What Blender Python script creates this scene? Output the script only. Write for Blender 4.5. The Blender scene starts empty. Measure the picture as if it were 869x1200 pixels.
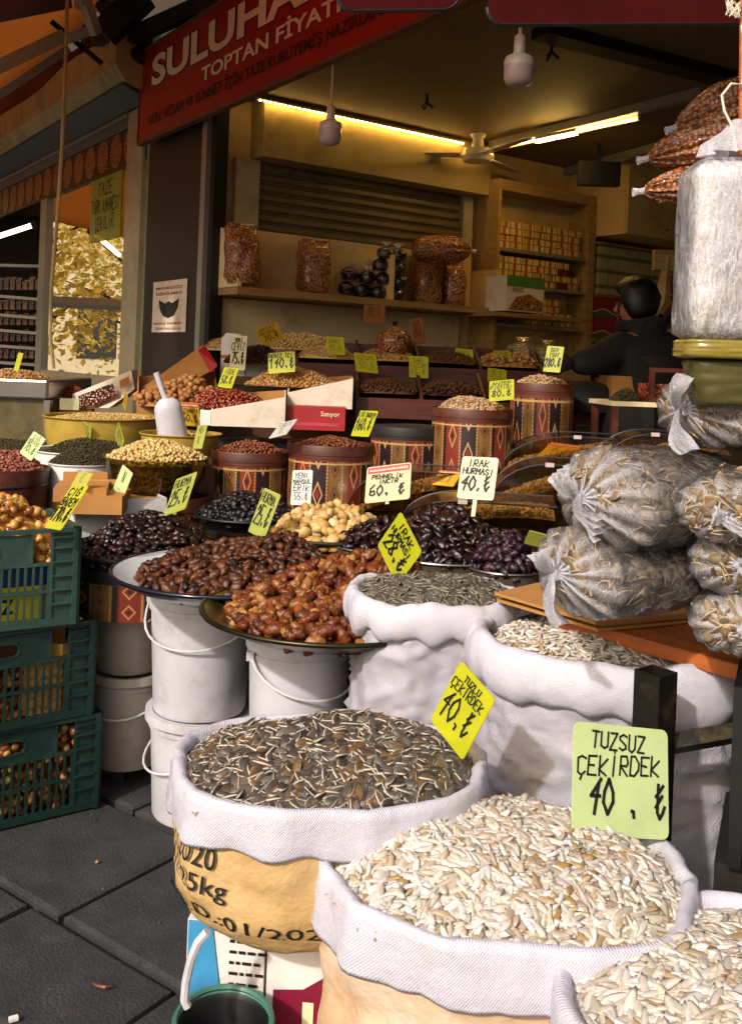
import bpy, math, random
import numpy as np
from mathutils import Vector, Matrix, noise
random.seed(7); RNG = np.random.default_rng(7)
R = math.radians; PI = math.pi
sc = bpy.context.scene; COL = sc.collection

# ---------------------------------------------------------------- camera
F, PX, PY, ROLL, EYE = 1120.0, 434.5, 425.0, R(2.2), 1.35
cam = bpy.data.objects.new('camera', bpy.data.cameras.new('camera')); COL.objects.link(cam)
cam.data.sensor_fit = 'VERTICAL'; cam.data.sensor_height = 36; cam.data.lens = 36 * F / 1200
cam.data.shift_y = -(600 - PY) / 1200
cam.data.clip_end = 500; cam.data.clip_start = .05
cam.location = (0, 0, EYE); cam.rotation_euler = (PI / 2, ROLL * -1, 0)
sc.camera = cam
# ---------------------------------------------------------------- sky, sun, exposure
SUN_EL, SUN_AZ = R(36), R(214)           # the sun stands behind the camera, to its left (azimuth clockwise from +Y)
w = bpy.data.worlds.new('World'); sc.world = w; w.use_nodes = True
nt = w.node_tree; bg = nt.nodes['Background']
sky = nt.nodes.new('ShaderNodeTexSky'); sky.sky_type = 'NISHITA'; sky.sun_disc = False
sky.dust_density = 6; sky.ozone_density = .4; sky.sun_elevation = SUN_EL; sky.sun_rotation = SUN_AZ
nt.links.new(sky.outputs[0], bg.inputs[0]); bg.inputs[1].default_value = .13
sl = bpy.data.lights.new('sun', 'SUN'); sl.energy = 3.1; sl.angle = R(2.0); sl.color = (1, .945, .87)
so = bpy.data.objects.new('sun', sl); COL.objects.link(so)
sd = Vector((math.sin(SUN_AZ) * math.cos(SUN_EL), math.cos(SUN_AZ) * math.cos(SUN_EL), math.sin(SUN_EL)))
so.rotation_euler = sd.to_track_quat('Z', 'Y').to_euler(); so.location = (-4, -6, 8)
sc.view_settings.view_transform = 'Standard'; sc.view_settings.look = 'None'
sc.view_settings.exposure = .15; sc.view_settings.gamma = 1
sc.cycles.max_bounces = 7; sc.cycles.transparent_max_bounces = 14; sc.cycles.diffuse_bounces = 3; sc.cycles.glossy_bounces = 3
sc.cycles.use_denoising = True

def P(px, py, z):
    u, v = (px - PX) / F, -(py - PY) / F
    c, s = math.cos(ROLL), math.sin(ROLL)
    return Vector(((u * c - v * s) * z, z, EYE + (u * s + v * c) * z))
TH = R(35); AX = Vector((math.cos(TH), math.sin(TH), 0)); LY = Vector((-math.sin(TH), math.cos(TH), 0))
W0 = Vector((-.965, 5.5, 0))             # the corner of the shop: its side wall runs along AX, its front along LY
def shop(x, y, z): return W0 + AX * x + LY * y + Vector((0, 0, z))
def toshop(p): d = p - W0; return Vector((d.dot(AX), d.dot(LY), p.z))
def hit(px, py, x=None, y=None):
    """point of a shop plane (x = depth behind the front, y = distance from the side wall) seen at a pixel, in shop coordinates"""
    o = Vector((0, 0, EYE)); d = P(px, py, 1) - o
    n, k = (AX, x) if x is not None else (LY, y)
    t = (k - (o - W0).dot(n)) / d.dot(n)
    return toshop(o + d * t)
def onh(px, py, h):
    d = P(px, py, 1) - Vector((0, 0, EYE)); return Vector((0, 0, EYE)) + d * ((h - EYE) / d.z)

# ---------------------------------------------------------------- node materials
def hx(h):
    c = [int(h[i:i + 2], 16) / 255 for i in (0, 2, 4)]
    return tuple(v / 12.92 if v <= .04045 else ((v + .055) / 1.055) ** 2.4 for v in c)
class S:
    """socket with arithmetic"""
    def __init__(s, nt, o): s.nt, s.o = nt, o
    def op(s, op, b=None, c=None):
        n = s.nt.nodes.new('ShaderNodeMath'); n.operation = op
        s.nt.links.new(s.o, n.inputs[0])
        for i, x in ((1, b), (2, c)):
            if x is None: continue
            if isinstance(x, S): s.nt.links.new(x.o, n.inputs[i])
            else: n.inputs[i].default_value = x
        return S(s.nt, n.outputs[0])
    def __add__(s, b): return s.op('ADD', b)
    def __sub__(s, b): return s.op('SUBTRACT', b)
    def __mul__(s, b): return s.op('MULTIPLY', b)
    def __lt__(s, b): return s.op('LESS_THAN', b)
    def __gt__(s, b): return s.op('GREATER_THAN', b)
    def fr(s): return s.op('FRACT')
    def ab(s): return s.op('ABSOLUTE')
    def sin(s): return s.op('SINE')
class G:
    def __init__(s, name):
        s.m = bpy.data.materials.new(name); s.m.use_nodes = True; s.nt = s.m.node_tree
        s.b = s.nt.nodes['Principled BSDF']; s.out = s.nt.nodes['Material Output']
        s.tc = s.nt.nodes.new('ShaderNodeTexCoord')
    def n(s, t, **k):
        x = s.nt.nodes.new(t)
        for a, v in k.items(): setattr(x, a, v)
        return x
    def l(s, a, b): s.nt.links.new(a.o if isinstance(a, S) else a, b)
    def coord(s, kind='Object'): return s.tc.outputs[kind]
    def xyz(s, kind='Object'):
        x = s.n('ShaderNodeSeparateXYZ'); s.l(s.coord(kind), x.inputs[0]); return [S(s.nt, o) for o in x.outputs]
    def noise(s, scale, detail=4, rough=.6, kind='Object', stretch=None):
        n = s.n('ShaderNodeTexNoise'); n.inputs['Scale'].default_value = scale; n.inputs['Detail'].default_value = detail; n.inputs['Roughness'].default_value = rough
        if stretch:
            m = s.n('ShaderNodeMapping'); m.inputs['Scale'].default_value = stretch; s.l(s.coord(kind), m.inputs[0]); s.l(m.outputs[0], n.inputs['Vector'])
        else: s.l(s.coord(kind), n.inputs['Vector'])
        return S(s.nt, n.outputs['Fac'])
    def voro(s, scale, feature='F1', out='Distance', kind='Object'):
        n = s.n('ShaderNodeTexVoronoi'); n.feature = feature; n.inputs['Scale'].default_value = scale; s.l(s.coord(kind), n.inputs['Vector']); return S(s.nt, n.outputs[out])
    def ramp(s, fac, stops, const=False):
        r = s.n('ShaderNodeValToRGB'); e = r.color_ramp.elements
        if const: r.color_ramp.interpolation = 'CONSTANT'
        while len(e) < len(stops): e.new(.5)
        for i, (p, c) in enumerate(stops): e[i].position = p; e[i].color = (*c, 1)
        s.l(fac, r.inputs[0]); return r.outputs[0]
    def mix(s, f, a, b, blend='MIX'):
        n = s.n('ShaderNodeMix'); n.data_type = 'RGBA'; n.blend_type = blend; n.clamp_factor = True
        for i, x in ((0, f), (6, a), (7, b)):
            if isinstance(x, (S, bpy.types.NodeSocket)): s.l(x, n.inputs[i])
            elif i == 0: n.inputs[0].default_value = x
            else: n.inputs[i].default_value = (*x, 1)
        return n.outputs[2]
    def bump(s, h, strength, dist=.01):
        n = s.n('ShaderNodeBump'); n.inputs['Strength'].default_value = strength; n.inputs['Distance'].default_value = dist
        s.l(h, n.inputs['Height']); s.l(n.outputs[0], s.b.inputs['Normal']); return n
    def set(s, rough=None, metal=None, color=None, spec=None, **k):
        if rough is not None: s.b.inputs['Roughness'].default_value = rough
        if metal is not None: s.b.inputs['Metallic'].default_value = metal
        if spec is not None: s.b.inputs['Specular IOR Level'].default_value = spec
        if color is not None:
            if isinstance(color, tuple): s.b.inputs['Base Color'].default_value = (*color, 1)
            else: s.l(color, s.b.inputs['Base Color'])
        for a, v in k.items(): s.b.inputs[a.replace('_', ' ')].default_value = v
def plain(name, c, rough=.6, metal=0, var=.18, scale=9, bump=.15, bs=60, dirt=None, spec=.5, dist=.003):
    g = G(name); c = hx(c) if isinstance(c, str) else c
    lo, hi = tuple(x * (1 - var) for x in c), tuple(min(1, x * (1 + var)) for x in c)
    col = g.ramp(g.noise(scale), [(.3, lo), (.7, hi)])
    if dirt is not None:
        d = g.ramp(g.noise(scale * .7, 8, .75), [(.5, (0, 0, 0)), (.72, (1, 1, 1))])
        sep = g.n('ShaderNodeSeparateColor'); g.l(d, sep.inputs[0])
        col = g.mix(S(g.nt, sep.outputs[0]) * .75, col, hx(dirt))
    g.set(rough, metal, col, spec)
    if bump: g.bump(g.noise(bs, 3), bump, dist)
    return g.m
def pieces(name, cols, rough=.4, spec=.5, mott=.35, bump=.5, bs=120, edge=None, sss=0, coat=0, ts=180):
    """colour differs from piece to piece: attribute 'rnd' inside a joined heap, object random on single pieces"""
    g = G(name)
    a = g.n('ShaderNodeAttribute', attribute_name='rnd'); oi = g.n('ShaderNodeObjectInfo')
    v = (S(g.nt, a.outputs['Fac']) + S(g.nt, oi.outputs['Random'])).fr()
    cs = [hx(c) for c in cols]; n = len(cs)
    col = g.ramp(v, [((i + .0) / max(1, n - 1), c) for i, c in enumerate(cs)])
    if edge:
        e = g.n('ShaderNodeAttribute', attribute_name='edge')
        col = g.mix((S(g.nt, e.outputs['Fac']) * 2.2 - .9).op('MAXIMUM', 0).op('MINIMUM', 1), col, hx(edge))
    nz = g.noise(ts, 3, .7)
    col = g.mix(mott, col, g.ramp(nz, [(.3, (.25, .25, .25)), (.65, (1.0, 1.0, 1.0))]), 'MULTIPLY')
    g.set(rough, 0, col, spec)
    if coat: g.b.inputs['Coat Weight'].default_value = coat; g.b.inputs['Coat Roughness'].default_value = .25
    if bump: g.bump(g.noise(bs, 4), bump, .005 if coat else .002)
    return g.m
def emit(name, c, s):
    g = G(name); g.set(.5, 0, (0, 0, 0)); g.b.inputs['Emission Color'].default_value = (*hx(c), 1); g.b.inputs['Emission Strength'].default_value = s; return g.m

# ---------------------------------------------------------------- meshes
class M:
    def __init__(s): s.v = []; s.f = []; s.mi = []; s.uv = {}
    def add(s, vs, fs, T=None):
        b = len(s.v)
        s.v += [tuple(T @ Vector(p)) if T else tuple(p) for p in vs]; s.f += [tuple(b + i for i in f) for f in fs]; return s
    def box(s, c, d, T=None, rz=0, rot=None):
        x, y, z = d[0] / 2, d[1] / 2, d[2] / 2
        Mx = Matrix.Translation(c) @ (rot if rot is not None else Matrix.Rotation(rz, 4, 'Z'))
        if T: Mx = T @ Mx
        return s.add([(-x, -y, -z), (x, -y, -z), (x, y, -z), (-x, y, -z), (-x, -y, z), (x, -y, z), (x, y, z), (-x, y, z)],
                     [(0, 3, 2, 1), (4, 5, 6, 7), (0, 1, 5, 4), (1, 2, 6, 5), (2, 3, 7, 6), (3, 0, 4, 7)], Mx)
    def bb(s, x0, x1, y0, y1, z0, z1, T=None): return s.box(((x0 + x1) / 2, (y0 + y1) / 2, (z0 + z1) / 2), (abs(x1 - x0), abs(y1 - y0), abs(z1 - z0)), T)
    def tube(s, pts, r, n=8, close=False):
        pts = [Vector(p) for p in pts]; rs = r if isinstance(r, (list, tuple)) else [r] * len(pts); b = len(s.v); m = len(pts); up = None
        for i, p in enumerate(pts):
            d = (pts[(i + 1) % m if close else min(i + 1, m - 1)] - pts[(i - 1) % m if close else max(i - 1, 0)])
            d = d.normalized() if d.length > 1e-9 else Vector((0, 0, 1))
            if up is None: up = Vector((0, 0, 1)) if abs(d.z) < .9 else Vector((1, 0, 0))
            x = d.cross(up); x = x.normalized() if x.length > 1e-6 else Vector((1, 0, 0)); up = x.cross(d)
            for k in range(n): a = 2 * PI * k / n; s.v.append(tuple(p + (x * math.cos(a) + up * math.sin(a)) * rs[i]))
        for i in range(m if close else m - 1):
            for k in range(n): j = (i + 1) % m; s.f.append((b + i * n + k, b + i * n + (k + 1) % n, b + j * n + (k + 1) % n, b + j * n + k))
        if not close: s.f.append(tuple(b + k for k in range(n))[::-1]); s.f.append(tuple(b + (m - 1) * n + k for k in range(n)))
        return s
    def lathe(s, prof, n=40, c=(0, 0, 0), fn=None, ex=1, ey=1, cap0=False, cap1=False):
        b = len(s.v); m = len(prof)
        for i, (r, z) in enumerate(prof):
            for k in range(n):
                a = 2 * PI * k / n; rr, zz = fn(a, r, z, i) if fn else (r, z)
                s.v.append((c[0] + rr * math.cos(a) * ex, c[1] + rr * math.sin(a) * ey, c[2] + zz))
        for i in range(m - 1):
            for k in range(n): s.f.append((b + i * n + k, b + i * n + (k + 1) % n, b + (i + 1) * n + (k + 1) % n, b + (i + 1) * n + k))
        if cap0: s.f.append(tuple(b + k for k in range(n))[::-1])
        if cap1: s.f.append(tuple(b + (m - 1) * n + k for k in range(n)))
        return s
    def prism(s, poly, y0, y1, T=None):
        """polygon in x-z, extruded along y"""
        n = len(poly)
        return s.add([(x, y0, z) for x, z in poly] + [(x, y1, z) for x, z in poly],
                     [tuple(range(n)), tuple(range(2 * n - 1, n - 1, -1))] + [(i, i + n, (i + 1) % n + n, (i + 1) % n) for i in range(n)], T)
    def build(s, name, m=None, parent=None, smooth=False, uvf=None, bevel=0, **tag):
        me = bpy.data.meshes.new(name); me.from_pydata(s.v, [], s.f); me.validate(); me.update()
        if smooth:
            me.polygons.foreach_set('use_smooth', [True] * len(me.polygons))
            try: me.set_sharp_from_angle(angle=R(smooth if smooth is not True else 45))
            except Exception: pass
        if uvf:
            uv = me.uv_layers.new(name='UVMap'); co = me.vertices
            for lp in me.loops: uv.data[lp.index].uv = uvf(co[lp.vertex_index].co)
        if m: me.materials.append(m)
        o = bpy.data.objects.new(name, me); COL.objects.link(o)
        if parent is not None: o.parent = parent
        if bevel:
            bv = o.modifiers.new('bevel', 'BEVEL'); bv.width = bevel; bv.segments = 2; bv.limit_method = 'ANGLE'
        for k, v in tag.items(): o['category' if k == 'cat' else k] = v
        return o
def at(o, loc, rz=0): o.location = loc; o.rotation_euler = (0, 0, rz); return o
def thing(name, label, cat, loc=(0, 0, 0), rz=0, group=None):
    o = bpy.data.objects.new(name, None); COL.objects.link(o); at(o, loc, rz)
    o['label'] = label; o['category'] = cat
    if group: o['group'] = group
    o.empty_display_size = .1
    return o
def rmesh(name, V, T, m, attrs=None, smooth=True):
    me = bpy.data.meshes.new(name); n = len(V); k = len(T)
    me.vertices.add(n); me.vertices.foreach_set('co', np.asarray(V, np.float32).ravel())
    me.loops.add(3 * k); me.loops.foreach_set('vertex_index', np.asarray(T, np.int32).ravel())
    me.polygons.add(k); me.polygons.foreach_set('loop_start', np.arange(0, 3 * k, 3, dtype=np.int32))
    try: me.polygons.foreach_set('loop_total', np.full(k, 3, np.int32))
    except Exception: pass
    me.update(calc_edges=True)
    if smooth: me.polygons.foreach_set('use_smooth', np.ones(k, bool))
    for a, v in (attrs or {}).items(): me.attributes.new(a, 'FLOAT', 'POINT').data.foreach_set('value', np.asarray(v, np.float32))
    if m: me.materials.append(m)
    return me
# piece templates: (vertices, triangles, edge attribute)
def spindle(L, W, T, nr=4, ns=6, pw=.7, wob=0, egg=0, seed=0):
    rg = np.random.default_rng(seed); V = [(-L / 2, 0, 0)]; E = [1.0]
    for i in range(1, nr + 1):
        t = i / (nr + 1); r = math.sin(PI * t) ** pw * (1 + egg * (t - .5))
        for k in range(ns):
            a = 2 * PI * k / ns; q = 1 + wob * rg.uniform(-1, 1)
            V.append((-L / 2 + L * t, math.cos(a) * W / 2 * r * q, math.sin(a) * T / 2 * r * q)); E.append(1.0 if abs(math.cos(a)) > .95 else 0.0)
    V.append((L / 2, 0, 0)); E.append(1.0); Tt = []; last = len(V) - 1
    for k in range(ns):
        k2 = (k + 1) % ns; Tt.append((0, 1 + k2, 1 + k)); Tt.append((last, last - ns + k, last - ns + k2))
        for i in range(nr - 1):
            a, b, c, d = 1 + i * ns + k, 1 + i * ns + k2, 1 + (i + 1) * ns + k2, 1 + (i + 1) * ns + k
            Tt += [(a, b, c), (a, c, d)]
    return np.array(V), np.array(Tt), np.array(E)
def rots(n, tilt, normals=None):
    """n rotation matrices: any spin about z, random tilt, then z turned to the normal"""
    a = RNG.uniform(0, 2 * PI, n); b = RNG.normal(0, tilt, n); c = RNG.uniform(0, 2 * PI, n)
    def rz(t): m = np.zeros((n, 3, 3)); m[:, 0, 0] = m[:, 1, 1] = np.cos(t); m[:, 0, 1] = -np.sin(t); m[:, 1, 0] = np.sin(t); m[:, 2, 2] = 1; return m
    m = np.zeros((n, 3, 3)); m[:, 0, 0] = 1; m[:, 1, 1] = m[:, 2, 2] = np.cos(b); m[:, 1, 2] = -np.sin(b); m[:, 2, 1] = np.sin(b)
    m2 = np.zeros((n, 3, 3)); e = RNG.uniform(-PI, PI, n) * (tilt > .2) * (.38 if tilt < .46 else 1); m2[:, 0, 0] = 1; m2[:, 1, 1] = m2[:, 2, 2] = np.cos(e * .6); m2[:, 1, 2] = -np.sin(e * .6); m2[:, 2, 1] = np.sin(e * .6)
    Q = rz(c) @ m @ rz(a) @ m2
    if normals is not None:
        z = normals / np.linalg.norm(normals, axis=1, keepdims=True); x = np.cross(np.tile([0.0, 1, 0.001], (n, 1)), z); x /= np.linalg.norm(x, axis=1, keepdims=True) + 1e-9
        y = np.cross(z, x); Q = np.stack([x, y, z], 2) @ Q
    return Q
def joined(name, tm, pos, Q, sc_, m, extra=None):
    V, T, E = tm; n = len(pos); nv = len(V)
    VV = np.einsum('nij,nkj->nki', Q, V[None] * sc_[:, None, None]) + pos[:, None]
    TT = T[None] + (np.arange(n) * nv)[:, None, None]
    rn = np.repeat(RNG.uniform(0, 1, n), nv); EE = np.tile(E, n); VV = VV.reshape(-1, 3); TT = TT.reshape(-1, 3)
    if extra is not None:
        eV, eT = extra; TT = np.vstack([TT, eT + len(VV)]); VV = np.vstack([VV, eV]); rn = np.append(rn, np.full(len(eV), .0)); EE = np.append(EE, np.zeros(len(eV)))
    return rmesh(name, VV, TT, m, {'rnd': rn, 'edge': EE})
def vogel(n, jit=.5):
    i = np.arange(n) + .5; r = np.sqrt(i / n); a = i * 2.399963
    x, y = r * np.cos(a), r * np.sin(a); j = jit / math.sqrt(n)
    x += RNG.normal(0, j, n); y += RNG.normal(0, j, n); rr = np.hypot(x, y); k = np.where(rr > 1, .98 / rr, 1); return x * k, y * k
def heap(C, Rx, Ry, H, tm, m, n, stuff_name, label, cat=None, piece=None, plabel=None, pcat=None, group=None, indiv=0, layers=2, tilt=.35,
         rz=0, smin=.8, smax=1.15, thick=None, pw=1.0, lump=.12, apex=(0, 0), parent=None, sq=0):
    """a heap of pieces over an ellipse at C (the height of its rim): the nearest as single things, the rest and the mound below as one stuff object"""
    C = Vector(C); V, T, E = tm; thick = thick or (V[:, 2].max() - V[:, 2].min()) * 1.0
    ph = RNG.uniform(0, 6, 4)
    def hgt(x, y):
        r = np.clip(np.hypot(x - apex[0] * (1 - np.hypot(x, y)), y - apex[1] * (1 - np.hypot(x, y))), 0, 1)
        return H * (1 - r ** 2) ** pw * (1 + lump * np.sin(4 * x + ph[0]) * np.sin(4 * y + ph[1])) + H * lump * .5 * np.sin(9 * x + ph[2]) * np.sin(8 * y + ph[3]) * (1 - r ** 4)
    c, s = math.cos(rz), math.sin(rz)
    def world(x, y, z):
        if sq:
            g = np.maximum(np.abs(x), np.abs(y)); rr = np.hypot(x, y) + 1e-9; f = 1 + sq * (rr / np.maximum(g, 1e-6) - 1); x, y = x * f, y * f
        X, Y = x * Rx, y * Ry; return np.stack([C.x + X * c - Y * s, C.y + X * s + Y * c, C.z + z], -1)
    allp, allq, alls, top = [], [], [], []
    for L in range(layers):
        x, y = vogel(n if L == 0 else n // 2); z = hgt(x, y) - L * thick * .8 + RNG.uniform(-.25, .45, len(x)) * thick
        e = .02; nx = -(hgt(np.clip(x + e, -1, 1), y) - hgt(x - e, y)) / (2 * e * Rx); ny = -(hgt(x, np.clip(y + e, -1, 1)) - hgt(x, y - e)) / (2 * e * Ry)
        N = np.stack([(nx * c - ny * s) * .8, (nx * s + ny * c) * .8, np.ones(len(x))], 1)
        N = np.where(np.abs(N) > 3, np.sign(N) * 3, N)
        allp.append(world(x, y, z)); allq.append(rots(len(x), tilt, N)); alls.append(RNG.uniform(smin, smax, len(x))); top.append(np.full(len(x), L))
    p, q, s_, tp = np.vstack(allp), np.vstack(allq), np.concatenate(alls), np.concatenate(top)
    ind = np.zeros(len(p), bool)
    if indiv and piece:
        d = np.linalg.norm(p - np.array([0, 0, EYE]), axis=1) + tp * 100 - p[:, 2] * .6
        ind[np.argsort(d)[:indiv]] = True; ind &= tp == 0
        me = rmesh(piece, V, T, m, {'edge': E, 'rnd': np.zeros(len(V))})
        for i in np.where(ind)[0]:
            o = bpy.data.objects.new(piece, me); COL.objects.link(o)
            Mx = np.eye(4); Mx[:3, :3] = q[i] * s_[i] * (1, 1, 1); Mx[:3, 3] = p[i]; o.matrix_world = Matrix(Mx.tolist())
            o['label'] = plabel; o['category'] = pcat; o['group'] = group
    # mound
    nr, na = 9, 28; MV = []; MT = []
    for i in range(nr + 1):
        r = i / nr; a = np.arange(na) * 2 * PI / na; MV.append(world(r * np.cos(a), r * np.sin(a), hgt(r * np.cos(a), r * np.sin(a)) - thick * 1.0))
    MV = np.vstack(MV)
    for i in range(nr):
        for k in range(na):
            a0, b0 = i * na + k, i * na + (k + 1) % na; MT += [(a0, a0 + na, b0 + na), (a0, b0 + na, b0)]
    o = bpy.data.objects.new(stuff_name, joined(stuff_name, tm, p[~ind], q[~ind], s_[~ind], m, (MV, np.array(MT)))); COL.objects.link(o)
    o['kind'] = 'stuff'
    if parent is not None:
        o.parent = parent; o.matrix_parent_inverse = parent.matrix_basis.inverted()
    else: o['label'] = label; o['category'] = cat or 'food'
    return o
def text(s, size=.1, bold=0, ext=0, align='CENTER', shear=0):
    cu = bpy.data.curves.new('t', 'FONT'); cu.body = s; cu.size = size; cu.offset = bold; cu.extrude = ext; cu.align_x = align; cu.shear = shear; cu.resolution_u = 3
    o = bpy.data.objects.new('t', cu); COL.objects.link(o); dg = bpy.context.evaluated_depsgraph_get()
    me = bpy.data.meshes.new_from_object(o.evaluated_get(dg)); V = [v.co.copy() for v in me.vertices]; Fs = [tuple(p.vertices) for p in me.polygons]
    bpy.data.objects.remove(o); bpy.data.curves.remove(cu); bpy.data.meshes.remove(me); return V, Fs
def text_on(s, T, width, m, parent, name='lettering', bold=0, height=None, align='CENTER', shear=0, fn=None, **tag):
    """text in the local x-y plane of T scaled to width (and height)"""
    V, Fs = text(s, 1, bold, 0, 'LEFT', shear)
    if not V: return
    x0, x1 = min(v.x for v in V), max(v.x for v in V); y0, y1 = min(v.y for v in V), max(v.y for v in V)
    k = width / (x1 - x0); ky = height / (y1 - y0) if height else k
    V = [Vector(((v.x - (x0 + x1) / 2) * k, (v.y - (y0 + y1) / 2) * ky, 0)) for v in V]
    mm = M()
    if fn: mm.add([fn(v) for v in V], Fs)
    else: mm.add(V, Fs, T)
    return mm.build(name, m, parent, **tag)
# hand lettering: strokes on a 4 x 6 grid
GL = {'A': '00 26 40|13 33', 'B': '00 06 36 34 03|03 43 40 00', 'C': '45 26 05 01 20 41', 'D': '00 06 26 44 42 20 00', 'E': '40 00 06 46|03 33', 'F': '00 06 46|03 33',
      'G': '45 26 05 01 20 41 43 23', 'H': '00 06|40 46|03 43', 'I': '20 26', 'K': '00 06|45 02 40', 'L': '06 00 40', 'M': '00 06 23 46 40', 'N': '00 06 40 46', 'O': '20 02 04 26 44 42 20',
      'P': '00 06 36 44 33 03', 'R': '00 06 36 44 33 03 40', 'S': '45 26 05 04 42 41 20 01', 'T': '06 46|26 20', 'U': '06 01 20 41 46', 'V': '06 20 46', 'Y': '06 23 46|23 20', 'Z': '06 46 00 40',
      '0': '20 02 04 26 44 42 20', '1': '04 26 20', '2': '04 26 44 00 40', '3': '05 36 44 23 42 30 01', '4': '46 03 43|35 20', '5': '46 06 03 33 42 30 00', '6': '36 04 01 20 41 33 02', '7': '06 46 10',
      '8': '23 05 26 45 23 01 20 41 23', '9': '43 14 15 36 44 30', '.': '20 21 11', ',': '21 10', 't': '16 11 20 31 42|04 36|02 34', ' ': '', '/': '00 46', '-': '03 43'}
CED = [[(2, 0), (2.3, -.8), (1.6, -1.5)]]
ACC = {'Ç': ('C', CED), 'Ş': ('S', CED), 'Ğ': ('G', [[(1, 7), (2, 6.6), (3, 7)]]), 'İ': ('I', [[(2, 7), (2, 7.5)]]), 'Ü': ('U', [[(1, 7), (1, 7.5)], [(3, 7), (3, 7.5)]]), 'Ö': ('O', [[(1, 7), (1, 7.5)], [(3, 7), (3, 7.5)]])}
def glyph(ch):
    ac = []
    if ch in ACC: ch, ac = ACC[ch]
    return [[(int(c[0]), int(c[1])) for c in st.split()] for st in GL.get(ch, '').split('|') if st] + ac
def scrawl(mm, lines, w, h, wid, jit=.25, seed=0, top=.06):
    """lines = [(text, relative height, relative width)]; written in the x-z plane, facing -y"""
    rg = random.Random(seed); tot = sum(l[1] for l in lines) * 1.34; y = h * (1 - top)
    for tx, rh, rw in lines:
        lh = h * (1 - 2 * top) * rh / tot; cw = w * rw / max(1, len(tx)); x = (w - w * rw) / 2 + rg.uniform(-.03, .03) * w; y -= lh
        sl = rg.uniform(-.05, .05)
        for ch in tx:
            sx, sy = cw * .72 / 4, lh / 6
            for st in glyph(ch):
                pts = [(x + (a + rg.uniform(-jit, jit)) * sx + b * sx * .12, y + (b + rg.uniform(-jit, jit)) * sy + (x - w / 2) * sl) for a, b in st]
                ww = wid * (1.35 if rh > 1.3 else .8)
                for (a, b), (c, d) in zip(pts, pts[1:]):
                    L = math.hypot(c - a, d - b) or 1e-6; ux, uy = (c - a) / L, (d - b) / L; nx, ny = -uy * ww / 2, ux * ww / 2; e = ww * .35
                    mm.add([(a - ux * e + nx, 0, b - uy * e + ny), (a - ux * e - nx, 0, b - uy * e - ny), (c + ux * e - nx, 0, d + uy * e - ny), (c + ux * e + nx, 0, d + uy * e + ny)], [(0, 1, 2, 3)])
            x += cw
        y -= lh * .32

# ================================================================ materials
m_pave = plain('paving stone', '2c2b2c', .8, var=.45, scale=9, bump=.9, bs=130, dist=.006, dirt='1a1919')
m_joint = plain('paving joint', '141314', .95, bump=.5)
m_floor = plain('dark floor', '2b2522', .7)
m_ceil = plain('brown ceiling paint', '6b5836', .7, var=.12, scale=2, bump=.05)
m_wallp = plain('cream wall panel', 'cfb27a', .55, var=.08, scale=2.5, dirt='7a6038', bump=.05)
m_wallw = plain('aged white wall panel', 'd8c49a', .5, var=.06, scale=3, dirt='8c7148', bump=.05)
m_yel = plain('yellowed painted sheet', 'a8935a', .5, var=.1, scale=3, dirt='6b5730')
m_pillar = plain('dark maroon panel', '1d0d0a', .5, var=.15, scale=4, bump=.05)
m_alu = plain('grey aluminium', '9a978f', .35, .5, var=.08, bump=.03)
m_beige = plain('beige aluminium frame', 'b5aa8c', .4, .2, var=.08, bump=.03, dirt='7c7050')
m_green = plain('pale green painted edge', '8c9678', .6, var=.2, scale=12, dirt='4d4a3a')
m_black = plain('black plastic', '0c0c0d', .45, var=.2, bump=.05)
m_dark = plain('black painted wood', '17120f', .6, var=.3)
m_shut = plain('grey brown shutter', '6b5d44', .5, .2, var=.12, scale=5, bump=.03, dirt='3f3525')
m_house = plain('olive housing metal', 'a09260', .5, .15, var=.12, scale=4, dirt='4a3f22', bump=.03)
m_blueg = plain('blue grey soffit', '5d6468', .5, .1, var=.12, scale=3, bump=.03)
m_signred = plain('red sign sheet', '9c1a20', .38, var=.12, scale=3, dirt='5a1013', bump=.02)
m_cream = plain('cream lettering', 'ecdcb0', .5, var=.05, bump=0)
m_outline = plain('dark lettering', '2a0c0e', .6, bump=0)
m_rust = plain('rusty sign edge', '6b4428', .7, var=.4, scale=30, bump=.3)
m_awn = plain('dark red awning cloth', '360504', .9, var=.15, scale=5, bump=.3, bs=300, spec=.1)
m_wood = None
def woodmat(name, c1, c2, scale=3, rough=.5, stretch=(1, 12, 12)):
    g = G(name); n = g.noise(scale, 6, .65, stretch=stretch); n2 = g.noise(40, 3)
    col = g.ramp(n, [(.3, hx(c1)), (.5, tuple((a + b) / 2 for a, b in zip(hx(c1), hx(c2)))), (.7, hx(c2))])
    g.set(rough, 0, col); g.bump(n + n2 * .3, .35, .002); return g.m
m_wood = woodmat('pale wood', '8a6a3a', 'b89258')
m_orange = woodmat('orange plank', '8a3f14', 'c0682a')
m_redwood = woodmat('red brown wood', '3c180e', '5c2a1a')
m_shelfw = woodmat('shelf board wood', '7d6138', 'a5844e')
m_card = plain('brown cardboard', 'a8763c', .85, var=.15, scale=8, bump=.2, bs=200)
m_cardw = plain('white coated cardboard', 'd8cbb8', .55, var=.06, scale=6, dirt='a8875c', bump=.05)
m_cardw2 = plain('white box board', 'd9d4cf', .5, var=.05, dirt='a59b8c', bump=.05)
m_redbox = plain('red printed board', '9c2426', .45, var=.15, scale=12, bump=.03)
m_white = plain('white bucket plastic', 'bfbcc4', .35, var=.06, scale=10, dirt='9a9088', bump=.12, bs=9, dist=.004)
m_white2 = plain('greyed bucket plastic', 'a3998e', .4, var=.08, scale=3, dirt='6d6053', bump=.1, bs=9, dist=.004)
m_handle = plain('white handle plastic', 'c6c3c6', .4, bump=0)
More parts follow.
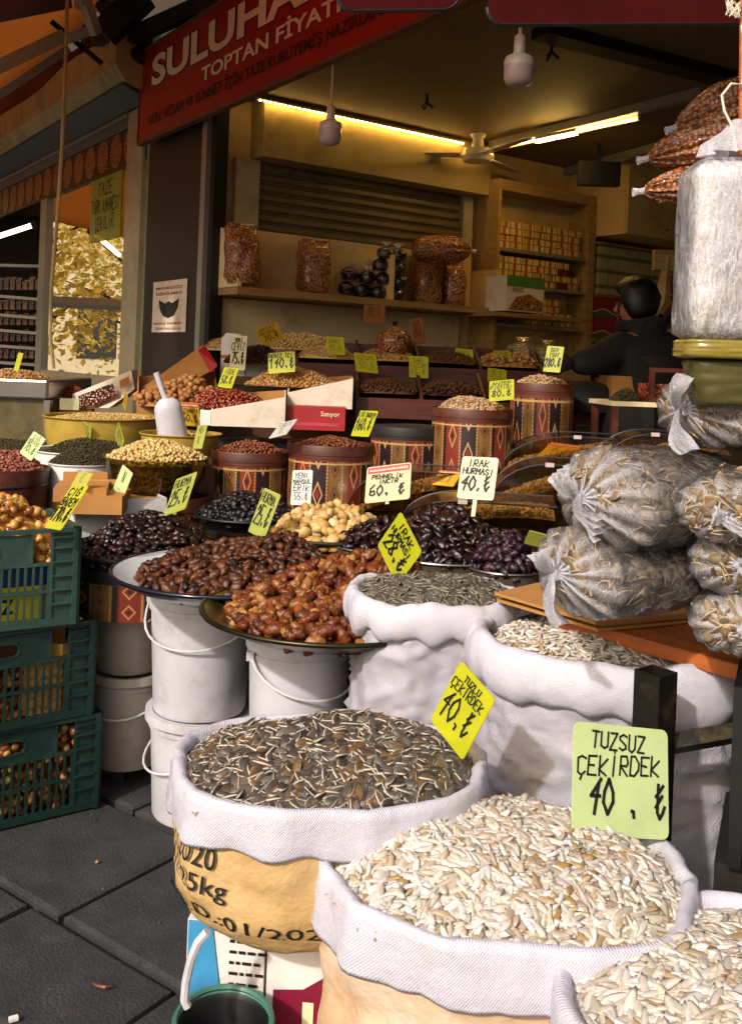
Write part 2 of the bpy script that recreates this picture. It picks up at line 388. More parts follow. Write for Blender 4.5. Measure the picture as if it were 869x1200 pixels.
m_navy = plain('navy enamel', '0b1020', .18, var=.2, bump=.03, bs=8)
m_enamel = plain('white enamel', 'd0d4dc', .2, var=.05, bump=0)
m_brass = plain('worn brass', '8b7a3c', .28, .85, var=.2, scale=12, bump=.06, dirt='3a3018')
m_brassd = plain('blackened brass rim', '3c3420', .3, .8, var=.3, scale=14, bump=.05)
m_tin = plain('tinned steel pan', '8f8474', .35, .8, var=.2, scale=20, bump=.3, bs=40)
m_steel = plain('brushed steel', '96918a', .25, .9, var=.1, bump=.05)
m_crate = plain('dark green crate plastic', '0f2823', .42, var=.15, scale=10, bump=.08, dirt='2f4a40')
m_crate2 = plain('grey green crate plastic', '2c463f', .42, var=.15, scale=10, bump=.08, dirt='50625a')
m_gren = plain('green basin plastic', '3d6a5c', .4, var=.1)
m_ink = plain('black marker ink', '14120f', .6, bump=0, var=0)
m_blueink = plain('blue ink', '28344a', .6, bump=0, var=0)
m_skin = plain('skin', '8a5138', .5, var=.08, bump=.05)
m_hair = plain('black hair', '080707', .45, var=.3, bump=.8, bs=140)
m_jacket = plain('black jacket cloth', '0b0a0b', .85, var=.3, scale=14, bump=.4, bs=90)
m_vest = plain('dark maroon vest cloth', '160a0b', .8, var=.3, scale=14, bump=.5, bs=60)
m_rope = plain('beige rope', '9a8558', .8, bump=.3)
m_string = plain('white string', 'd8cfb8', .8, bump=.2)
m_bulbw = plain('white bulb plastic', 'c8bfae', .3, var=.04, bump=0)
m_frost = plain('frosted bulb', 'b9a4a0', .25, var=.04, bump=0, spec=.6)
m_post = plain('weathered black steel', '26231e', .4, .6, var=.4, scale=22, dirt='6d5a3c', bump=.15)
def cardmat(name, c, tr=.35):
    g = G(name); a, b = hx(c), tuple(x * .86 for x in hx(c)); col = g.ramp(g.noise(14), [(.3, a), (.75, b)])
    g.set(.4, 0, col); t = g.n('ShaderNodeBsdfTranslucent'); g.l(col, t.inputs[0]); mx = g.n('ShaderNodeMixShader'); mx.inputs[0].default_value = tr
    g.l(g.b.outputs[0], mx.inputs[1]); g.l(t.outputs[0], mx.inputs[2]); 
    if name.startswith('fluor') or name.startswith('lime'):
        tp = g.n('ShaderNodeBsdfTransparent'); tp.inputs[0].default_value = (*hx('f0dc00'), 1); m2 = g.n('ShaderNodeMixShader'); m2.inputs[0].default_value = .5; g.l(mx.outputs[0], m2.inputs[1]); g.l(tp.outputs[0], m2.inputs[2]); g.l(m2.outputs[0], g.out.inputs[0])
    else: g.l(mx.outputs[0], g.out.inputs[0])
    return g.m
CM = {'y': cardmat('fluorescent yellow card', 'e6f23c', .3), 'p': cardmat('pale green card', 'd8e8a8'), 'w': cardmat('white card', 'cfd0c8', .2), 'o': cardmat('orange yellow card', 'd9b030'),
      'l': cardmat('lime green card', 'dcea80'), 'd': cardmat('dull yellow card', 'd0cc38'), 'r': cardmat('orange red card', 'a8662c'), 'g': cardmat('pale cream card', 'e2dcae')}

def weave(name, c, dirt=None, f=1100, tint=None, rough=.5, str_=.75):
    g = G(name); x, y, z = g.xyz('UV'); wv = (x * f).sin() * (y * f).sin()
    col = g.ramp(g.noise(7, 6), [(.3, tuple(v * .9 for v in hx(c))), (.7, hx(c))])
    col = g.mix((wv * .5 + .5) * .14, col, tuple(v * .55 for v in hx(c)))
    if dirt:
        d = g.n('ShaderNodeSeparateColor'); g.l(g.ramp(g.noise(9, 8, .75), [(.52, (0, 0, 0)), (.75, (1, 1, 1))]), d.inputs[0]); col = g.mix(S(g.nt, d.outputs[0]) * .7, col, hx(dirt))
    g.set(rough, 0, col); g.bump(wv * .12 + g.noise(16, 5) * 2.2, str_, .004); return g.m
m_sack = weave('white woven sack', 'a9a5b0', 'b3a594')
m_cuff = weave('white sack lining', 'c6c2cf', 'b8ae9e', 1250, rough=.4)
def papermat(name, c, d):
    g = G(name); col = g.ramp(g.noise(5, 5), [(.3, hx(d)), (.7, hx(c))])
    n = g.noise(9, 8, .7, stretch=(1, 1, 3.2)); v = g.voro(14, 'DISTANCE_TO_EDGE')
    g.set(.5, 0, col); rd = (g.noise(6, 5, .6) - .5).ab(); g.bump(n * .35 + rd.op('MINIMUM', .12) * 5 + v.op('MINIMUM', .2) * .8, .5, .008); return g.m
m_paper = papermat('brown kraft sack paper', 'c6a674', 'b08c58')
m_dirtysack = papermat('stained pale sack paper', 'd8cbbb', 'b98c5c')

def film(name, c='e8e6ee', base=.12, amt=.75, sc=26, knot=True, rough=.14, stretch=(1, 2.2, 2.2)):
    """thin clear plastic: see-through, with bright highlight streaks painted in as milky lines, and sharp glints"""
    g = G(name); g.set(rough, 0, hx(c), .8)
    n = g.noise(sc, 6, .72, stretch=stretch); n2 = g.noise(sc * 2.1, 5, .7, stretch=stretch); cl = g.noise(sc * .35, 3)
    line = ((n - .5).ab() * -28 + 1).op('MAXIMUM', 0) * ((cl - .42) * 5).op('MAXIMUM', 0).op('MINIMUM', 1); line2 = ((n2 - .5).ab() * -22 + 1).op('MAXIMUM', 0) * ((cl * -1 + .6) * 5).op('MAXIMUM', 0).op('MINIMUM', 1)  # thin streaks put bright highlights into the film colour
    f = (n - .6).op('MULTIPLY', 3.0).op('MAXIMUM', 0) * amt + (line * .45 + line2 * .3) * amt + base
    if knot:
        a = g.n('ShaderNodeAttribute', attribute_name='knot'); f = f + S(g.nt, a.outputs['Fac'])
    f = f.op('MINIMUM', .97)
    g.bump(n * 1.2 + n2 * .6, .55, .010)
    t = g.n('ShaderNodeBsdfTransparent'); gl = g.n('ShaderNodeBsdfGlossy'); gl.inputs['Roughness'].default_value = rough; gl.inputs[0].default_value = (1, 1, 1, 1)
    g.l(g.b.inputs['Normal'].links[0].from_socket, gl.inputs['Normal'])
    fr = g.n('ShaderNodeFresnel'); fr.inputs[0].default_value = 1.36; g.l(g.b.inputs['Normal'].links[0].from_socket, fr.inputs['Normal'])
    m1 = g.n('ShaderNodeMixShader'); m2 = g.n('ShaderNodeMixShader'); g.l(fr.outputs[0], m1.inputs[0]); g.l(t.outputs[0], m1.inputs[1]); g.l(gl.outputs[0], m1.inputs[2])
    g.l(f, m2.inputs[0]); g.l(m1.outputs[0], m2.inputs[1]); g.l(g.b.outputs[0], m2.inputs[2]); g.l(m2.outputs[0], g.out.inputs[0]); return g.m
m_film = film('clear creased bag film', base=.02, amt=.30, rough=.1)
m_wrap = film('milky wrapping film', 'eceaf2', .10, 1.3, 14, False, .09, (2.2, 2.2, .55))
def tinted(name, c, f=.25, rough=.08):
    g = G(name); t = g.n('ShaderNodeBsdfTransparent'); t.inputs[0].default_value = (*hx(c), 1); gl = g.n('ShaderNodeBsdfGlossy'); gl.inputs['Roughness'].default_value = rough
    mx = g.n('ShaderNodeMixShader'); fr = g.n('ShaderNodeFresnel'); fr.inputs[0].default_value = 1.5
    g.l(S(g.nt, fr.outputs[0]) * .6 + f, mx.inputs[0]); g.l(t.outputs[0], mx.inputs[1]); g.l(gl.outputs[0], mx.inputs[2]); g.l(mx.outputs[0], g.out.inputs[0]); return g.m
m_amber = tinted('brown tinted acrylic', 'eee2c8', .01, .12)
m_bowl = tinted('yellowed clear bowl plastic', 'd8cfa0', .06, .15)
m_glass = tinted('shop window glass', 'a8a494', .8, .01)
m_glass.node_tree.nodes['Glossy BSDF'].inputs[0].default_value = (1, .95, .78, 1)

# food
k_white = pieces('white sunflower seeds', ['b0a08a', 'cac2ba', 'd8d2cc', 'bfb19a', 'd0c9c2', '98763e', 'b8aca0', 'd4cec8', 'a4947a', 'c4bcb6', '8c7858'], .38, .4, .22, .3)
k_strip = pieces('striped sunflower seeds', ['332c27', '4c433c', '5c5148', '3a322c', '6e6256', '36302b', '745632', '544a42'], .42, .4, .35, .3, edge='c4b8a8')
k_strip2 = pieces('grey striped seeds', ['3a342c', '5a5248', '4a443c', '6a6054'], .5, .3, .3, .3, edge='9a9280')
k_amber = pieces('amber dates', ['6b3012', '783a14', '4c1e0c', '985a26', '5a240e', '743412', 'b07c40', '642a10'], .4, .4, .6, 1, 55, coat=.12, ts=70)
k_brown = pieces('brown dates', ['2c130c', '4a2414', '5c3018', '3a1a10', '6b3c1c', '24100c', '7a4a24'], .42, .4, .6, 1, 60, coat=.08, ts=70)
k_dark = pieces('dark glossy dates', ['0f0608', '1e0b0b', '2c100e', '180a0c', '3a1610'], .3, .5, .5, 1, 60, coat=.25)
k_black = pieces('black dried mulberries', ['08080a', '101014', '18161a', '0c0a0e'], .35, .4, .4, .9, 90, coat=.2)
k_purple = pieces('purple raisins', ['1e0d18', '2c1424', '3a1a28', '180c14'], .35, .4, .4, .9, 90, coat=.2)
k_yellow = pieces('fresh yellow dates', ['c88430', 'dca04c', 'e4b060', 'b87428', 'd89844', '7c4420'], .3, .5, .3, .3, 40, coat=.3)
k_fig = pieces('dried figs', ['b8904c', 'c9a562', 'd6b880', 'a87c3c', 'dcc498'], .55, .3, .35, .7, 60)
k_walnut = pieces('walnuts in the shell', ['a06a38', 'b07a44', '8c5a2c', 'bc8850'], .6, .3, .45, 1, 90)
k_red = pieces('glossy red dates', ['7a2010', '8f3014', '6b180c', 'a0451c'], .2, .6, .4, .4, coat=.4)
k_hazel = pieces('roasted hazelnuts', ['6b3418', '7a4020', '5c2a12', '8a5028'], .35, .5, .35, .2)
k_blanch = pieces('blanched hazelnuts', ['c9a860', 'd6ba7c', 'b8924c', 'dcc690'], .5, .4, .25, .2)
k_pist = pieces('pistachios', ['b08a5c', 'c4a478', '9a6e44', 'd0b490', '8a5c38'], .5, .4, .3, .2)
k_pink = pieces('pink brown peanuts', ['8a4a38', '9c5c48', '7a3a2c', 'b07860'], .5, .4, .3, .2)
k_mix = pieces('mixed shelled nuts', ['8a4a1c', 'b07a38', 'c9a260', '6b3414', 'd8bc84', 'a0622c'], .4, .4, .3, .2)
k_cook = pieces('pale roasted chickpeas', ['c4a058', 'd4b878', 'b48c44', 'dcc898'], .5, .4, .2, .2)
k_dim = pieces('dark shelled nuts', ['4a2814', '5c341c', '3a1e10', '6b4424'], .5, .4, .3, .2)
k_bin = pieces('tan shelled nuts', ['a88c60', '8a7048', 'c0a880', '745838', 'b09468'], .5, .3, .4, .2)
k_olive = pieces('dark pumpkin seeds', ['2c2a14', '3c381c', '4a4424', '242010', '5c5430'], .5, .4, .3, .2)
def nutbagmat(name, c1, c2, sc):
    g = G(name); v = g.voro(sc); col = g.ramp(v, [(.0, hx(c2)), (.35, hx(c1)), (.8, tuple(x * .25 for x in hx(c1)))])
    w_ = g.ramp(g.noise(7, 6, .8), [(.6, (0, 0, 0)), (.72, (.55, .45, .35))]); col = g.mix(1.0, col, w_, 'ADD')
    g.set(.25, 0, col, .6); g.bump((v * -1) + g.noise(12) * .6, .8, .01); g.b.inputs['Coat Weight'].default_value = .6; g.b.inputs['Coat Roughness'].default_value = .12; return g.m
m_nutbag = nutbagmat('bagged brown nuts', '9a5828', 'd89850', 70)
m_nutbag2 = nutbagmat('bagged dark dried fruit', '1c1418', '4a3c38', 40)

def kilim():
    """printed carpet pattern round a drum: u counts panels, v runs 0 to 1 up the side"""
    g = G('kilim pattern print'); u, v, _ = g.xyz('UV')
    fr = u.fr(); base = g.ramp(fr, [(0, hx('7a2a20')), (.27, hx('7a3424')), (.30, hx('2a161c')), (.62, hx('2a161c')), (.66, hx('7a5a30')), (.87, hx('7a5a30')), (.92, hx('2a1a18'))], True)
    def diamonds(cx, k, ph, lo, hi, w):
        a = (fr - cx).ab() * (1 / w); b = ((v * k + ph).fr() - .5).ab() * 2; d = a + b
        return (d > lo) * (d < hi)
    fine = (((v * 22).fr() - .5).ab() * .04)
    col = g.mix(diamonds(.14, 2, 0, .55, .75, .12), base, hx('b08a4c'))
    col = g.mix(diamonds(.14, 2, 0, 0, .25, .12), col, hx('3a1418'))
    col = g.mix(diamonds(.46, 2, .5, .5, .72, .14), col, hx('b8925a'))
    col = g.mix(diamonds(.46, 2, .5, .0, .3, .14), col, hx('8a2c20'))
    col = g.mix(diamonds(.77, 3, 0, .5, .75, .11), col, hx('6b3418'))
    col = g.mix(diamonds(.77, 3, 0, 0, .28, .11), col, hx('33201a'))
    for e in (.30, .63, .91): col = g.mix(((fr - e).ab() - fine) < .006, col, hx('a87c48'))
    col = g.mix((v > .93), col, hx('6b2c1c')); col = g.mix((((v - .9).ab()) < .012), col, hx('b8925a'))
    col = g.mix(.5, col, g.ramp(g.noise(14, 6, .7), [(.3, (.45, .4, .35)), (.7, (1, 1, 1))]), 'MULTIPLY')
    g.set(.38, 0, col); g.bump(g.noise(60), .1, .002); return g.m
m_kilim = kilim()

# ================================================================ the setting
def struct(name, mm, m, parent=None, loc=(0, 0, 0), rz=0, **k):
    o = mm.build(name, m, parent, **k)
    if parent is None: o['kind'] = 'structure'; at(o, loc, rz)
    return o
def sstruct(name, mm, m, **k): return struct(name, mm, m, loc=W0, rz=TH, **k)
gm = M(); gm.bb(-60, 60, -60, 60, -.2, -.03); ground = struct('street_pavement', gm, m_joint)
# paving slabs near the camera
def slab(x0, x1, y0, y1, rg):
    e = .008; b = rg.uniform(-.006, .003); c = .012
    mm = M(); j = lambda: rg.uniform(-.004, .004)
    p = [(x0 + e + j(), y0 + e + j()), (x1 - e + j(), y0 + e + j()), (x1 - e + j(), y1 - e + j()), (x0 + e + j(), y1 - e + j())]
    q = [((x0 + x1) / 2 + (x - (x0 + x1) / 2) * (1 - c * 2 / (x1 - x0)), (y0 + y1) / 2 + (y - (y0 + y1) / 2) * (1 - c * 2 / (y1 - y0))) for x, y in p]
    mm.add([(x, y, -.05) for x, y in p] + [(x, y, b - .006) for x, y in p] + [(x, y, b) for x, y in q],
           [(0, 1, 5, 4), (1, 2, 6, 5), (2, 3, 7, 6), (3, 0, 4, 7), (4, 5, 9, 8), (5, 6, 10, 9), (6, 7, 11, 10), (7, 4, 8, 11), (8, 9, 10, 11)])
    return mm
rg = random.Random(3); ang = R(-36); c_, s_ = math.cos(ang), math.sin(ang)
rowy = -1.2
for r in range(24):
    h = rg.choice([.30, .38, .46]); x = -5.2 + rg.uniform(-.3, 0)
    while x < 1.5:
        wd = rg.uniform(.38, .72); cx, cy = x + wd / 2, rowy + h / 2
        X, Y = cx * c_ - cy * s_, cx * s_ + cy * c_
        if -2.0 < X < .3 and .9 < Y < 4.2:
            o = slab(x, x + wd, rowy, rowy + h, rg).build('paving_slab', m_pave, ground); o.rotation_euler = (0, 0, ang)
        x += wd
    rowy += h
struct('pavement_beyond', M().bb(-60, -1.9, -60, 60, -.03, -.009).bb(-1.9, 60, 4.1, 60, -.03, -.009).bb(.2, 60, -60, 4.1, -.03, -.009).bb(-1.9, .2, -60, 1.0, -.03, -.009), m_pave)
# side wall (y = 0), ceiling, back wall; shop coordinates
CH = 2.86
sstruct('side_wall', M().bb(.02, 6, .0, .12, 0, CH), m_wallp)
sstruct('back_wall', M().bb(5.2, 5.3, -6, 0, 0, CH), m_wallp)
sstruct('far_side_wall', M().bb(0, 5.2, -6.1, -6, 0, CH), m_wallp)
sstruct('shop_floor', M().bb(0, 5.2, -6, 0, -.003, .02), m_floor)
ceil = sstruct('ceiling', M().bb(-.1, 5.3, -6, .1, CH, CH + .12), m_ceil)
# ceiling beams and white channels, placed where the photograph shows them
def cbeam(p0, p1, w, h, m, name, lab=None):
    a, b = toshop(onh(*p0, CH - h / 2)), toshop(onh(*p1, CH - h / 2)); d = (b - a); L = d.length; an = math.atan2(d.y, d.x)
    mm = M(); mm.box(((a.x + b.x) / 2, (a.y + b.y) / 2, CH - h / 2 - .002), (L, w, h), rz=an)
    return mm.build(name, m, ceil)
cbeam((575, 170), (822, 108), .05, .05, m_alu, 'channel')
cbeam((640, 207), (792, 166), .05, .05, m_alu, 'channel')
cbeam((632, 36), (868, 96), .12, .05, m_dark, 'beam')
sstruct('upper_facade', M().bb(.12, .5, -6.2, 9, 3.0, 8), plain('dark upper facade', '3a2c1c', .8))
# lowered yellow soffit over the side shelves, with the shutter housing
sstruct('soffit', M().bb(.25, 2.0, -.16, -.003, 2.52, CH - .003), m_yel)
# front lintel above the opening, behind the sign board
sstruct('front_lintel', M().bb(-.08, .1, -6, .1, 2.84, 3.5), m_dark)
o = M().bb(-.03, .06, .02, .86, 0, 2.84).build('pillar', m_pillar); at(o, W0, TH); o['label'] = 'dark maroon panelled pillar at the corner of the shop front'; o['category'] = 'pillar'
t = thing('corner_post', 'narrow grey metal corner strip beside the dark maroon pillar', 'post', W0, TH)
M().bb(-.05, .0, -.045, .017, 0, 2.83).build('strip', m_alu, t); M().bb(-.02, .06, -.10, -.048, 0, 2.83).build('dark_edge', m_black, t)

# ---------------------------------------------------------------- sign board
SB = thing('shop_sign', 'long red shop sign board with cream and black lettering over the opening', 'sign', W0, TH)
s0 = .83
sz0, sz1 = hit(176, 161, x=-.12).z, hit(176, 57, x=-.12).z
M().bb(-.12, -.085, -3.3, s0, sz0, sz1).build('board', m_signred, SB)
mm = M(); mm.bb(-.126, -.084, -3.3, s0 + .012, sz0 - .018, sz0); mm.bb(-.126, -.084, -3.3, s0 + .012, sz1, sz1 + .018); mm.bb(-.126, -.084, s0, s0 + .012, sz0, sz1); mm.build('frame', m_rust, SB)
def signtext(s, pl0, pl1, hpx, m, bold, dx, name='lettering'):
    """text whose baseline runs from pixel pl0 to pl1 on the board"""
    a, b = hit(*pl0, x=-.12), hit(*pl1, x=-.12); top = hit(pl0[0], pl0[1] - hpx, x=-.12); hh = top.z - a.z
    V, Fs = text(s, 1, bold, 0, 'LEFT'); x0, x1 = min(v.x for v in V), max(v.x for v in V); y1 = max(v.y for v in V)
    mm = M(); zz = a.z; L = a.y - b.y
    mm.add([(-.12 - dx, a.y - (v.x - x0) / (x1 - x0) * L, zz + (b.z - a.z) * (v.x - x0) / (x1 - x0) * 0 + v.y / .73 * hh) for v in V], Fs); mm.build(name, m, SB)
for m_, b_, dx_ in ((m_outline, .06, .001), (m_cream, .035, .003)):
    signtext('SULUHAN', (178, 101), (402, -12), 33, m_, b_, dx_, 'lettering' if m_ is m_cream else 'letter_outline')
for m_, b_, dx_ in ((m_outline, .05, .001), (m_cream, .026, .003)):
    signtext('TOPTAN FİYATINA', (236, 96), (446, -10), 16, m_, b_, dx_, 'lettering' if m_ is m_cream else 'letter_outline')
for m_, b_, dx_ in ((m_outline, .022, .003),):
    signtext('GÜN, NİŞAN VE SÜNNET İÇİN TAZE KURUYEMİŞ HAZIRLANIR', (174, 147), (462, 3), 10.5, m_, b_, dx_, 'lettering' if m_ is m_outline else 'letter_outline')

# ---------------------------------------------------------------- neighbouring shop front (shop coordinates, y > .86)
def yat(px, py, x=0.0): return hit(px, py, x=x).y
def zat(px, py, x=0.0): return hit(px, py, x=x).z
NF = thing('neighbour_shop_front', 'beige framed shop front with blue grey header and tall window beside red sign', 'shop front', W0, TH)
zh0, zh1, zh2, zh3 = zat(162, 192), zat(162, 148), zat(162, 131), zat(172, 114)
M().bb(-.01, .05, .865, .955, 0, zh2).build('green_edge', m_green, NF)
y165, y150 = yat(164, 300), yat(151, 300)
M().bb(-.04, .05, .957, y150, 0, zh2).build('door_frame', m_beige, NF)
y55, y48 = yat(57, 300), yat(50, 300)
M().bb(-.03, .04, y55, y48, 0, zh0).build('mullion', m_alu, NF)
M().bb(-.035, .05, y150 + .002, 9, zh1, zh2 - .03).build('header', m_blueg, NF)
M().bb(-.05, .05, y150 + .002, 9, zh2 - .03, zh2).build('header_trim', m_alu, NF)
M().bb(-.028, .045, y150 + .002, y55 - .002, .0, zat(120, 440)).build('base_panel', m_beige, NF)
M().bb(.0, .008, y150 + .002, y55 - .002, zat(120, 440), zh0).build('window_pane', m_glass, NF)
# band of nut photographs
M().bb(-.02, .04, .957, 9, zh0, zh1).build('photo_band', plain('dark brown photo band', '2c130c', .4, var=.2), NF)
g = G('oval food photograph'); g.set(.35, 0, g.ramp(g.voro(55), [(.0, hx('d8a868')), (.35, hx('9c5a2c')), (.8, hx('4a2010'))])); g.bump(g.voro(55), .3, .004)
for i in range(17):
    yy = 1.03 + y165 * 0 + .2 + i * .27; hgt = (zh1 - zh0) * .47
    mm = M(); pts = [(-.024, yy + .115 * math.cos(a), (zh0 + zh1) / 2 + .01 + hgt * math.sin(a)) for a in [k * 2 * PI / 20 for k in range(20)]]
    mm.add(pts + [(-.019, p[1], p[2]) for p in pts], [tuple(range(20))] + [(k, k + 20, (k + 1) % 20 + 20, (k + 1) % 20) for k in range(20)]); mm.build('oval_photo', g.m, NF)
# shutter housing above, a long box with a folded end plate
HB = thing('shutter_housing', 'long olive metal awning housing above the neighbouring shop window', 'awning housing', W0, TH)
xh = -.30; zt, zb = zat(174, 52), zat(172, 114)
poly = [(xh, zt), (-.01, zt + .03), (-.01, zb - .04), (xh * .78, zb + .02), (xh, zb + .11)]
M().prism(poly, .84, 9).build('casing', m_house, HB)
M().prism([(x * 1.0, z) for x, z in poly], .80, .838).build('end_plate', m_yel, HB)
M().add([(xh * .8, .842, zb + .015), (xh * .8, 9, zb + .015), (-.06, 9, zh2 + .01), (-.06, .842, zh2 + .01), (xh * .8, .842, zb + .0), (xh * .8, 9, zb + .0), (-.06, 9, zh2 - .0), (-.06, .842, zh2 - .0)],
        [(0, 1, 2, 3), (7, 6, 5, 4), (0, 3, 7, 4)]).build('soffit_sheet', m_blueg, HB)
q = hit(157, 79, y=.80); mm = M(); mm.lathe([(.0, .0), (.09, .0), (.09, .03), (0, .04)], 20, (0, 0, 0)); o = mm.build('end_cap', m_black, HB); o.rotation_euler = (PI / 2, 0, 0); o.location = (-.10, .80, (zt + zb) / 2 + .02); o.scale = (1.2, .7, 1)
fl = hit(56, 140, x=-.2)
FLT = thing('flood_light', 'small black floodlight under the olive awning housing', 'lamp', shop(-.2, fl.y, fl.z), TH)
M().bb(-.06, .0, -.09, .09, -.05, .05).build('body', m_black, FLT); M().bb(-.066, -.061, -.055, .055, -.025, .025).build('lens', m_frost, FLT); M().bb(.0, .14, -.015, .015, .0, .12).build('bracket', m_black, FLT)
# folding awning arms and cloth over the neighbour
def arm(p0, p1, z0, z1, w, m, th, name='arm'):
    a, b = P(*p0, z0), P(*p1, z1); d = (b - a); mm = M(); Q = d.to_track_quat('X', 'Z').to_matrix().to_4x4()
    mm.box((0, 0, 0), (d.length, w * .6, w), T=Matrix.Translation((a + b) / 2) @ Q); return mm.build(name, m, th)
AW = thing('folding_awning', 'orange lit awning cloth with pale folding metal arms at upper left', 'awning')
arm((-30, 92), (74, 42), 5.2, 5.6, .075, m_beige, AW); arm((-30, 131), (80, 57), 5.2, 5.6, .045, m_alu, AW)
arm((100, 2), (113, 40), 5.4, 5.5, .07, m_beige, AW); arm((78, 46), (113, 33), 5.5, 5.5, .05, m_alu, AW, 'elbow'); arm((60, 25), (120, 75), 5.65, 5.8, .03, m_black, AW, 'spring')
mm = M(); c = P(98, 3, 5.4); mm.lathe([(.0, -.03), (.05, -.03), (.05, .03), (0, .03)], 16, c); mm.build('joint', m_beige, AW)
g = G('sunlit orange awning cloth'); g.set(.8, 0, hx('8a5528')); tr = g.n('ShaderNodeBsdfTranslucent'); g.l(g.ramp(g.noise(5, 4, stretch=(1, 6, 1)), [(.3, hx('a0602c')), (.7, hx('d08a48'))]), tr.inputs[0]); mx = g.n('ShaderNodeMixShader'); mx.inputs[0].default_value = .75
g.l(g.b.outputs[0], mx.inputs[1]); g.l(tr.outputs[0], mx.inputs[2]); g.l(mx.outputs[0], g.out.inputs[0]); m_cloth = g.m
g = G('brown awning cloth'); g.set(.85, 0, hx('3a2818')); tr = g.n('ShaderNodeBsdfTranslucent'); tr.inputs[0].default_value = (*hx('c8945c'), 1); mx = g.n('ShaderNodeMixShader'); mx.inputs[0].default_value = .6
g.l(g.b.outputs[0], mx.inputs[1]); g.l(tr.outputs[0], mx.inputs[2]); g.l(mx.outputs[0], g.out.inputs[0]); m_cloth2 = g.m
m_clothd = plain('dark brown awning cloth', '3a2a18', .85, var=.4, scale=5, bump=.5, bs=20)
def sheet(corn, m, name, th, n=10, wav=.02, thick=.006):
    a, b, c, d = [Vector(x) for x in corn]; nrm = (b - a).cross(d - a).normalized(); V = []; Fs = []
    for i in range(n + 1):
        for j in range(n + 1):
            u, v = i / n, j / n; p = a.lerp(b, u).lerp(d.lerp(c, u), v); V.append(p + nrm * wav * (math.sin(u * 9 + v * 4) + noise.noise(p * 3)))
    for i in range(n):
        for j in range(n): k = i * (n + 1) + j; Fs.append((k, k + 1, k + n + 2, k + n + 1))
    o = M().add(V, Fs).build(name, m, th, smooth=180); s_ = o.modifiers.new('thickness', 'SOLIDIFY'); s_.thickness = thick; return o
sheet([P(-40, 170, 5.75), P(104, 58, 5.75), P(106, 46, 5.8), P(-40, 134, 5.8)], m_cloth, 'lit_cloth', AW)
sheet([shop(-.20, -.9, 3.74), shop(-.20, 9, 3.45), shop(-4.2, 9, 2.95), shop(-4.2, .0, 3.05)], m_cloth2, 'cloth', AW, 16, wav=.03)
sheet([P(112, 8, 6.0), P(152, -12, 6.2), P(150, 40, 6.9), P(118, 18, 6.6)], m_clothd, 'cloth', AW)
arm((122, 40), (170, -6), 5.9, 5.9, .16, m_dark, AW, 'rail'); arm((156, 42), (300, -22), 6.0, 5.4, .10, m_dark, AW, 'rail'); arm((100, 42), (176, 40), 6.2, 6.0, .12, m_dark, AW, 'rail')
arm((-20, 12), (80, -8), 5.4, 5.4, .14, m_redwood, AW, 'rail')
rp = [P(80, -30, 4.6), P(78, 45, 4.6), P(76, 100, 4.6), P(73, 170, 4.6), P(68, 250, 4.6), P(61, 330, 4.6), P(59, 390, 4.6), P(63, 432, 4.6)]
o = M().tube(rp, .009, 6).build('hanging_rope', m_rope, smooth=True); o['label'] = 'thin beige rope hanging in front of the neighbouring shop window'; o['category'] = 'rope'
# paper notice on the glass
def notice(name, cor, x, m, lines, label, cat, inkw=.012, m_i=None, jit=.12):
    a, b = hit(cor[0], cor[1], x=x), hit(cor[2], cor[3], x=x); t = thing(name, label, cat, shop(x, a.y, b.z), TH - PI / 2)
    w_, h_ = a.y - b.y, a.z - b.z
    M().bb(0, w_, 0, .003, 0, h_).build('sheet', m, t)
    mm = M(); scrawl(mm, lines, w_, h_, inkw, jit, 5, .1); o = mm.build('writing', m_i or m_ink, t); o.location = (0, -.0015, 0)
    return t, w_, h_
notice('paper_notice', (107, 212, 140, 277), -.012, CM['l'], [('TAZE', 1, .5), ('TÜRK KAHVESİ', 1, .92), ('ÇEKİLİR', 1, .6)], 'yellow green coffee notice hanging on the neighbouring shop window', 'notice', .011)
# mask notice on the pillar
t, w_, h_ = notice('mask_notice', (180, 331, 217, 389), -.036, m_cardw, [], 'white notice with a black face mask on the dark maroon pillar', 'notice')
m_redink = plain('dark red print', '8a1c1a', .5, bump=0)
TT = lambda x, z: Matrix.Translation((x, -.002, z)) @ Matrix.Rotation(PI / 2, 4, 'X')
text_on('MASKESİZ', TT(w_ / 2, h_ * .87), w_ * .8, m_redink, t, bold=.02, height=h_ * .07); text_on('GİRİLMEZ', TT(w_ / 2, h_ * .76), w_ * .8, m_redink, t, bold=.02, height=h_ * .07)
text_on('MASKE TAKMAK', TT(w_ / 2, h_ * .17), w_ * .82, m_redink, t, bold=.01, height=h_ * .04); text_on('ZORUNLUDUR', TT(w_ / 2, h_ * .07), w_ * .76, m_redink, t, bold=.01, height=h_ * .04)
mk = [(-.36, .17), (-.30, .15), (-.12, .09), (0, .13), (.12, .09), (.30, .15), (.36, .17), (.31, -.02), (.19, -.15), (0, -.2), (-.19, -.15), (-.31, -.02)]
M().add([(w_ / 2 + x * w_ * .85, -.002, h_ * .47 + z * h_ * 1.0) for x, z in mk], [tuple(range(12))]).build('mask_emblem', m_ink, t)
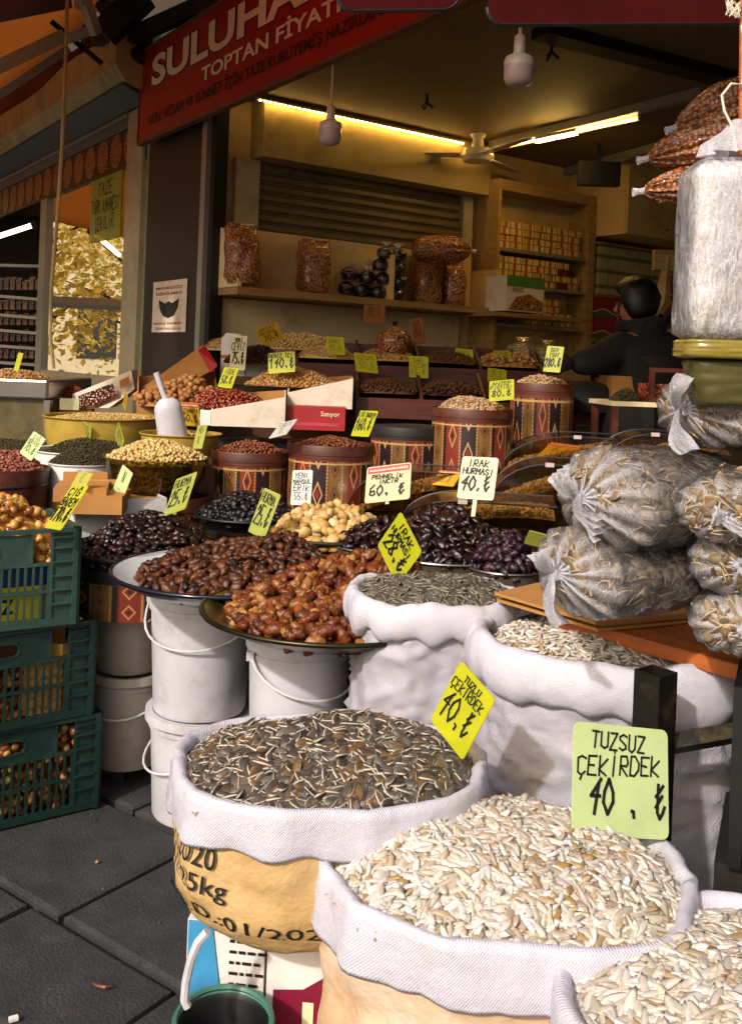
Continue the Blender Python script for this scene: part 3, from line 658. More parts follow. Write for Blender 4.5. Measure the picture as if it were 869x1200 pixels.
# inside of the neighbour shop: back wall, ceiling, shelves with goods, a tube lamp
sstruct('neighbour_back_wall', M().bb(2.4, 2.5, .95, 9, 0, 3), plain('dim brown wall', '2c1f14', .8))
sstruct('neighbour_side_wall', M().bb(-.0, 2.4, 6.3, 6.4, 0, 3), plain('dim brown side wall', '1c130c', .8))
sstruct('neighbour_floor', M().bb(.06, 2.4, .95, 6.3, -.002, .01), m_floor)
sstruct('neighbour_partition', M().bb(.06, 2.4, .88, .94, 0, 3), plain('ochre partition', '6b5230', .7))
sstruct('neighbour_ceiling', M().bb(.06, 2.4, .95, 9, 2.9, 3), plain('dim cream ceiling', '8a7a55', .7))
SH = thing('wall_shelving', 'white neighbouring shop shelving with rows of dark packets', 'shelving')
zS = 9.3
for i, (ya, yb) in enumerate(((312, 312), (345, 351), (367, 373), (385, 391), (404, 409), (424, 428))):
    a, b = P(-60, ya - 3, zS), P(48, yb, zS); mm = M(); mm.box(((a.x + b.x) / 2, zS + .15, (a.z + b.z) / 2), ((b - a).length, .3, .028), rot=Matrix.Rotation(-math.atan2(b.z - a.z, b.x - a.x), 4, 'Y')); mm.build('shelf', m_alu, SH)
    if i: continue
M().bb(P(48, 300, zS).x, P(50, 300, zS).x, zS, zS + .3, 0, 2.6).build('upright', m_alu, SH)
rg = random.Random(5); packm = [nutbagmat('packet of dried fruit', a, b, 60) for a, b in (('5a2a14', 'b86a30'), ('8b3014', 'd07838'), ('4c2c14', '8c5a30'), ('a87030', 'e0b060'))]
first = None
for ya in (345, 368, 386, 405, 425):
    for k in range(7):
        p = P(2 + k * 7.3, ya - 2.5, zS + .1); wd, hh = .048, .10 + rg.uniform(-.02, .02)
        mm = M(); mm.bb(-wd / 2, wd / 2, -.05, .05, 0.004, hh); mm.bb(-wd / 2, wd / 2, -.01, .01, hh, hh + .02)
        o = mm.build('packet', packm[rg.randrange(4)]); o.location = (p.x, p.y, p.z + .017); o['label'] = 'small dark packet on the neighbouring shop shelving'; o['category'] = 'packet'; o['group'] = 'packets on the neighbouring shelves'
tl = thing('tube_lamp', 'white tube lamp under the neighbouring shop ceiling', 'lamp'); a, b = P(-20, 283, 7.6), P(38, 264, 7.6); M().tube([a, b], .02, 10).build('tube', emit('lit tube', 'fff0d0', 4), tl); M().tube([b, b + (b - a) * .06], .035, 10).build('end_cap', m_black, tl)
m_down = emit('downlight', 'ffe2b0', 30)
for px_, py_, z_ in ((92, 243, 8.3), (20, 265, 9.4)):
    p = onh(px_, py_, 2.89); o = M().lathe([(0, 0), (.11, 0), (.13, .012)], 20).build('ceiling_downlight', m_down); o.location = (p.x, p.y, 2.885); o['label'] = 'round lit downlight ' + ('nearer the paper notice' if px_ > 50 else 'above the left end of the shelving'); o['category'] = 'ceiling light'
# trees across the street, reflected in the window
def tree(x, y, h, r, seed, lab):
    rg = random.Random(seed); t = thing('street_tree', lab, 'tree', (x, y, 0)); mm = M(); mm.tube([(0, 0, 0), (.1, .05, h * .35), (.05, .1, h * .7), (0, 0, h)], [.16, .12, .07, .02], 8)
    tips = []
    for k in range(12):
        a = rg.uniform(0, 2 * PI); z0 = h * rg.uniform(.25, .7); L = r * rg.uniform(.6, 1); e = (math.cos(a) * L, math.sin(a) * L, z0 + L * rg.uniform(.4, .9)); mm.tube([(0.05, .05, z0), (e[0] * .5, e[1] * .5, z0 + (e[2] - z0) * .6), e], [.05, .03, .01], 5); tips.append(e)
    mm.build('trunk', m_redwood, t)
    n = 1900; rr = np.random.default_rng(seed); ti = np.array(tips)[rr.integers(0, len(tips), n)]; p = ti * rr.uniform(.55, 1.05, (n, 1)) ** .6 + rr.normal(0, .42, (n, 3)); p[:, 2] = np.abs(p[:, 2])
    tm = (np.array([(-.07, 0, 0), (0, -.04, .01), (.07, 0, 0), (0, .04, .01)]), np.array([(0, 1, 2), (0, 2, 3)]), np.zeros(4))
    o = bpy.data.objects.new('crown', joined('crown', tm, p, rots(n, .8), rr.uniform(.7, 1.4, n), m_leaf)); COL.objects.link(o); o.parent = t; o['kind'] = 'stuff'
m_leaf = pieces('autumn leaves', ['c8b050', 'e0bc60', 'a4a64c', 'ecc870'], .6, .3, .1, 0)
_n = m_leaf.node_tree; _t = _n.nodes.new('ShaderNodeBsdfTranslucent'); _t.inputs[0].default_value = (*hx('e8c860'), 1); _x = _n.nodes.new('ShaderNodeMixShader'); _x.inputs[0].default_value = .5
_n.links.new(_n.nodes['Principled BSDF'].outputs[0], _x.inputs[1]); _n.links.new(_t.outputs[0], _x.inputs[2]); _n.links.new(_x.outputs[0], _n.nodes['Material Output'].inputs[0])
tree(-8.6, 13.4, 4.6, 1.6, 1, 'yellowing tree across the street, mirrored in the window'); tree(-9.6, 14.0, 5.4, 2.2, 2, 'taller yellowing tree farther down the street'); tree(-11.5, 12.4, 4.8, 2, 4, 'outermost yellowing tree across the street')
m_pale = plain('pale rendered facade', 'd8ccb0', .8, var=.1)
BD = thing('pale_building', 'pale rendered building across the street behind the trees', 'building', (-15, 17.5, 0), R(20))
M().bb(-7, 7, 0, 5, 0, 7).build('wall', m_pale, BD)
for i in range(6):
    for j in range(2): M().bb(-6 + i * 2.2, -4.9 + i * 2.2, -.03, .05, 1.2 + j * 3, 2.6 + j * 3).build('window', m_dark, BD)
KS = thing('market_canopy', 'white street canopy across the road mirrored in the window', 'canopy', (-6.3, 9.6, 0), R(52))
M().bb(-1.6, 1.6, -.6, .6, 1.9, 1.98).build('roof', m_cardw2, KS); 
for sx in (-1.5, 1.5):
    for sy in (-.5, .5): M().bb(sx - .03, sx + .03, sy - .03, sy + .03, 0, 1.9).build('leg', m_alu, KS)

# ---------------------------------------------------------------- inside the main shop
# roller shutter on the side wall
RS = thing('roller_shutter', 'half lowered grey brown roller shutter above the side shelf', 'shutter', W0, TH)
for i in range(11):
    z = 1.86 + i * .06; M().add([(.30, -.008, z), (.30, -.024, z + .015), (.30, -.024, z + .04), (.30, -.008, z + .056), (1.86, -.008, z), (1.86, -.024, z + .015), (1.86, -.024, z + .04), (1.86, -.008, z + .056)],
        [(0, 4, 5, 1), (1, 5, 6, 2), (2, 6, 7, 3), (0, 1, 2, 3), (7, 6, 5, 4)]).build('slat', m_shut, RS)
M().bb(.14, .295, -.05, -.003, 1.7, 2.515).build('guide_rail', m_beige, RS); M().bb(1.865, 1.95, -.05, -.003, 1.7, 2.515).build('guide_rail', m_beige, RS)
# shelf with end boards
SHF = thing('side_shelf', 'long cream wall shelf with end boards holding bags of nuts', 'shelf', W0, TH)
hz = 1.74
M().bb(.03, 1.95, -.34, -.055, hz - .04, hz).build('board', m_shelfw, SHF); M().bb(.20, 1.93, -.075, -.056, hz, 2.10).build('back_panel', m_wallp, SHF)
for o in [M().prism([(-.06, hz + .002), (-.335, hz + .002), (-.335, hz + .16), (-.25, hz + .30), (-.06, hz + .36)], .03, .055).build('end_board', m_wallw, SHF)]:
    for v in o.data.vertices: x, y, z = v.co; v.co = (y, x, z)
M().bb(1.10, 1.12, -.30, -.077, hz + .001, 2.02).build('divider', m_wallp, SHF)
M().bb(1.93, 1.95, -.34, -.056, hz + .001, 2.0).build('end_board', m_wallp, SHF)
o = M().bb(.04, 1.86, -.05, -.004, .5, hz - .05).build('counter_back_panel', m_wallw); at(o, W0, TH); o['label'] = 'aged white panel on the wall below the side shelf'; o['category'] = 'panel'
m_led = emit('warm strip light', 'ffcc70', 65)
LS = thing('strip_light', 'dotted warm strip light along the soffit above the roller shutter', 'strip light', W0, TH)
a, b = hit(300, 131, y=-.17), hit(541, 175, y=-.17); n = 48
M().bb(a.x, b.x, -.20, -.165, CH - .032, CH - .022).build('rail', m_yel, LS)
mm = M()
for i in range(n): x = a.x + (b.x - a.x) * (i + .5) / n; mm.box((x, -.19, CH - .036), (.012, .010, .006))
mm.build('light_points', m_led, LS, kind='stuff')
a, b = onh(581, 174, CH - .06), onh(746, 139, CH - .06); d = b - a; rot = math.atan2(d.y, d.x)
LS = thing('strip_light', 'dotted warm strip light running forward beside the ceiling fan', 'strip light', a, rot)
M().bb(0, d.length, .006, .03, -.01, .052).build('rail', m_yel, LS); mm = M()
for i in range(36): mm.box(((i + .5) / 36 * d.length, 0, 0), (.014, .01, .010))
mm.build('light_points', m_led, LS, kind='stuff')
LS = thing('strip_light', 'short brighter strip light segment at the bend of the ceiling strip', 'strip light', onh(628, 166, CH - .09), rot)
M().bb(0, .32, -.012, .012, -.008, .008).build('lit_tube', m_led, LS); M().bb(0, .32, -.014, .014, .009, .03).build('rail', m_alu, LS)
def pend(px, py, z, wd, lab, ytop):
    p = P(px, py, z); r = wd / 2 / F * z; t = thing('pendant_bulb', lab, 'light bulb', p); pt = P(px, ytop, z)
    M().lathe([(0, -r * 1.35), (r * .5, -r * 1.33), (r * .85, -r * 1.15), (r * .97, -r * .8), (r, 0)], 24).build('diffuser', m_frost, t, smooth=True)
    M().lathe([(r, 0), (r, r * .35), (r * .9, r * .6), (r * .42, r * .85), (r * .42, r * .95)], 24).build('bulb_base', m_bulbw, t, smooth=True)
    M().lathe([(r * .36, r * .9), (r * .4, r * 1.2), (r * .36, r * 2.0), (r * .2, r * 2.15), (0, r * 2.2)], 16).build('lamp_holder', m_bulbw, t, smooth=True)
    M().tube([(0, 0, r * 2.1), (0, 0, CH - p.z)], .006, 6).build('cord', m_bulbw, t)
pend(387, 152, 4.3, 27, 'frosted bulb on a white holder hanging left, below the red sign', 100); pend(607.5, 78, 3.4, 35, 'larger frosted bulb hanging below the dark red awning edge', 30)
p = P(559, 184, 6.2); FN = thing('ceiling_fan', 'white ceiling fan with long blades by the strip light', 'fan', p)
M().lathe([(0, -.03), (.09, -.03), (.11, 0), (.09, .05), (.04, .06), (.035, .11), (0, .11)], 24).build('motor', m_bulbw, FN, smooth=True); M().tube([(0, 0, .1), (0, 0, CH - p.z)], .009, 8).build('rod', m_bulbw, FN)
M().lathe([(.02, CH - p.z - .05), (.05, CH - p.z - .01), (.05, CH - p.z - .002)], 16, cap1=True).build('rose', m_bulbw, FN)
for a in (176, 296, 56): M().box((.34, 0, .01), (.46, .085, .006), T=Matrix.Rotation(R(a), 4, 'Z') @ Matrix.Rotation(R(6), 4, 'X')).build('blade', m_bulbw, FN)
for px_, py_, lab in ((505, 118, 'near the left bulb'), (651, 58, 'right of the larger bulb')):
    p = onh(px_ - 5, py_ - 2, CH - .03); o = M(); o.tube([(0, 0, .03), (0, 0, -.02)], .008, 6); 
    for a in (0, 2, 4): o.tube([(0, 0, -.02), (math.cos(a) * .035, math.sin(a) * .035, -.05)], .008, 6)
    o = o.build('ceiling_hook', m_black); o.location = p; o['label'] = 'small black ceiling hook ' + lab; o['category'] = 'hook'

# cabinet of cigarette style cartons
CB = thing('display_cabinet', 'tall pale wood cabinet with shelves of yellow cartons', 'cabinet', W0, TH)
x0, x1, yf = 1.985, 2.86, -.27
M().bb(x0, x0 + .025, yf, -.003, .9, 2.62).build('side_panel', m_wood, CB); M().bb(x0 + .027, x1, -.08, -.055, .9, 2.55).build('back_panel', m_wallp, CB)
M().bb(x0 + .027, x1, yf, -.003, 2.55, 2.62).build('top', m_wood, CB); M().bb(x1, x1 + .07, yf - .01, -.003, .9, 2.62).build('side_panel', m_wood, CB)
shz = [zat_ for zat_ in (hit(620, 310, y=yf).z, hit(620, 350, y=yf).z, hit(620, 386, y=yf).z)]
shz = [hit(578, 289, y=yf).z, hit(578, 331, y=yf).z, hit(578, 378, y=yf).z]
for i, z in enumerate(shz): M().bb(x0 + .028, x1 - .002, yf + .0, -.082, z - .02, z).build('shelf', m_alu, CB)
cart = []; rg = random.Random(9); cw, ch = .112, .0475
cmats = []
for k, (a, b) in enumerate((('d8b44c', 'a03424'), ('e0c470', 'a84830'), ('c8a440', 'b05028'))):
    g = G('yellow carton print'); u, v, ww = g.xyz(); col = g.mix(u * 9 < .62, hx('d8c890'), hx(a)); col = g.mix((u * 9 - .3 - .1 * k).ab() < .11, col, hx(b)); col = g.mix((u * 9 - .85).ab() < .05, col, hx(b)); col = g.mix(ww < .006, col, hx('8a7a48')); g.set(.45, 0, col); cmats.append(g.m)
cartm = [M().bb(0, cw - .003, 0, .09, 0, ch - .002).build('c', cm).data for cm in cmats]
m_cartred = plain('dark red carton', '6b1c18', .5); cartm.append(M().bb(0, cw - .003, 0, .09, 0, ch - .002).build('c', m_cartred).data)
for o in [o for o in COL.objects if o.name.startswith('c') and len(o.name.split('.')[0]) == 1]: bpy.data.objects.remove(o)
lay = [(shz[0], 4, [7, 7, 7, 7]), (shz[1], 4, [7, 7, 6, 6]), (shz[2], 4, [4, 4, 3, 3])]
for si, (z, rows, cnt) in enumerate(lay):
    off = .30 if si == 2 else .03
    for r in range(rows):
        for k in range(cnt[r]):
            o = bpy.data.objects.new('carton', cartm[3 if (si == 1 and k > 4 and rg.random() < .6) else rg.randrange(3)]); COL.objects.link(o)
            at(o, shop(x0 + off + k * cw + rg.uniform(-.004, .004), yf + .01 + rg.uniform(0, .012), z + .001 + r * ch), TH)
            o['label'] = 'yellow carton on the %s shelf of the pale wood cabinet' % ('top', 'middle', 'bottom')[si]; o['category'] = 'carton'; o['group'] = 'cartons on the %s cabinet shelf' % ('top', 'middle', 'bottom')[si]
# picture box of nuts on a low shelf left of the cartons
NB = thing('nut_carton', 'green and white carton with printed nuts, left of the cartons', 'box', shop(1.87, -.50, hit(562, 362, y=-.45).z), TH)
M().bb(0, .34, 0, .2, 0, .23).build('box', m_cardw, NB); M().bb(.002, .341, -.002, .199, .16, .232).build('green_band', plain('green print', '4a7a34', .5), NB)
M().add([(.02, -.003, .01), (.33, -.003, .01), (.33, -.003, .07), (.2, -.003, .12), (.08, -.003, .09)], [(0, 1, 2, 3, 4)]).build('printed_nuts', packm[3], NB)
text_on('NOCE', Matrix.Translation((.1, -.004, .14)) @ Matrix.Rotation(PI / 2, 4, 'X'), .1, m_redink, NB, bold=.02)
o = M().bb(1.75, 2.6, -.52, -.274, hit(562, 363, y=-.5).z - .03, hit(562, 363, y=-.5).z - .004).build('low_shelf', m_shelfw); at(o, W0, TH); o['label'] = 'small wooden shelf under the green and white nut carton'; o['category'] = 'shelf'
# upper cupboard
UC = thing('wall_cupboard', 'pale two door wall cupboard under the ceiling', 'cupboard', W0, TH)
cx0, cy = 2.935, -.56; cz = hit(715, 270, y=cy).z
M().bb(cx0, cx0 + 1.4, cy + .02, -.003, cz, CH - .003).build('carcass', m_wallp, UC)
for k in range(3): M().bb(cx0 + .003 + k * .46, cx0 + .457 + k * .46, cy, cy + .018, cz + .003, CH - .006).build('door', m_wallp, UC); M().bb(cx0 + .42 + k * .46, cx0 + .435 + k * .46, cy - .02, cy - .001, cz + .06, cz + .075).build('knob', m_steel, UC)
o = M(); a = P(701, 204, 6.0); o.box((0, 0, 0), (.26, .06, .15)); o.box((0, .05, .05), (.04, .06, .1)); o = o.build('wall_monitor', m_black); o.location = a; o.rotation_euler = (0, 0, -R(55) * 0 + TH * .0); o['label'] = 'small black monitor hanging beside the pale cupboard'; o['category'] = 'monitor'
arm((701, 198), (701, 168), 6.0, 6.0, .03, m_black, o, 'bracket').matrix_parent_inverse = Matrix.Translation(-a)
# lower shelves: tall packets and red boxes
yl = -.30
RK = thing('goods_shelf', 'dark shelving with tall packets and red boxes behind the man', 'shelving', W0, TH)
zA = hit(730, 347, y=yl).z
for z in (zA, hit(730, 399, y=yl).z, hit(730, 287, y=yl).z): M().bb(2.94, 5.1, yl, -.004, z - .02, z).build('shelf', m_shelfw, RK)
M().bb(2.93, 5.15, -.05, -.0035, .9, cz - .002).build('back_panel', m_dark, RK)
g = G('cream and green packet print'); u, v, ww = g.xyz(); col = g.mix(((ww * 9).fr() - .5).ab() < .12, hx('a8a078'), hx('5c6b3c')); g.set(.5, 0, col); m_tall = g.m
for k in range(6):
    x = 2.97 + k * .115; zz = hit(730, 347, y=yl).z; mm = M(); mm.bb(0, .105, 0, .08, 0, .35); mm.bb(.02, .085, -.003, .0, .08, .3)
    o = mm.build('tall_packet', m_tall); at(o, shop(x, yl + .015, zz + .001), TH); o['label'] = 'tall cream and green packet above the red boxes, ' + ('first', 'second', 'third', 'fourth', 'fifth', 'last')[k] + ' from the cabinet'; o['category'] = 'packet'; o['group'] = 'tall packets on the dark shelving'
g = G('red box print'); u, v, ww = g.xyz(); wv = (u * 22).sin() * .018 + .035; col = g.mix(ww.op('LESS_THAN', wv), hx('8a1618'), hx('3c5a34')); col = g.mix(((ww - wv - .008).ab()) < .006, col, hx('b8a888')); g.set(.45, 0, col); m_rb = g.m
def redbox(x, y, z, lab):
    t = thing('red_box', lab, 'box', shop(x, y, z), TH, 'red boxes on the dark shelving'); M().bb(0, .34, 0, .1, 0, .155).build('box', m_rb, t); text_on('Keds', Matrix.Translation((.24, -.002, .11)) @ Matrix.Rotation(PI / 2, 4, 'X'), .07, m_cream, t)
zb = hit(730, 399, y=yl).z
for i in range(4):
    for j in range(2): redbox(2.96 + i * .35, yl + .01, zb + .001 + j * .158, 'red box with a green wavy band, ' + ('leftmost', 'second', 'third', 'last')[i] + (' of the lower row', ' of the row just under the tall packets')[j])
for i in range(3):
    for j in range(2): redbox(3.68 + i * .35, yl + .01, zA + .001 + j * .158, 'red wavy banded box beside the tall packets, ' + ('nearest to them', 'middle', 'farthest')[i] + (' bottom one', ' top one')[j])

# ================================================================ price cards
def card(TL, TR, BL, z, ar, sg, col, lines, label, stick=None, ink=None, wid=.006, group=None, head=None):
    """a real rectangle of aspect ar whose corners fall where the photograph shows them; sg: which side edge stands farther"""
    tl, tr, bl = P(*TL, z), P(*TR, z), P(*BL, z); e1, e2 = tr - tl, bl - tl
    l1, l2, dt = e1.length_squared, e2.length_squared, e1.dot(e2); c = ar * ar * l2 - l1
    d1 = math.sqrt(max(0, (c + math.sqrt(c * c + 4 * ar * ar * dt * dt)) / 2)); d1 = min(d1, math.sqrt(l1) * 1.6)
    if d1 < 1e-4: d1 = 1e-4
    d1 *= -1 if sg > -2 else 1; d2 = max(-math.sqrt(l2), min(math.sqrt(l2), -dt / d1)) if abs(d1) > 1e-3 else 0
    e1 = e1 + Vector((0, d1, 0)); e2 = e2 + Vector((0, d2, 0)); w_, h_ = e1.length, e2.length
    X = e1.normalized(); Z = (-e2).normalized(); Y = Z.cross(X).normalized(); Z = X.cross(Y).normalized()
    o0 = tl + e2
    t = thing('price_card', label, 'price card', (0, 0, 0), 0, group)
    t.matrix_world = Matrix.Translation(o0) @ Matrix(((X.x, Y.x, Z.x), (X.y, Y.y, Z.y), (X.z, Y.z, Z.z))).to_4x4()
    r = min(w_, h_) * .07; pts = []
    for cx, cz, a0 in ((w_ - r, r, -90), (w_ - r, h_ - r, 0), (r, h_ - r, 90), (r, r, 180)):
        for k in range(4): a = R(a0 + k * 30); pts.append((cx + r * math.cos(a), cz + r * math.sin(a)))
    M().prism(pts, 0, .002).build('plate', CM[col], t)
    hh = h_
    if head:
        M().add([(w_ * .03, -.0006, h_ * .8), (w_ * .97, -.0006, h_ * .8), (w_ * .97, -.0006, h_ * .97), (w_ * .03, -.0006, h_ * .97)], [(0, 1, 2, 3)]).build('printed_band', m_pinkp, t)
        text_on(head, Matrix.Translation((w_ / 2, -.0012, h_ * .885)) @ Matrix.Rotation(PI / 2, 4, 'X'), w_ * .86, m_cream, t, bold=.02, height=h_ * .1); hh = h_ * .8
    if lines:
        mm = M(); scrawl(mm, lines, w_, hh, wid * .5 * (h_ / .14), .22, int(TL[0]), .08); o = mm.build('writing', ink or m_ink, t); o.location = (0, -.0012, 0)
    if stick:
        s_ = P(*stick, z); iv = t.matrix_world.inverted(); q = iv @ s_
        M().box((w_ * .5, .004, q.z / 2 + .01), (.012, .004, abs(q.z) + .03)).build('stick', CM[col], t)
    return t
m_pinkp = plain('pink red print', 'b03a4c', .5, bump=0)
K = card
K((22, 413), (31, 414), (17, 434), 4.4, .6, 1, 'd', [], 'small dull yellow card in the tray of nuts at the far left')
K((40, 505), (60, 513), (25, 530), 3.45, .95, 1, 'p', [('ÇIĞ', .8, .5), ('YER FIST', .8, .8), ('70.t', 1.5, .8)], 'pale green 70 card leaning over the pink brown peanuts')
K((96, 492), (110, 500), (91, 515), 4.0, .72, 1, 'l', [('ÇIĞ', 1, .6), ('AYÇEK', 1, .8), ('50.t', 1.4, .7)], 'narrow lime card on the left of the yellowed tub')
K((138, 492), (148, 514), (129, 511), 3.9, .8, 1, 'l', [('KABAK', 1, .8), ('CEK', 1, .6), ('55.t', 1.3, .7)], 'diamond tilted lime card in front of the yellowed tub')
K((147, 457), (152, 466), (140, 474), 4.3, .55, 1, 'o', [('LEB', 1, .8)], 'narrow orange card standing left of the white scoop')
K((211, 471), (234, 472), (212, 499), 4.05, .85, 1, 'o', [('LEVANTA', .8, .9), ('50.t', 1.6, .85)], 'yellow 50 card with pink print below the red dates box', head='KURUYEMİŞ', wid=.008)
K((232, 498), (245, 497), (227, 525), 3.7, .6, 1, 'l', [('40', 1, .5), ('t', 1, .3)], 'lime card at the right end of the blanched hazelnut bowl')
K((159, 517), (177, 513), (158, 527), 3.75, 1.3, -1, 'w', [('CIGFIST', 1, .85)], 'small greyish white card on the far side of the blanched hazelnuts')
K((144, 544), (160, 553), (129, 579), 3.3, .65, 1, 'p', [('N', .8, .2), ('-', .5, .3)], 'faded pale green card leaning on the white box')
K((93, 552), (111, 554), (87, 568), 3.2, .9, 1, 'l', [('C', 1, .2)], 'faded card just behind the dull yellow 170 card')
K((85, 567.5), (114, 565), (61, 614), 2.72, .75, 1, 'd', [('ÇIĞ', 1, .7), ('BADEM', 1, .9), ('170.t', 1.6, .95)], 'dull yellow 170 card in the crate of fresh yellow dates', wid=.011)
K((206.5, 561.6), (235.5, 549.6), (198.4, 600), 3.05, .78, 1, 'l', [('HURMA', .9, .8), ('25.t', 1.6, .85)], 'lime 25 card standing in the blackish dates', stick=(210, 607), wid=.008)
K((271.5, 393), (291, 394), (269, 433), 4.85, .55, 1, 'g', [('YERLİ', .5, .5), ('CEVİZ', 1.2, .85), ('75.t', 1.7, .8)], 'white 75 card against the white walnut carton', wid=.009)
K((299, 386), (324, 376.5), (307, 405.5), 5.0, 1.15, 1, 'o', [('HAYAT', .8, .8), ('MAHSUL', .7, .8), ('70.t', 1.4, .7)], 'orange yellow 70 card tilted above the brown white beans', wid=.008)
K((263, 430), (281, 432), (256, 453), 4.6, .8, 1, 'y', [('İĞDE', 1, .75), ('58.t', 1.5, .75)], 'fluorescent 58 card between the walnuts and the red dates', wid=.009)
K((314, 414), (345.6, 411.5), (315, 438), 4.7, 1.3, 1, 'y', [('DENİZ İÇİ', .7, .9), ('140.t', 1.8, .95)], 'fluorescent 140 card in heavy ink over the raisins', wid=.014)
K((381.5, 394), (403, 396), (383, 414), 5.1, 1.1, -1, 'd', [('SARI', 1, .7), ('40.t', 1.2, .7)], 'dull yellow 40 card in the pale nuts, nearest the hanging red card')
K((414, 413), (440, 416), (417, 435), 4.9, 1.2, -1, 'd', [('UZUN', .8, .8), ('50.t', 1.3, .7)], 'dull yellow 50 card above the dark nut bin')
K((422, 481), (443, 481), (411, 509.5), 3.75, .72, 1, 'y', [('ÇİĞ BADEM', .7, .9), ('160.t', 1.8, .85)], 'fluorescent 160 card on the drum of almonds', wid=.008)
K((328, 496), (350.7, 489), (316, 513), 3.7, 1.5, 1, 'w', [('FINDIK', 1, .8), ('70.', 1, .4)], 'slanting white card above the roasted hazelnuts')
K((343, 551), (367, 550), (341, 590), 3.35, .62, 1, 'w', [('YENİ', 1, .7), ('MAHSUL', .8, .9), ('ERİK', 1.2, .8), ('55.t', 1.3, .7)], 'grey white 55 card behind the dried figs', wid=.007)
K((309.7, 571.4), (330.6, 577.7), (291, 622), 2.95, .5, 1, 'l', [('HURMA', .8, .8), ('25.t', 1.6, .8)], 'narrow lime 25 card standing in the brown dates', stick=(299, 634), wid=.007)
K((430, 548), (481, 539), (427, 587), 3.0, 1.3, -1, 'g', [('PEHNELİK', .7, .7), ('İNCİR', .7, .45), ('60. t', 1.9, .8)], 'printed 60 card with a pink heading above the dried figs', stick=(452, 601), head='SULUHAN KURUYEMİŞ', wid=.01)
K((479, 417), (501, 418.5), (479.5, 442), 5.0, .9, 1, 'd', [('SARI', 1, .6), ('ÜZÜM', 1, .8), ('65.t', 1.3, .8)], 'dull yellow 65 card standing in the second dark bin')
K((533, 408), (553, 410), (534, 427), 5.3, 1.1, -1, 'd', [('SARI', 1, .7), ('80.t', 1, .7)], 'dim green yellow card in the upper bins, left of two others')
K((577, 411), (595, 411), (583, 427.5), 5.3, 1.1, 1, 'd', [('ÜZÜM', 1, .7), ('65.t', 1, .7)], 'dim tilted card in the upper bins left of the tall drum')
K((571, 431), (592, 434), (572, 447), 5.0, 1.25, -1, 'd', [('75.t', 1, .6)], 'dimmest yellow card low beside the tall drum')
K((573, 447), (600.6, 444), (571, 470), 3.98, 1.1, 1, 'y', [('ANTEP', .8, .8), ('FISTIĞI', .8, .9), ('80.t', 1.6, .8)], 'fluorescent 80 card in the pistachios of the lower drum', wid=.01)
K((641, 405), (659, 406.6), (634, 435), 4.3, .62, 1, 'y', [('SOY', .8, .5), ('İSOT', .8, .6), ('280.t', 1.8, .95)], 'fluorescent 280 card in the tallest patterned drum', wid=.009)
K((541.7, 534.6), (581.8, 535), (533, 581), 2.85, .85, 1, 'g', [('IRAK', .9, .6), ('HURMASI', .8, .85), ('40,t', 2, .8)], 'pale yellow 40 card on a clear stick in the dark glossy dates', stick=(548.6, 612), wid=.01)
K((469, 599), (492, 640), (442, 646), 2.25, .9, 1, 'y', [('IRAK', 1, .6), ('HURMASI', .8, .8), ('28.t', 2, .8)], 'diamond tilted fluorescent 28 card behind the amber dates', wid=.01)
K((645, 518), (676, 520), (626, 533), 4.0, 1.5, 1, 'o', [('45.t', 1, .5)], 'orange printed card lying inside the farthest acrylic bin', head='KURUYEMİŞ')
K((515, 551), (539, 551), (504, 566), 3.5, 1.4, 1, 'o', [('42.t', 1, .5)], 'orange white printed card inside the acrylic bin behind the 40 card', head='KURUYEMİŞ')
K((539.6, 773.7), (574, 803.5), (505, 853), 1.60, .72, 1, 'y', [('TUZLU', .5, .45), ('ÇEKİRDEK', .8, .85), ('40.t', 2.2, .8)], 'large tilted fluorescent 40 card in the striped seeds', wid=.0065)
K((672, 845), (793.6, 870.7), (661, 958), 1.50, 1.08, -2, 'p', [('TUZSUZ', 1, .58), ('ÇEKİRDEK', 1.15, .88), (' 40 . t', 2.0, .95)], 'large pale green 40 card in the white sunflower seeds', wid=.0072)
K((620, 622), (652, 630), (616, 640), 2.0, 1.3, 1, 'l', [], 'yellow card half hidden behind the clear seed bags')
K((426, 357), (451, 359), (426, 377), 5.55, 1.3, -1, 'r', [('200.t', 1.4, .6)], 'orange red 200 card pinned on the white panel')
K((480, 374), (494.6, 373), (483.6, 404), 5.6, .55, 1, 'r', [('80', 1.4, .6)], 'narrow orange red card upright on the white panel')

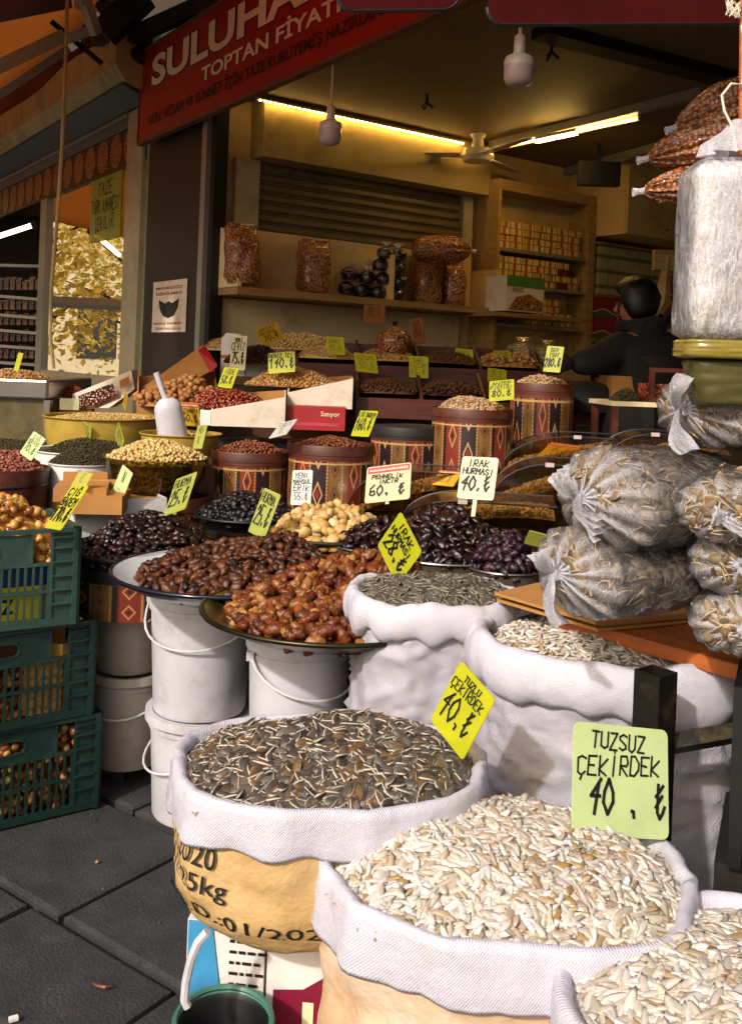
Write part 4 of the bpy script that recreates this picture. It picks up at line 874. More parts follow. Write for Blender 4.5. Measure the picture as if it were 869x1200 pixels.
# ================================================================ sacks, buckets, trays, crates
def sup(a, e=2.6): return (abs(math.cos(a)) ** e + abs(math.sin(a)) ** e) ** (-1 / e)
def uvcyl(Rm): return lambda p: ((math.atan2(p.y, p.x) % (2 * PI)) * Rm, p.z)
def sack(name, label, cat, C, Rx, Ry, z0, cuff, mb, mc, rz=0, seed=0, roll=0, bulge=.04, base=.86, sq=2.5, wr=.007, flare=0, slump=.0):
    """C = centre of the mouth at rim height; body under it down to z0, lining folded out over the rim"""
    t = thing(name, label, cat, (C.x, C.y, 0), rz); z1 = C.z; rg = random.Random(seed); ph = [rg.uniform(0, 6) for _ in range(8)]; H = z1 - z0; k = Ry / Rx
    ng = 9 if not roll else 11
    def wob(a, hh):
        w_ = 2 * PI / ng; b_ = a + .25 * math.sin(2 * a + ph[4]); m1 = .78 if roll else .45; return m1 + (1 - m1) * math.cos(w_ / 2) / math.cos((b_ + ph[5]) % w_ - w_ / 2) * 1.02 + wob0(a, hh) - 1
    def wob0(a, hh): return 1 + .018 * math.sin(3 * a + ph[0]) + .012 * math.sin(5 * a + ph[1]) + .006 * math.sin(11 * a + ph[2] + hh * 9)
    def crease(a, z, amp):
        x, y = math.cos(a), math.sin(a)
        return amp * (noise.noise(Vector((x * 3 + seed, y * 3, z * 16))) + .6 * noise.noise(Vector((x * 7, y * 7 + seed, z * 34))) + .7 * (1 - abs(noise.noise(Vector((x * 2.2, y * 2.2, z * 22 + seed)))) * 4) * .5) * (.45 if roll else 1) + (max(0, 1 - 9 * abs(noise.noise(Vector((x * 1.6 + z * 2, y * 1.6, z * 13 + seed * 2))))) * .010 + max(0, 1 - 7 * abs(noise.noise(Vector((x * 2.6, y * 2.6 - z * 3, z * 24 + seed))))) * .006 if roll else 0)
    def body_r(a, hh):
        f = base + (1 - base) * min(1, hh / .25) ** .5 + bulge * math.sin(PI * hh) + flare * hh
        return f * wob(a, hh) * sup(a, sq)
    n, m_ = (128, 84) if roll else (96, 34); V = []; Fs = []
    for i in range(m_ + 1):
        hh = i / m_; zz = z0 + H * hh * 1.0 - .004
        for j in range(n):
            a = 2 * PI * j / n; r = body_r(a, hh) * (Rx - .006) + crease(a, zz, wr) * (1 if i < m_ - 1 else .2); V.append((r * math.cos(a), r * math.sin(a) * k, zz + slump * math.sin(2 * a + ph[3]) * (1 - hh)))
    for i in range(m_):
        for j in range(n): Fs.append((i * n + j, i * n + (j + 1) % n, (i + 1) * n + (j + 1) % n, (i + 1) * n + j))
    Fs.append(tuple(range(n))[::-1]); M().add(V, Fs).build('body', mb, t, smooth=180, uvf=uvcyl(Rx))
    def rim_r(a): return body_r(a, 1) * Rx
    prof = []
    if roll:
        for q in range(13): a = PI * .75 - q * PI * 1.75 / 12; prof.append((roll * .35 + math.cos(a) * roll, math.sin(a) * roll * 2.0 - roll * 1.1))
    else: prof = [(-.022, -.06), (-.015, -.02), (-.010, .004), (-.002, .010), (.006, .008), (.008, -.004), (.010, -cuff * .3), (.011, -cuff * .6), (.014, -cuff * .93), (.013, -cuff), (.007, -cuff * .96)]
    V = []; Fs = []; nn = 120
    for i, (dr, dz) in enumerate(prof):
        for j in range(nn):
            a = 2 * PI * j / nn; fold = noise.noise(Vector((math.cos(a) * 4 + seed, math.sin(a) * 4, 3))); f2 = noise.noise(Vector((math.cos(a) * 11, math.sin(a) * 11 + seed, dz * 40)))
            low = max(0, -dz) / max(.01, cuff); r = rim_r(a) + dr * (1 + .35 * fold * .6) + f2 * (.003 if roll else .004) + (.0032 * noise.noise(Vector((math.cos(a) * 26, math.sin(a) * 26, dz * 12 + seed))) if roll else 0) + (low * .010 * fold if not roll else 0)
            z = z1 + dz * (1 + (.35 if roll else .16) * fold) + (.012 if roll else .004) * noise.noise(Vector((math.cos(a) * 2.2, math.sin(a) * 2.2, seed + 9)))
            if roll: z += f2 * .003
            V.append((r * math.cos(a), r * math.sin(a) * k, z))
    for i in range(len(prof) - 1):
        for j in range(nn): Fs.append((i * nn + j, i * nn + (j + 1) % nn, (i + 1) * nn + (j + 1) % nn, (i + 1) * nn + j))
    o = M().add(V, Fs).build('rolled_rim' if roll else 'folded_cuff', mc, t, smooth=180, uvf=uvcyl(Rx)); s_ = o.modifiers.new('thickness', 'SOLIDIFY'); s_.thickness = .0025
    t['f'] = 0; del t['f']
    return t, (lambda a, z: body_r(a, (z - z0) / H) * (Rx - .006) + .0045 + crease(a, z, wr)), k
def bucket(px, py, hw, z, H, label, m=None, lid=None, ang=None, taper=.9, hsag=.07, name='bucket', group=None):
    """px,py = centre of the top rim"""
    C = P(px, py, z); r = hw / F * z; z0 = C.z - H; m = m or m_white; t = thing(name, label, 'bucket', (C.x, C.y, z0), 0, group)
    M().lathe([(0, .004), (r * taper * .93, .0), (r * taper * .95, .006), (r * .93, H * .86)], 48).build('body', m, t, smooth=True)
    M().lathe([(r * .935, H * .855), (r * .965, H * .86), (r * .965, H * .895), (r * .94, H * .90), (r * .94, H * .915), (r, H * .92), (r * 1.0, H * .975), (r * .985, H), (r * .93, H), (r * .925, H * .9)], 48).build('rim', m, t, smooth=30)
    if lid: M().lathe([(0, H - .012), (r * .90, H - .012), (r * .91, H + .004), (r * 1.03, H + .005), (r * 1.035, H - .02), (r * 1.005, H - .02)], 48).build('lid', m, t, smooth=30)
    if ang is not None:
        pts = []; a0 = R(ang)
        for k in range(17): u = -1 + k / 8; b = u * PI / 2; rr = r * 1.03; pts.append((rr * math.cos(a0 + b), rr * math.sin(a0 + b), H * .89 - hsag * (1 - u * u) ** .8 - .0))
        M().tube(pts, .0035, 6).build('handle', m_handle, t, smooth=True)
        for e in (pts[0], pts[-1]): M().box(e, (.018, .018, .022)).build('handle_ear', m, t)
    return t, C, r
FRONT = -90
# gray buckets at the left, white stacks under the trays
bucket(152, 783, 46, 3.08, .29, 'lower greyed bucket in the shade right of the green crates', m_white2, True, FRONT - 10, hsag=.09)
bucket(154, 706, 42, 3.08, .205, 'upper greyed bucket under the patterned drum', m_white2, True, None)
bucket(240, 828, 66, 2.86, 1.35 - (828 - 418) / F * 2.86, 'lower white bucket of the stack under the brown dates', None, True, FRONT - 60, hsag=.12)
bucket(239, 690, 64, 2.86, .352, 'upper white bucket directly under the navy rimmed tray', None, None, FRONT - 10, taper=.88, hsag=.1)
zW = 1.35 - (742 - 424) / F * 2.42
bucket(352, 742, 63, 2.42, zW / 2, 'white bucket directly under the brass tray of amber dates', None, None, FRONT + 35, hsag=.09)
b2 = bucket(352, 742 + zW / 2 / 2.42 * F, 64, 2.42, zW / 2 - .006, 'bottom white bucket hidden low behind the kraft sack', None, True)
def tray(px, py, hw, z, dep, label, m_out, m_in, flare=.72, name='serving_tray', lip=.008, drop=.004):
    C = P(px, py, z); r = hw / F * z; t = thing(name, label, 'tray', C)
    M().lathe([(0, -dep), (r * flare, -dep), (r * .9, -dep * .45), (r, -.002), (r + lip * .3, 0.0), (r * .995, .004)], 64).build('underside', m_out, t, smooth=40)
    M().lathe([(0, -dep + .006), (r * flare - .004, -dep + .006), (r * .9 - .006, -dep * .4 + .003), (r - .006, .003)], 64).build('inside', m_in, t, smooth=40)
    M().tube([(r * math.cos(a * 2 * PI / 64), r * math.sin(a * 2 * PI / 64), .001) for a in range(64)], lip * .75, 8, True).build('rim', m_out, t, smooth=True)
    return C, r
T_AMB = spindle(.046, .026, .022, 8, 10, .5, .3, seed=1); T_BR = spindle(.041, .024, .017, 6, 7, .5, .26, seed=2); T_DK = spindle(.046, .026, .014, 5, 6, .5, .3, seed=3)
T_BLK = spindle(.034, .024, .017, 5, 7, .5, .4, seed=4); T_SEED = spindle(.0245, .0108, .0048, 4, 8, .62, 0, egg=.35); T_WS = spindle(.028, .0084, .0046, 4, 6, .6, 0, egg=.4)
T_NUT = spindle(.015, .0145, .014, 2, 5, .5, .05); T_ALM = spindle(.022, .012, .008, 2, 5, .6, .05); T_WAL = spindle(.036, .033, .033, 4, 8, .45, .08, seed=5); T_FIG = spindle(.042, .04, .024, 4, 8, .42, .12, seed=6)
T_YD = spindle(.036, .026, .026, 4, 8, .45, .04, seed=7); T_SM = spindle(.013, .008, .005, 2, 4, .7); T_BAG = spindle(.0285, .0118, .0045, 4, 8, .6, 0, egg=.35)
C, r = tray(268, 668, 134, 2.68, .05, 'navy rimmed white enamel tray of brown dates', m_navy, m_enamel)
heap(C + Vector((.03, .03, -.018)), r * .88, r * .9, .085, T_BR, k_brown, 520, 'brown_dates', 'brown dates heaped on the navy rimmed enamel tray', 'dates', 'brown_date', 'single brown date on the navy rimmed enamel tray', 'date', 'brown dates on the navy rimmed tray', 290, 2, .55, apex=(.4, .5), lump=.2)
C, r = tray(388, 713, 150, 2.32, .045, 'large worn brass tray of amber dates', m_brassd, m_brass)
heap(C + Vector((.03, .03, -.012)), r * .90, r * .88, .11, T_AMB, k_amber, 400, 'amber_dates', 'amber dates heaped on the worn brass tray', 'dates', 'amber_date', 'single amber date on the worn brass tray', 'date', 'amber dates on the brass tray', 300, 2, .7, apex=(.5, .5), lump=.2)
# blackish dates over a patterned drum
def drum(px, py, hw, z, H, label, seed=0, cov=m_redwood, npan=5, rim=.038, ph=.0, closed=False):
    C = P(px, py, z); r = hw / F * z; t = thing('patterned_drum', label, 'drum', (C.x, C.y, C.z - H), seed)
    M().lathe([(0, 0), (r * .97, 0), (r * .97, H - rim)], 56).build('body', m_kilim, t, smooth=30, uvf=lambda p: ((math.atan2(p.y, p.x) / (2 * PI) + .75 + ph) % 1 * npan * .9999, min(1, max(0, p.z / (H - rim)))))
    M().lathe([(r * .975, H - rim - .012), (r * .985, H - rim - .012), (r * .985, H - rim), (r * 1.0, H - rim + .001), (r * 1.0, H - .004), (r * .99, H), (r * .96, H), (r * .955, H - .03)], 56).build('wooden_rim', cov, t, smooth=30)
    if closed: M().lathe([(0, H - .003), (r * .955, H - .003)], 56).build('lid', cov, t)
    else: M().lathe([(0, H - .05), (r * .95, H - .05)], 40).build('inner_board', m_dark, t)
    return C, r
drum(160, 655, 74, 3.08, .152, 'low patterned drum under the blackish dates', .6, m_dark, rim=.03)
C, r = tray(172, 641, 88, 3.06, .04, 'tinned pan of blackish dates above the low drum', m_dark, m_tin, .8, 'serving_pan')
heap(C + Vector((0, 0, -.01)), r * .92, r * .92, .10, T_BLK, k_black if 0 else k_dark, 360, 'blackish_dates', 'blackish wrinkled dates heaped in the tinned pan', 'dates', 'blackish_date', 'single blackish date in the tinned pan', 'date', 'blackish dates in the tinned pan', 240, 2, .4, apex=(.1, .3), lump=.15)
# figs, prunes, dark dates, raisins, mulberries
drum(388, 640, 72, 3.12, .15, 'low dark patterned drum under the dried figs', .3, m_dark, rim=.03)
C, r = tray(388, 624, 74, 3.12, .035, 'shallow dark tray of dried figs', m_dark, m_tin, .85)
heap(C, r * .92, r * .92, .075, T_FIG, k_fig, 150, 'dried_figs', 'pale dried figs heaped on the shallow tray', 'figs', 'dried_fig', 'single pale dried fig on the shallow tray', 'fig', 'figs on the shallow tray', 110, 2, .5, lump=.15)
C, r = tray(290, 603, 60, 3.42, .04, 'black rimmed pan of black mulberries', m_black, m_dark, .85, 'serving_pan')
heap(C, r * .92, r * .92, .065, T_BLK, k_black, 300, 'black_mulberries', 'black dried mulberries heaped in the pan', 'dried fruit', 'black_mulberry', 'single black mulberry in the black rimmed pan', 'mulberry', 'mulberries in the black pan', 120, 2, .4)
def pan(px, py, hw, z, H, label, m=m_tin):
    C = P(px, py, z); r = hw / F * z; t = thing('tin_pan', label, 'pan', C)
    M().lathe([(0, -H), (r * .9, -H), (r * .93, -H * .7), (r * .95, -H * .65), (r * .96, -H * .3), (r * .98, -.006), (r, 0), (r * .97, .001), (r * .94, -.02), (r * .88, -H + .006), (0, -H + .006)], 56).build('body', m, t, smooth=30)
    M().tube([(r * math.cos(a * 2 * PI / 56), r * math.sin(a * 2 * PI / 56), 0) for a in range(56)], .0035, 6, True).build('rim', m_steel, t, smooth=True); return C, r
C, r = pan(442, 638, 52, 2.98, .075, 'ribbed tinned pan of prunes, left of the larger pan')
heap(C, r * .93, r * .93, .07, T_DK, k_dark, 110, 'prunes', 'dark prunes heaped in the left ribbed pan', 'dried fruit', 'prune', 'single dark prune in the left ribbed pan', 'prune', 'prunes in the left pan', 60, 2, .5)
C, r = pan(523, 646, 80, 2.82, .07, 'wide ribbed tinned pan of dark glossy dates')
heap(C, r * .95, r * .95, .115, T_DK, k_dark, 230, 'dark_dates', 'dark glossy dates heaped in the wide ribbed pan', 'dates', 'dark_date', 'single dark glossy date in the wide ribbed pan', 'date', 'dark dates in the wide pan', 180, 2, .5, lump=.2)
C, r = pan(592, 664, 46, 2.66, .06, 'small tinned pan of purple raisins beside the clear bags')
heap(C, r * .95, r * .95, .085, T_BLK, k_purple, 150, 'purple_raisins', 'purple raisins heaped in the small pan', 'dried fruit', 'purple_raisin', 'single purple raisin in the small pan', 'raisin', 'raisins in the small pan', 80, 2, .4)
# tall patterned drums
for px_, py_, hw_, z_, H_, lab, sd, ph, km, tm, n, hgt, nm, fl in (
    (294, 527, 46, 3.82, .32, 'patterned drum of roasted hazelnuts, leftmost of the tall drums', 0, .12, k_hazel, T_NUT, 420, .05, 'roasted_hazelnuts', 'roasted hazelnuts filling the leftmost tall drum'),
    (388, 519, 51, 3.78, .33, 'patterned drum of almonds beside the hazelnut drum', 0, .43, k_hazel, T_ALM, 420, .04, 'brown_almonds', 'brown almonds filling the second tall drum'),
    (553, 478, 48, 4.08, .33, 'patterned drum of pistachios in front of the tallest drum', 0, .22, k_pist, T_ALM, 420, .07, 'pistachios', 'pistachios heaped over the wooden rim of the front drum'),
    (635, 449, 38, 4.45, .46, 'tallest patterned drum with a red wooden rim', 0, .35, k_pist, T_ALM, 320, .055, 'shelled_pistachios', 'pale nuts heaped in the tallest drum')):
    C, r = drum(px_, py_, hw_, z_, H_, lab, sd, ph=ph); heap(C + Vector((0, 0, -.02)), r * .92, r * .92, hgt, tm, km, n, nm, fl, 'nuts', layers=2)
drum(478, 499, 44, 4.15, .35, 'closed patterned drum with a dark lid behind the printed 60 card', .0, m_dark, closed=True, ph=.3)
# left group: bowls, tubs and a wooden tub
def bowl(px, py, hw, z, H, label, m, base=.7, name='bowl', cat='bowl', ey=1):
    C = P(px, py, z); r = hw / F * z; t = thing(name, label, cat, C)
    M().lathe([(0, -H), (r * base, -H), (r * (base * .4 + .6), -H * .55), (r * .97, -.012), (r * 1.02, -.004), (r * 1.02, 0), (r * .965, -.002), (r * (base * .4 + .585), -H * .55), (r * base * .97, -H + .006), (0, -H + .006)], 56, ey=ey).build('shell', m, t, smooth=30); return C, r
C, r = bowl(184, 534, 61, 3.6, .125, 'clear yellowed plastic bowl of blanched hazelnuts', m_bowl, .8)
heap(C + Vector((0, 0, -.01)), r * .94, r * .94, .06, T_NUT, k_blanch, 620, 'blanched_hazelnuts', 'blanched hazelnuts heaped above the clear bowl', 'nuts', smax=1.3, layers=2)
o = joined('nut_fill', T_NUT, np.array([[C.x + r * (.72 + .2 * (1 + h)) * .97 * math.cos(a), C.y + r * (.72 + .2 * (1 + h)) * .97 * math.sin(a), C.z + h * .115] for a, h in zip(RNG.uniform(0, 2 * PI, 900), RNG.uniform(-1, -.05, 900))]), rots(900, .5), RNG.uniform(.9, 1.3, 900), k_blanch,
     (np.array([[C.x + r * q * math.cos(a * 2 * PI / 28), C.y + r * q * math.sin(a * 2 * PI / 28), C.z + h] for q, h in ((.66, -.115), (.88, -.02)) for a in range(28)]), np.array([x for a in range(28) for x in ((a, (a + 1) % 28, 28 + (a + 1) % 28), (a, 28 + (a + 1) % 28, 28 + a))])))
o = bpy.data.objects.new('bowl_filling', o); COL.objects.link(o); o['kind'] = 'stuff'; o['label'] = 'blanched hazelnuts seen through the side of the clear bowl'; o['category'] = 'nuts'
drum(205, 580, 40, 3.62, .18, 'small red drum below the clear hazelnut bowl', .9, m_redwood, rim=.05)
m_ytub = plain('yellowed translucent tub', 'a88c3a', .3, var=.2, scale=6, dirt='6b6420', bump=.03)
C, r = bowl(122, 487, 68, 4.25, .14, 'wide yellowed tub of pale seeds behind the cards', m_ytub, .9, 'tub', 'tub'); heap(C + Vector((0, 0, -.02)), r * .94, r * .94, .03, T_SM, k_cook, 700, 'pale_seeds', 'pale seeds filling the wide yellowed tub', 'seeds')
C, r = bowl(212, 507, 47, 3.95, .09, 'beige bowl holding the white scoop', m_ytub, .85); heap(C + Vector((0, 0, -.03)), r * .92, r * .92, .02, T_SM, k_cook, 260, 'beige_seeds', 'pale seeds in the beige bowl', 'seeds')
C, r = bowl(100, 526, 58, 3.95, .1, 'white lined low sack mouth of dark pumpkin seeds', m_cuff if 0 else m_cardw2, .98, 'lined_tub', 'tub')
heap(C + Vector((.02, 0, -.01)), r * .92, r * .92, .05, T_SM, k_olive, 900, 'dark_pumpkin_seeds', 'dark green pumpkin seeds in the white lined tub', 'seeds')
C, r = bowl(98, 541, 40, 3.75, .10, 'tan drum with a white band left of the hazelnut bowl', m_cardw2, .98, 'banded_tub', 'tub'); heap(C + Vector((0, 0, 0)), r * .95, r * .95, .05, T_SM, k_olive, 500, 'green_seeds', 'olive green seeds in the tan drum', 'seeds')
o = M().lathe([(0, -.3), (r * .99, -.3), (r * .99, -.101), (0, -.101)], 40).build('tan_drum', m_card, smooth=30); o.location = C; o['label'] = 'tan cardboard drum under the white banded tub'; o['category'] = 'drum'
C, r = bowl(8, 523, 62, 4.2, .10, 'white tub of dark leaves at the left edge behind the peanuts', m_cardw2, .95, 'tub', 'tub'); heap(C, r * .93, r * .93, .03, T_SM, k_olive, 500, 'dark_leaves', 'dark dried leaves in the white tub at the left edge', 'herbs')
P1, r1 = P(8, 547, 3.6), 48 / F * 3.6
t = thing('wooden_tub', 'brown wooden tub of pink brown peanuts at the left edge', 'tub', (P1.x, P1.y, P1.z - .22)); M().lathe([(0, 0), (r1 * .94, 0), (r1, .16), (r1 * 1.01, .165), (r1 * 1.03, .22), (r1 * .97, .22), (r1 * .94, .17)], 48).build('staves', m_redwood, t, smooth=30); M().tube([(r1 * 1.005 * math.cos(a * PI / 24), r1 * 1.005 * math.sin(a * PI / 24), .16) for a in range(48)], .006, 6, True).build('hoop', m_brassd, t)
heap(P1 + Vector((0, 0, -.02)), r1 * .95, r1 * .95, .08, T_ALM, k_pink, 700, 'peanuts', 'pink brown peanuts heaped in the wooden tub', 'nuts', layers=2)

# ---------------------------------------------------------------- sacks
def wrapped(fnr, k, t, s, a_mid, zmid, hgt, width, m, Rm, tilt=0, name='printed_text'):
    def f(v):
        x, y = v.x, v.y; x, y = x * math.cos(tilt) - y * math.sin(tilt), x * math.sin(tilt) + y * math.cos(tilt)
        a = a_mid + x / Rm; z = zmid + y; r = fnr(a, z) + .0018; return Vector((r * math.cos(a), r * math.sin(a) * k, z))
    return text_on(s, None, width, m, t, name, bold=.004, height=hgt, fn=f)
C1 = P(385, 903, 1.60); Z1 = .678; C1.z = Z1
t, fr_, k_ = sack('kraft_seed_sack', 'brown kraft sack of striped sunflower seeds with a white folded lining', 'sack', C1, .255, .192, .462, .060, m_paper, m_cuff, R(4), 1, sq=2.5, base=.80, bulge=.03, wr=.006, slump=.004)
for s_, am, zz, hh, wd in (('TM.2020', -146, .603, .034, .17), ('Wt:25kg', -143, .556, .036, .18), ('Exp.D.:01/2021', -124, .506, .030, .34)):
    wrapped(fr_, k_, t, s_, R(am), zz, hh, wd, m_ink, .27, R(-3))
heap(C1 + Vector((.0, .0, -.012)), .243, .178, .06, T_SEED, k_strip, 1500, 'striped_sunflower_seeds', 'striped sunflower seeds filling the kraft sack', 'seeds', 'striped_sunflower_seed', 'single striped sunflower seed in the kraft sack', 'seed', 'striped seeds in the kraft sack', 300, 3, .3, rz=R(4), sq=.35, pw=.8, lump=.16, apex=(.2, .3), smin=1.4, smax=1.9)
C2 = P(592, 1018, 1.42); C2.z = .605
t, _, _ = sack('white_seed_sack', 'stained pale sack of white sunflower seeds with a crumpled folded top', 'sack', C2, .270, .205, .0, .075, m_dirtysack, m_cuff, R(-6), 2, sq=2.35, base=.86, bulge=.02, wr=.009)
heap(C2 + Vector((0, 0, -.010)), .256, .190, .068, T_WS, k_white, 1700, 'white_sunflower_seeds', 'white sunflower seeds filling the stained pale sack', 'seeds', 'white_sunflower_seed', 'single white sunflower seed in the stained pale sack', 'seed', 'white seeds in the stained pale sack', 300, 3, .27, rz=R(-6), sq=.3, pw=.8, lump=.14, apex=(.0, .35), smin=1.3, smax=1.75)
C3 = P(905, 1180, 1.17); C3.z = .585
sack('corner_seed_sack', 'white sack of large white seeds cut off by the lower right corner', 'sack', C3, .262, .23, .0, .09, m_dirtysack, m_cuff, 0, 3, wr=.008)
heap(C3 + Vector((0, 0, -.016)), .25, .218, .05, T_WS, k_white, 1400, 'large_white_seeds', 'white sunflower seeds filling the corner sack', 'seeds', layers=3, tilt=.27, sq=.3, smin=1.4, smax=1.9, pw=.8)
C4 = P(507, 697, 2.17); C4.z = .825
sack('woven_seed_sack', 'white woven sack of grey striped seeds with thick rolled rim, behind the kraft sack', 'sack', C4, .176, .155, 0, .05, m_sack, m_cuff, R(5), 4, roll=.019, base=.9, bulge=.07, wr=.011, sq=2.3)
heap(C4 + Vector((.01, .01, .006)), .178, .152, .035, T_SEED, k_strip2, 1000, 'grey_striped_seeds', 'grey striped seeds filling the rolled white sack', 'seeds', layers=2, tilt=.4, smin=1.1, smax=1.5, sq=.2)
C5 = P(712, 752, 1.93); C5.z = .80
t5, fr5, k5 = sack('woven_seed_sack', 'widest white woven sack with rolled rim, beside the steel post', 'sack', C5, .243, .20, 0, .05, m_sack, m_cuff, R(-4), 6, roll=.024, base=.93, bulge=.07, wr=.011, sq=2.4)
mm = M(); 
for a0, a1, in ((-30, -24), (-22, -18)):
    for i in range(20):
        z_ = .05 + i * .035; A_, B_ = R(a0), R(a1); mm.add([((fr5(a, z) + .002) * math.cos(a), (fr5(a, z) + .002) * math.sin(a) * k5, z) for a, z in ((A_, z_), (B_, z_), (B_, z_ + .034), (A_, z_ + .034))], [(0, 1, 2, 3)])
mm.build('red_stripe', plain('red woven stripe', '8a2420', .6), t5, kind='stuff')
heap(C5 + Vector((0, 0, .0)), .226, .18, .03, T_WS, k_white, 900, 'pale_seeds', 'pale sunflower seeds in the widest rolled sack under the plank', 'seeds', layers=2, tilt=.4, sq=.2)
# what the kraft sack stands on
t = thing('fruit_carton', 'white carton with blue side and dark red lettered panel under the kraft sack', 'carton', (0, 0, 0))
pc = P(312, 1150, 1.52); t.location = (pc.x, pc.y, 0); t.rotation_euler = (0, 0, R(-6))
M().bb(0, .36, 0, .26, 0, .452).build('box', m_cardw2, t)
m_dred = plain('dark red print', '7a1430', .45, bump=0, dirt='5c1028')
pts = [(.012, .02), (.35, .02), (.35, .43), (.20, .425), (.12, .395), (.06, .355), (.012, .35)]
M().add([(x, -.002, z) for x, z in pts], [tuple(range(7))]).build('red_panel', m_dred, t)
TX = lambda x, z: Matrix.Translation((x, -.004, z)) @ Matrix.Rotation(PI / 2, 4, 'X')
text_on('IRIS', TX(.19, .30), .26, m_cream, t, height=.075); text_on('FRESH FRUIT', TX(.18, .225), .25, m_cream, t, height=.026, bold=.0); text_on('QUALITY', TX(.17, .165), .16, m_cream, t, height=.02)
mm = M(); mm.bb(-.13, -.004, -.004, .22, .0, .45); mm.build('side_flap', m_cardw2, t)
m_blue = plain('sky blue print', '3a8ab8', .5, dirt='2a5c80')
for o_, n_ in ((M().add([(-.128, -.007, .06), (-.07, -.007, .02), (-.045, -.007, .16), (-.09, -.007, .45), (-.128, -.007, .45)], [(0, 1, 2, 3, 4)]), 'blue_panel'),): o_.build(n_, m_blue, t)
mm = M(); rg = random.Random(1)
for i in range(22):
    z_ = .42 - i * .017; x_ = -.06; L = 0
    while L < .05: w_ = rg.uniform(.006, .016); mm.add([(x_ + L + 0.0, -.0065, z_), (x_ + L + w_, -.0065, z_), (x_ + L + w_, -.0065, z_ + .005), (x_ + L, -.0065, z_ + .005)], [(0, 1, 2, 3)]); L += w_ + .004
mm.build('small_print', m_ink, t, kind='stuff')
M().bb(-.02, .40, .27, .36, 0, .455).build('back_support', m_card, t)
pb = P(263, 1168, 1.42); t = thing('green_basin', 'green plastic basin with white rim and black liner beside the carton', 'basin', (pb.x, pb.y, .02), R(20))
M().lathe([(0, 0), (.07, 0), (.072, .34), (.076, .345)], 40, ex=.95).build('shell', m_gren, t, smooth=30); M().lathe([(.073, .34), (.068, .332), (.06, .03), (0, .03)], 40, ex=.95).build('black_liner', m_black, t, smooth=True)
M().tube([(.075 * .95 * math.cos(a), .075 * math.sin(a), .346) for a in [k * PI / 20 for k in range(40)]], .0045, 6, True).build('rim', m_gren, t, smooth=True)
bail = M().tube([P(x, y, 1.40) for x, y in ((243, 1092), (232, 1104), (224, 1124), (218, 1150), (216, 1172), (220, 1180))], .0065, 8).build('bail_handle', m_white, t, smooth=True); bail.matrix_parent_inverse = t.matrix_basis.inverted()
pk = onh(119, 1157, 0); t = M().tube([(-.022, .008, .004), (-.008, -.004, .006), (.01, -.008, .006), (.022, -.002, .004)], [.001, .004, .004, .001], 6).build('date_peel', k_amber, smooth=True); t.location = pk; t['label'] = 'curled brown date peel lying on the dark paving'; t['category'] = 'peel'
pk = onh(16, 1196, 0); t = M().box((0, 0, .004), (.018, .012, .006), rz=.5).build('paper_scrap', m_cardw2); t.location = pk; t['label'] = 'tiny white paper scrap at the lower left on the paving'; t['category'] = 'litter'
pk = onh(114, 1011, 0); t = M().lathe([(0, 0), (.006, .002), (.004, .006), (0, .008)], 8).build('dropped_nut', k_pink, smooth=True); t.location = pk; t['label'] = 'small dropped nut on the paving right of the green crates'; t['category'] = 'nut'

# ---------------------------------------------------------------- clear bags of seeds
def film_bag(L, Wd, Hh, seed, knot=.62, pleat=.10, neck=.035, fan=.055, blunt=.30):
    """pillow along x; knot end at x = 0. Returns film verts"""
    rg = random.Random(seed); n, m_ = 72, 34; V = []; Fs = []; kn = []; ph = [rg.uniform(0, 6) for _ in range(4)]
    def prof(s): return (min(1, (s / blunt)) ** .55) * (max(0, 1 - ((s - .45) / .57) ** 4) if s > .45 else 1) ** .5
    for i in range(m_ + 1):
        s = i / m_; r0 = prof(s); r0 = max(r0, .03)
        for j in range(n):
            a = 2 * PI * j / n; pl = pleat * math.exp(-s * (5.5 if blunt > .2 else 9)) * (math.sin(13 * a + ph[0]) + .6 * math.sin(21 * a + ph[1])); cr = .05 * noise.noise(Vector((s * 7 + seed, math.cos(a) * 2.2, math.sin(a) * 2.2))) + .03 * noise.noise(Vector((s * 18, math.cos(a) * 5 + seed, math.sin(a) * 5)))
            r = r0 * (1 + pl) + cr * min(1, s * 6) * (r0 > .2)
            sg = 1 if math.sin(a) >= 0 else -1; V.append((s * L, r * Wd * math.cos(a), r * Hh * (abs(math.sin(a)) ** (1.0 if sg > 0 else .8)) * sg)); kn.append(max(0, knot * math.exp(-s * 12) * (.55 + .45 * math.sin(13 * a + ph[0]))))
    for i in range(m_):
        for j in range(n): Fs.append((i * n + j, i * n + (j + 1) % n, (i + 1) * n + (j + 1) % n, (i + 1) * n + j))
    Fs.append(tuple(m_ * n + j for j in range(n)))
    return V, Fs, kn, prof
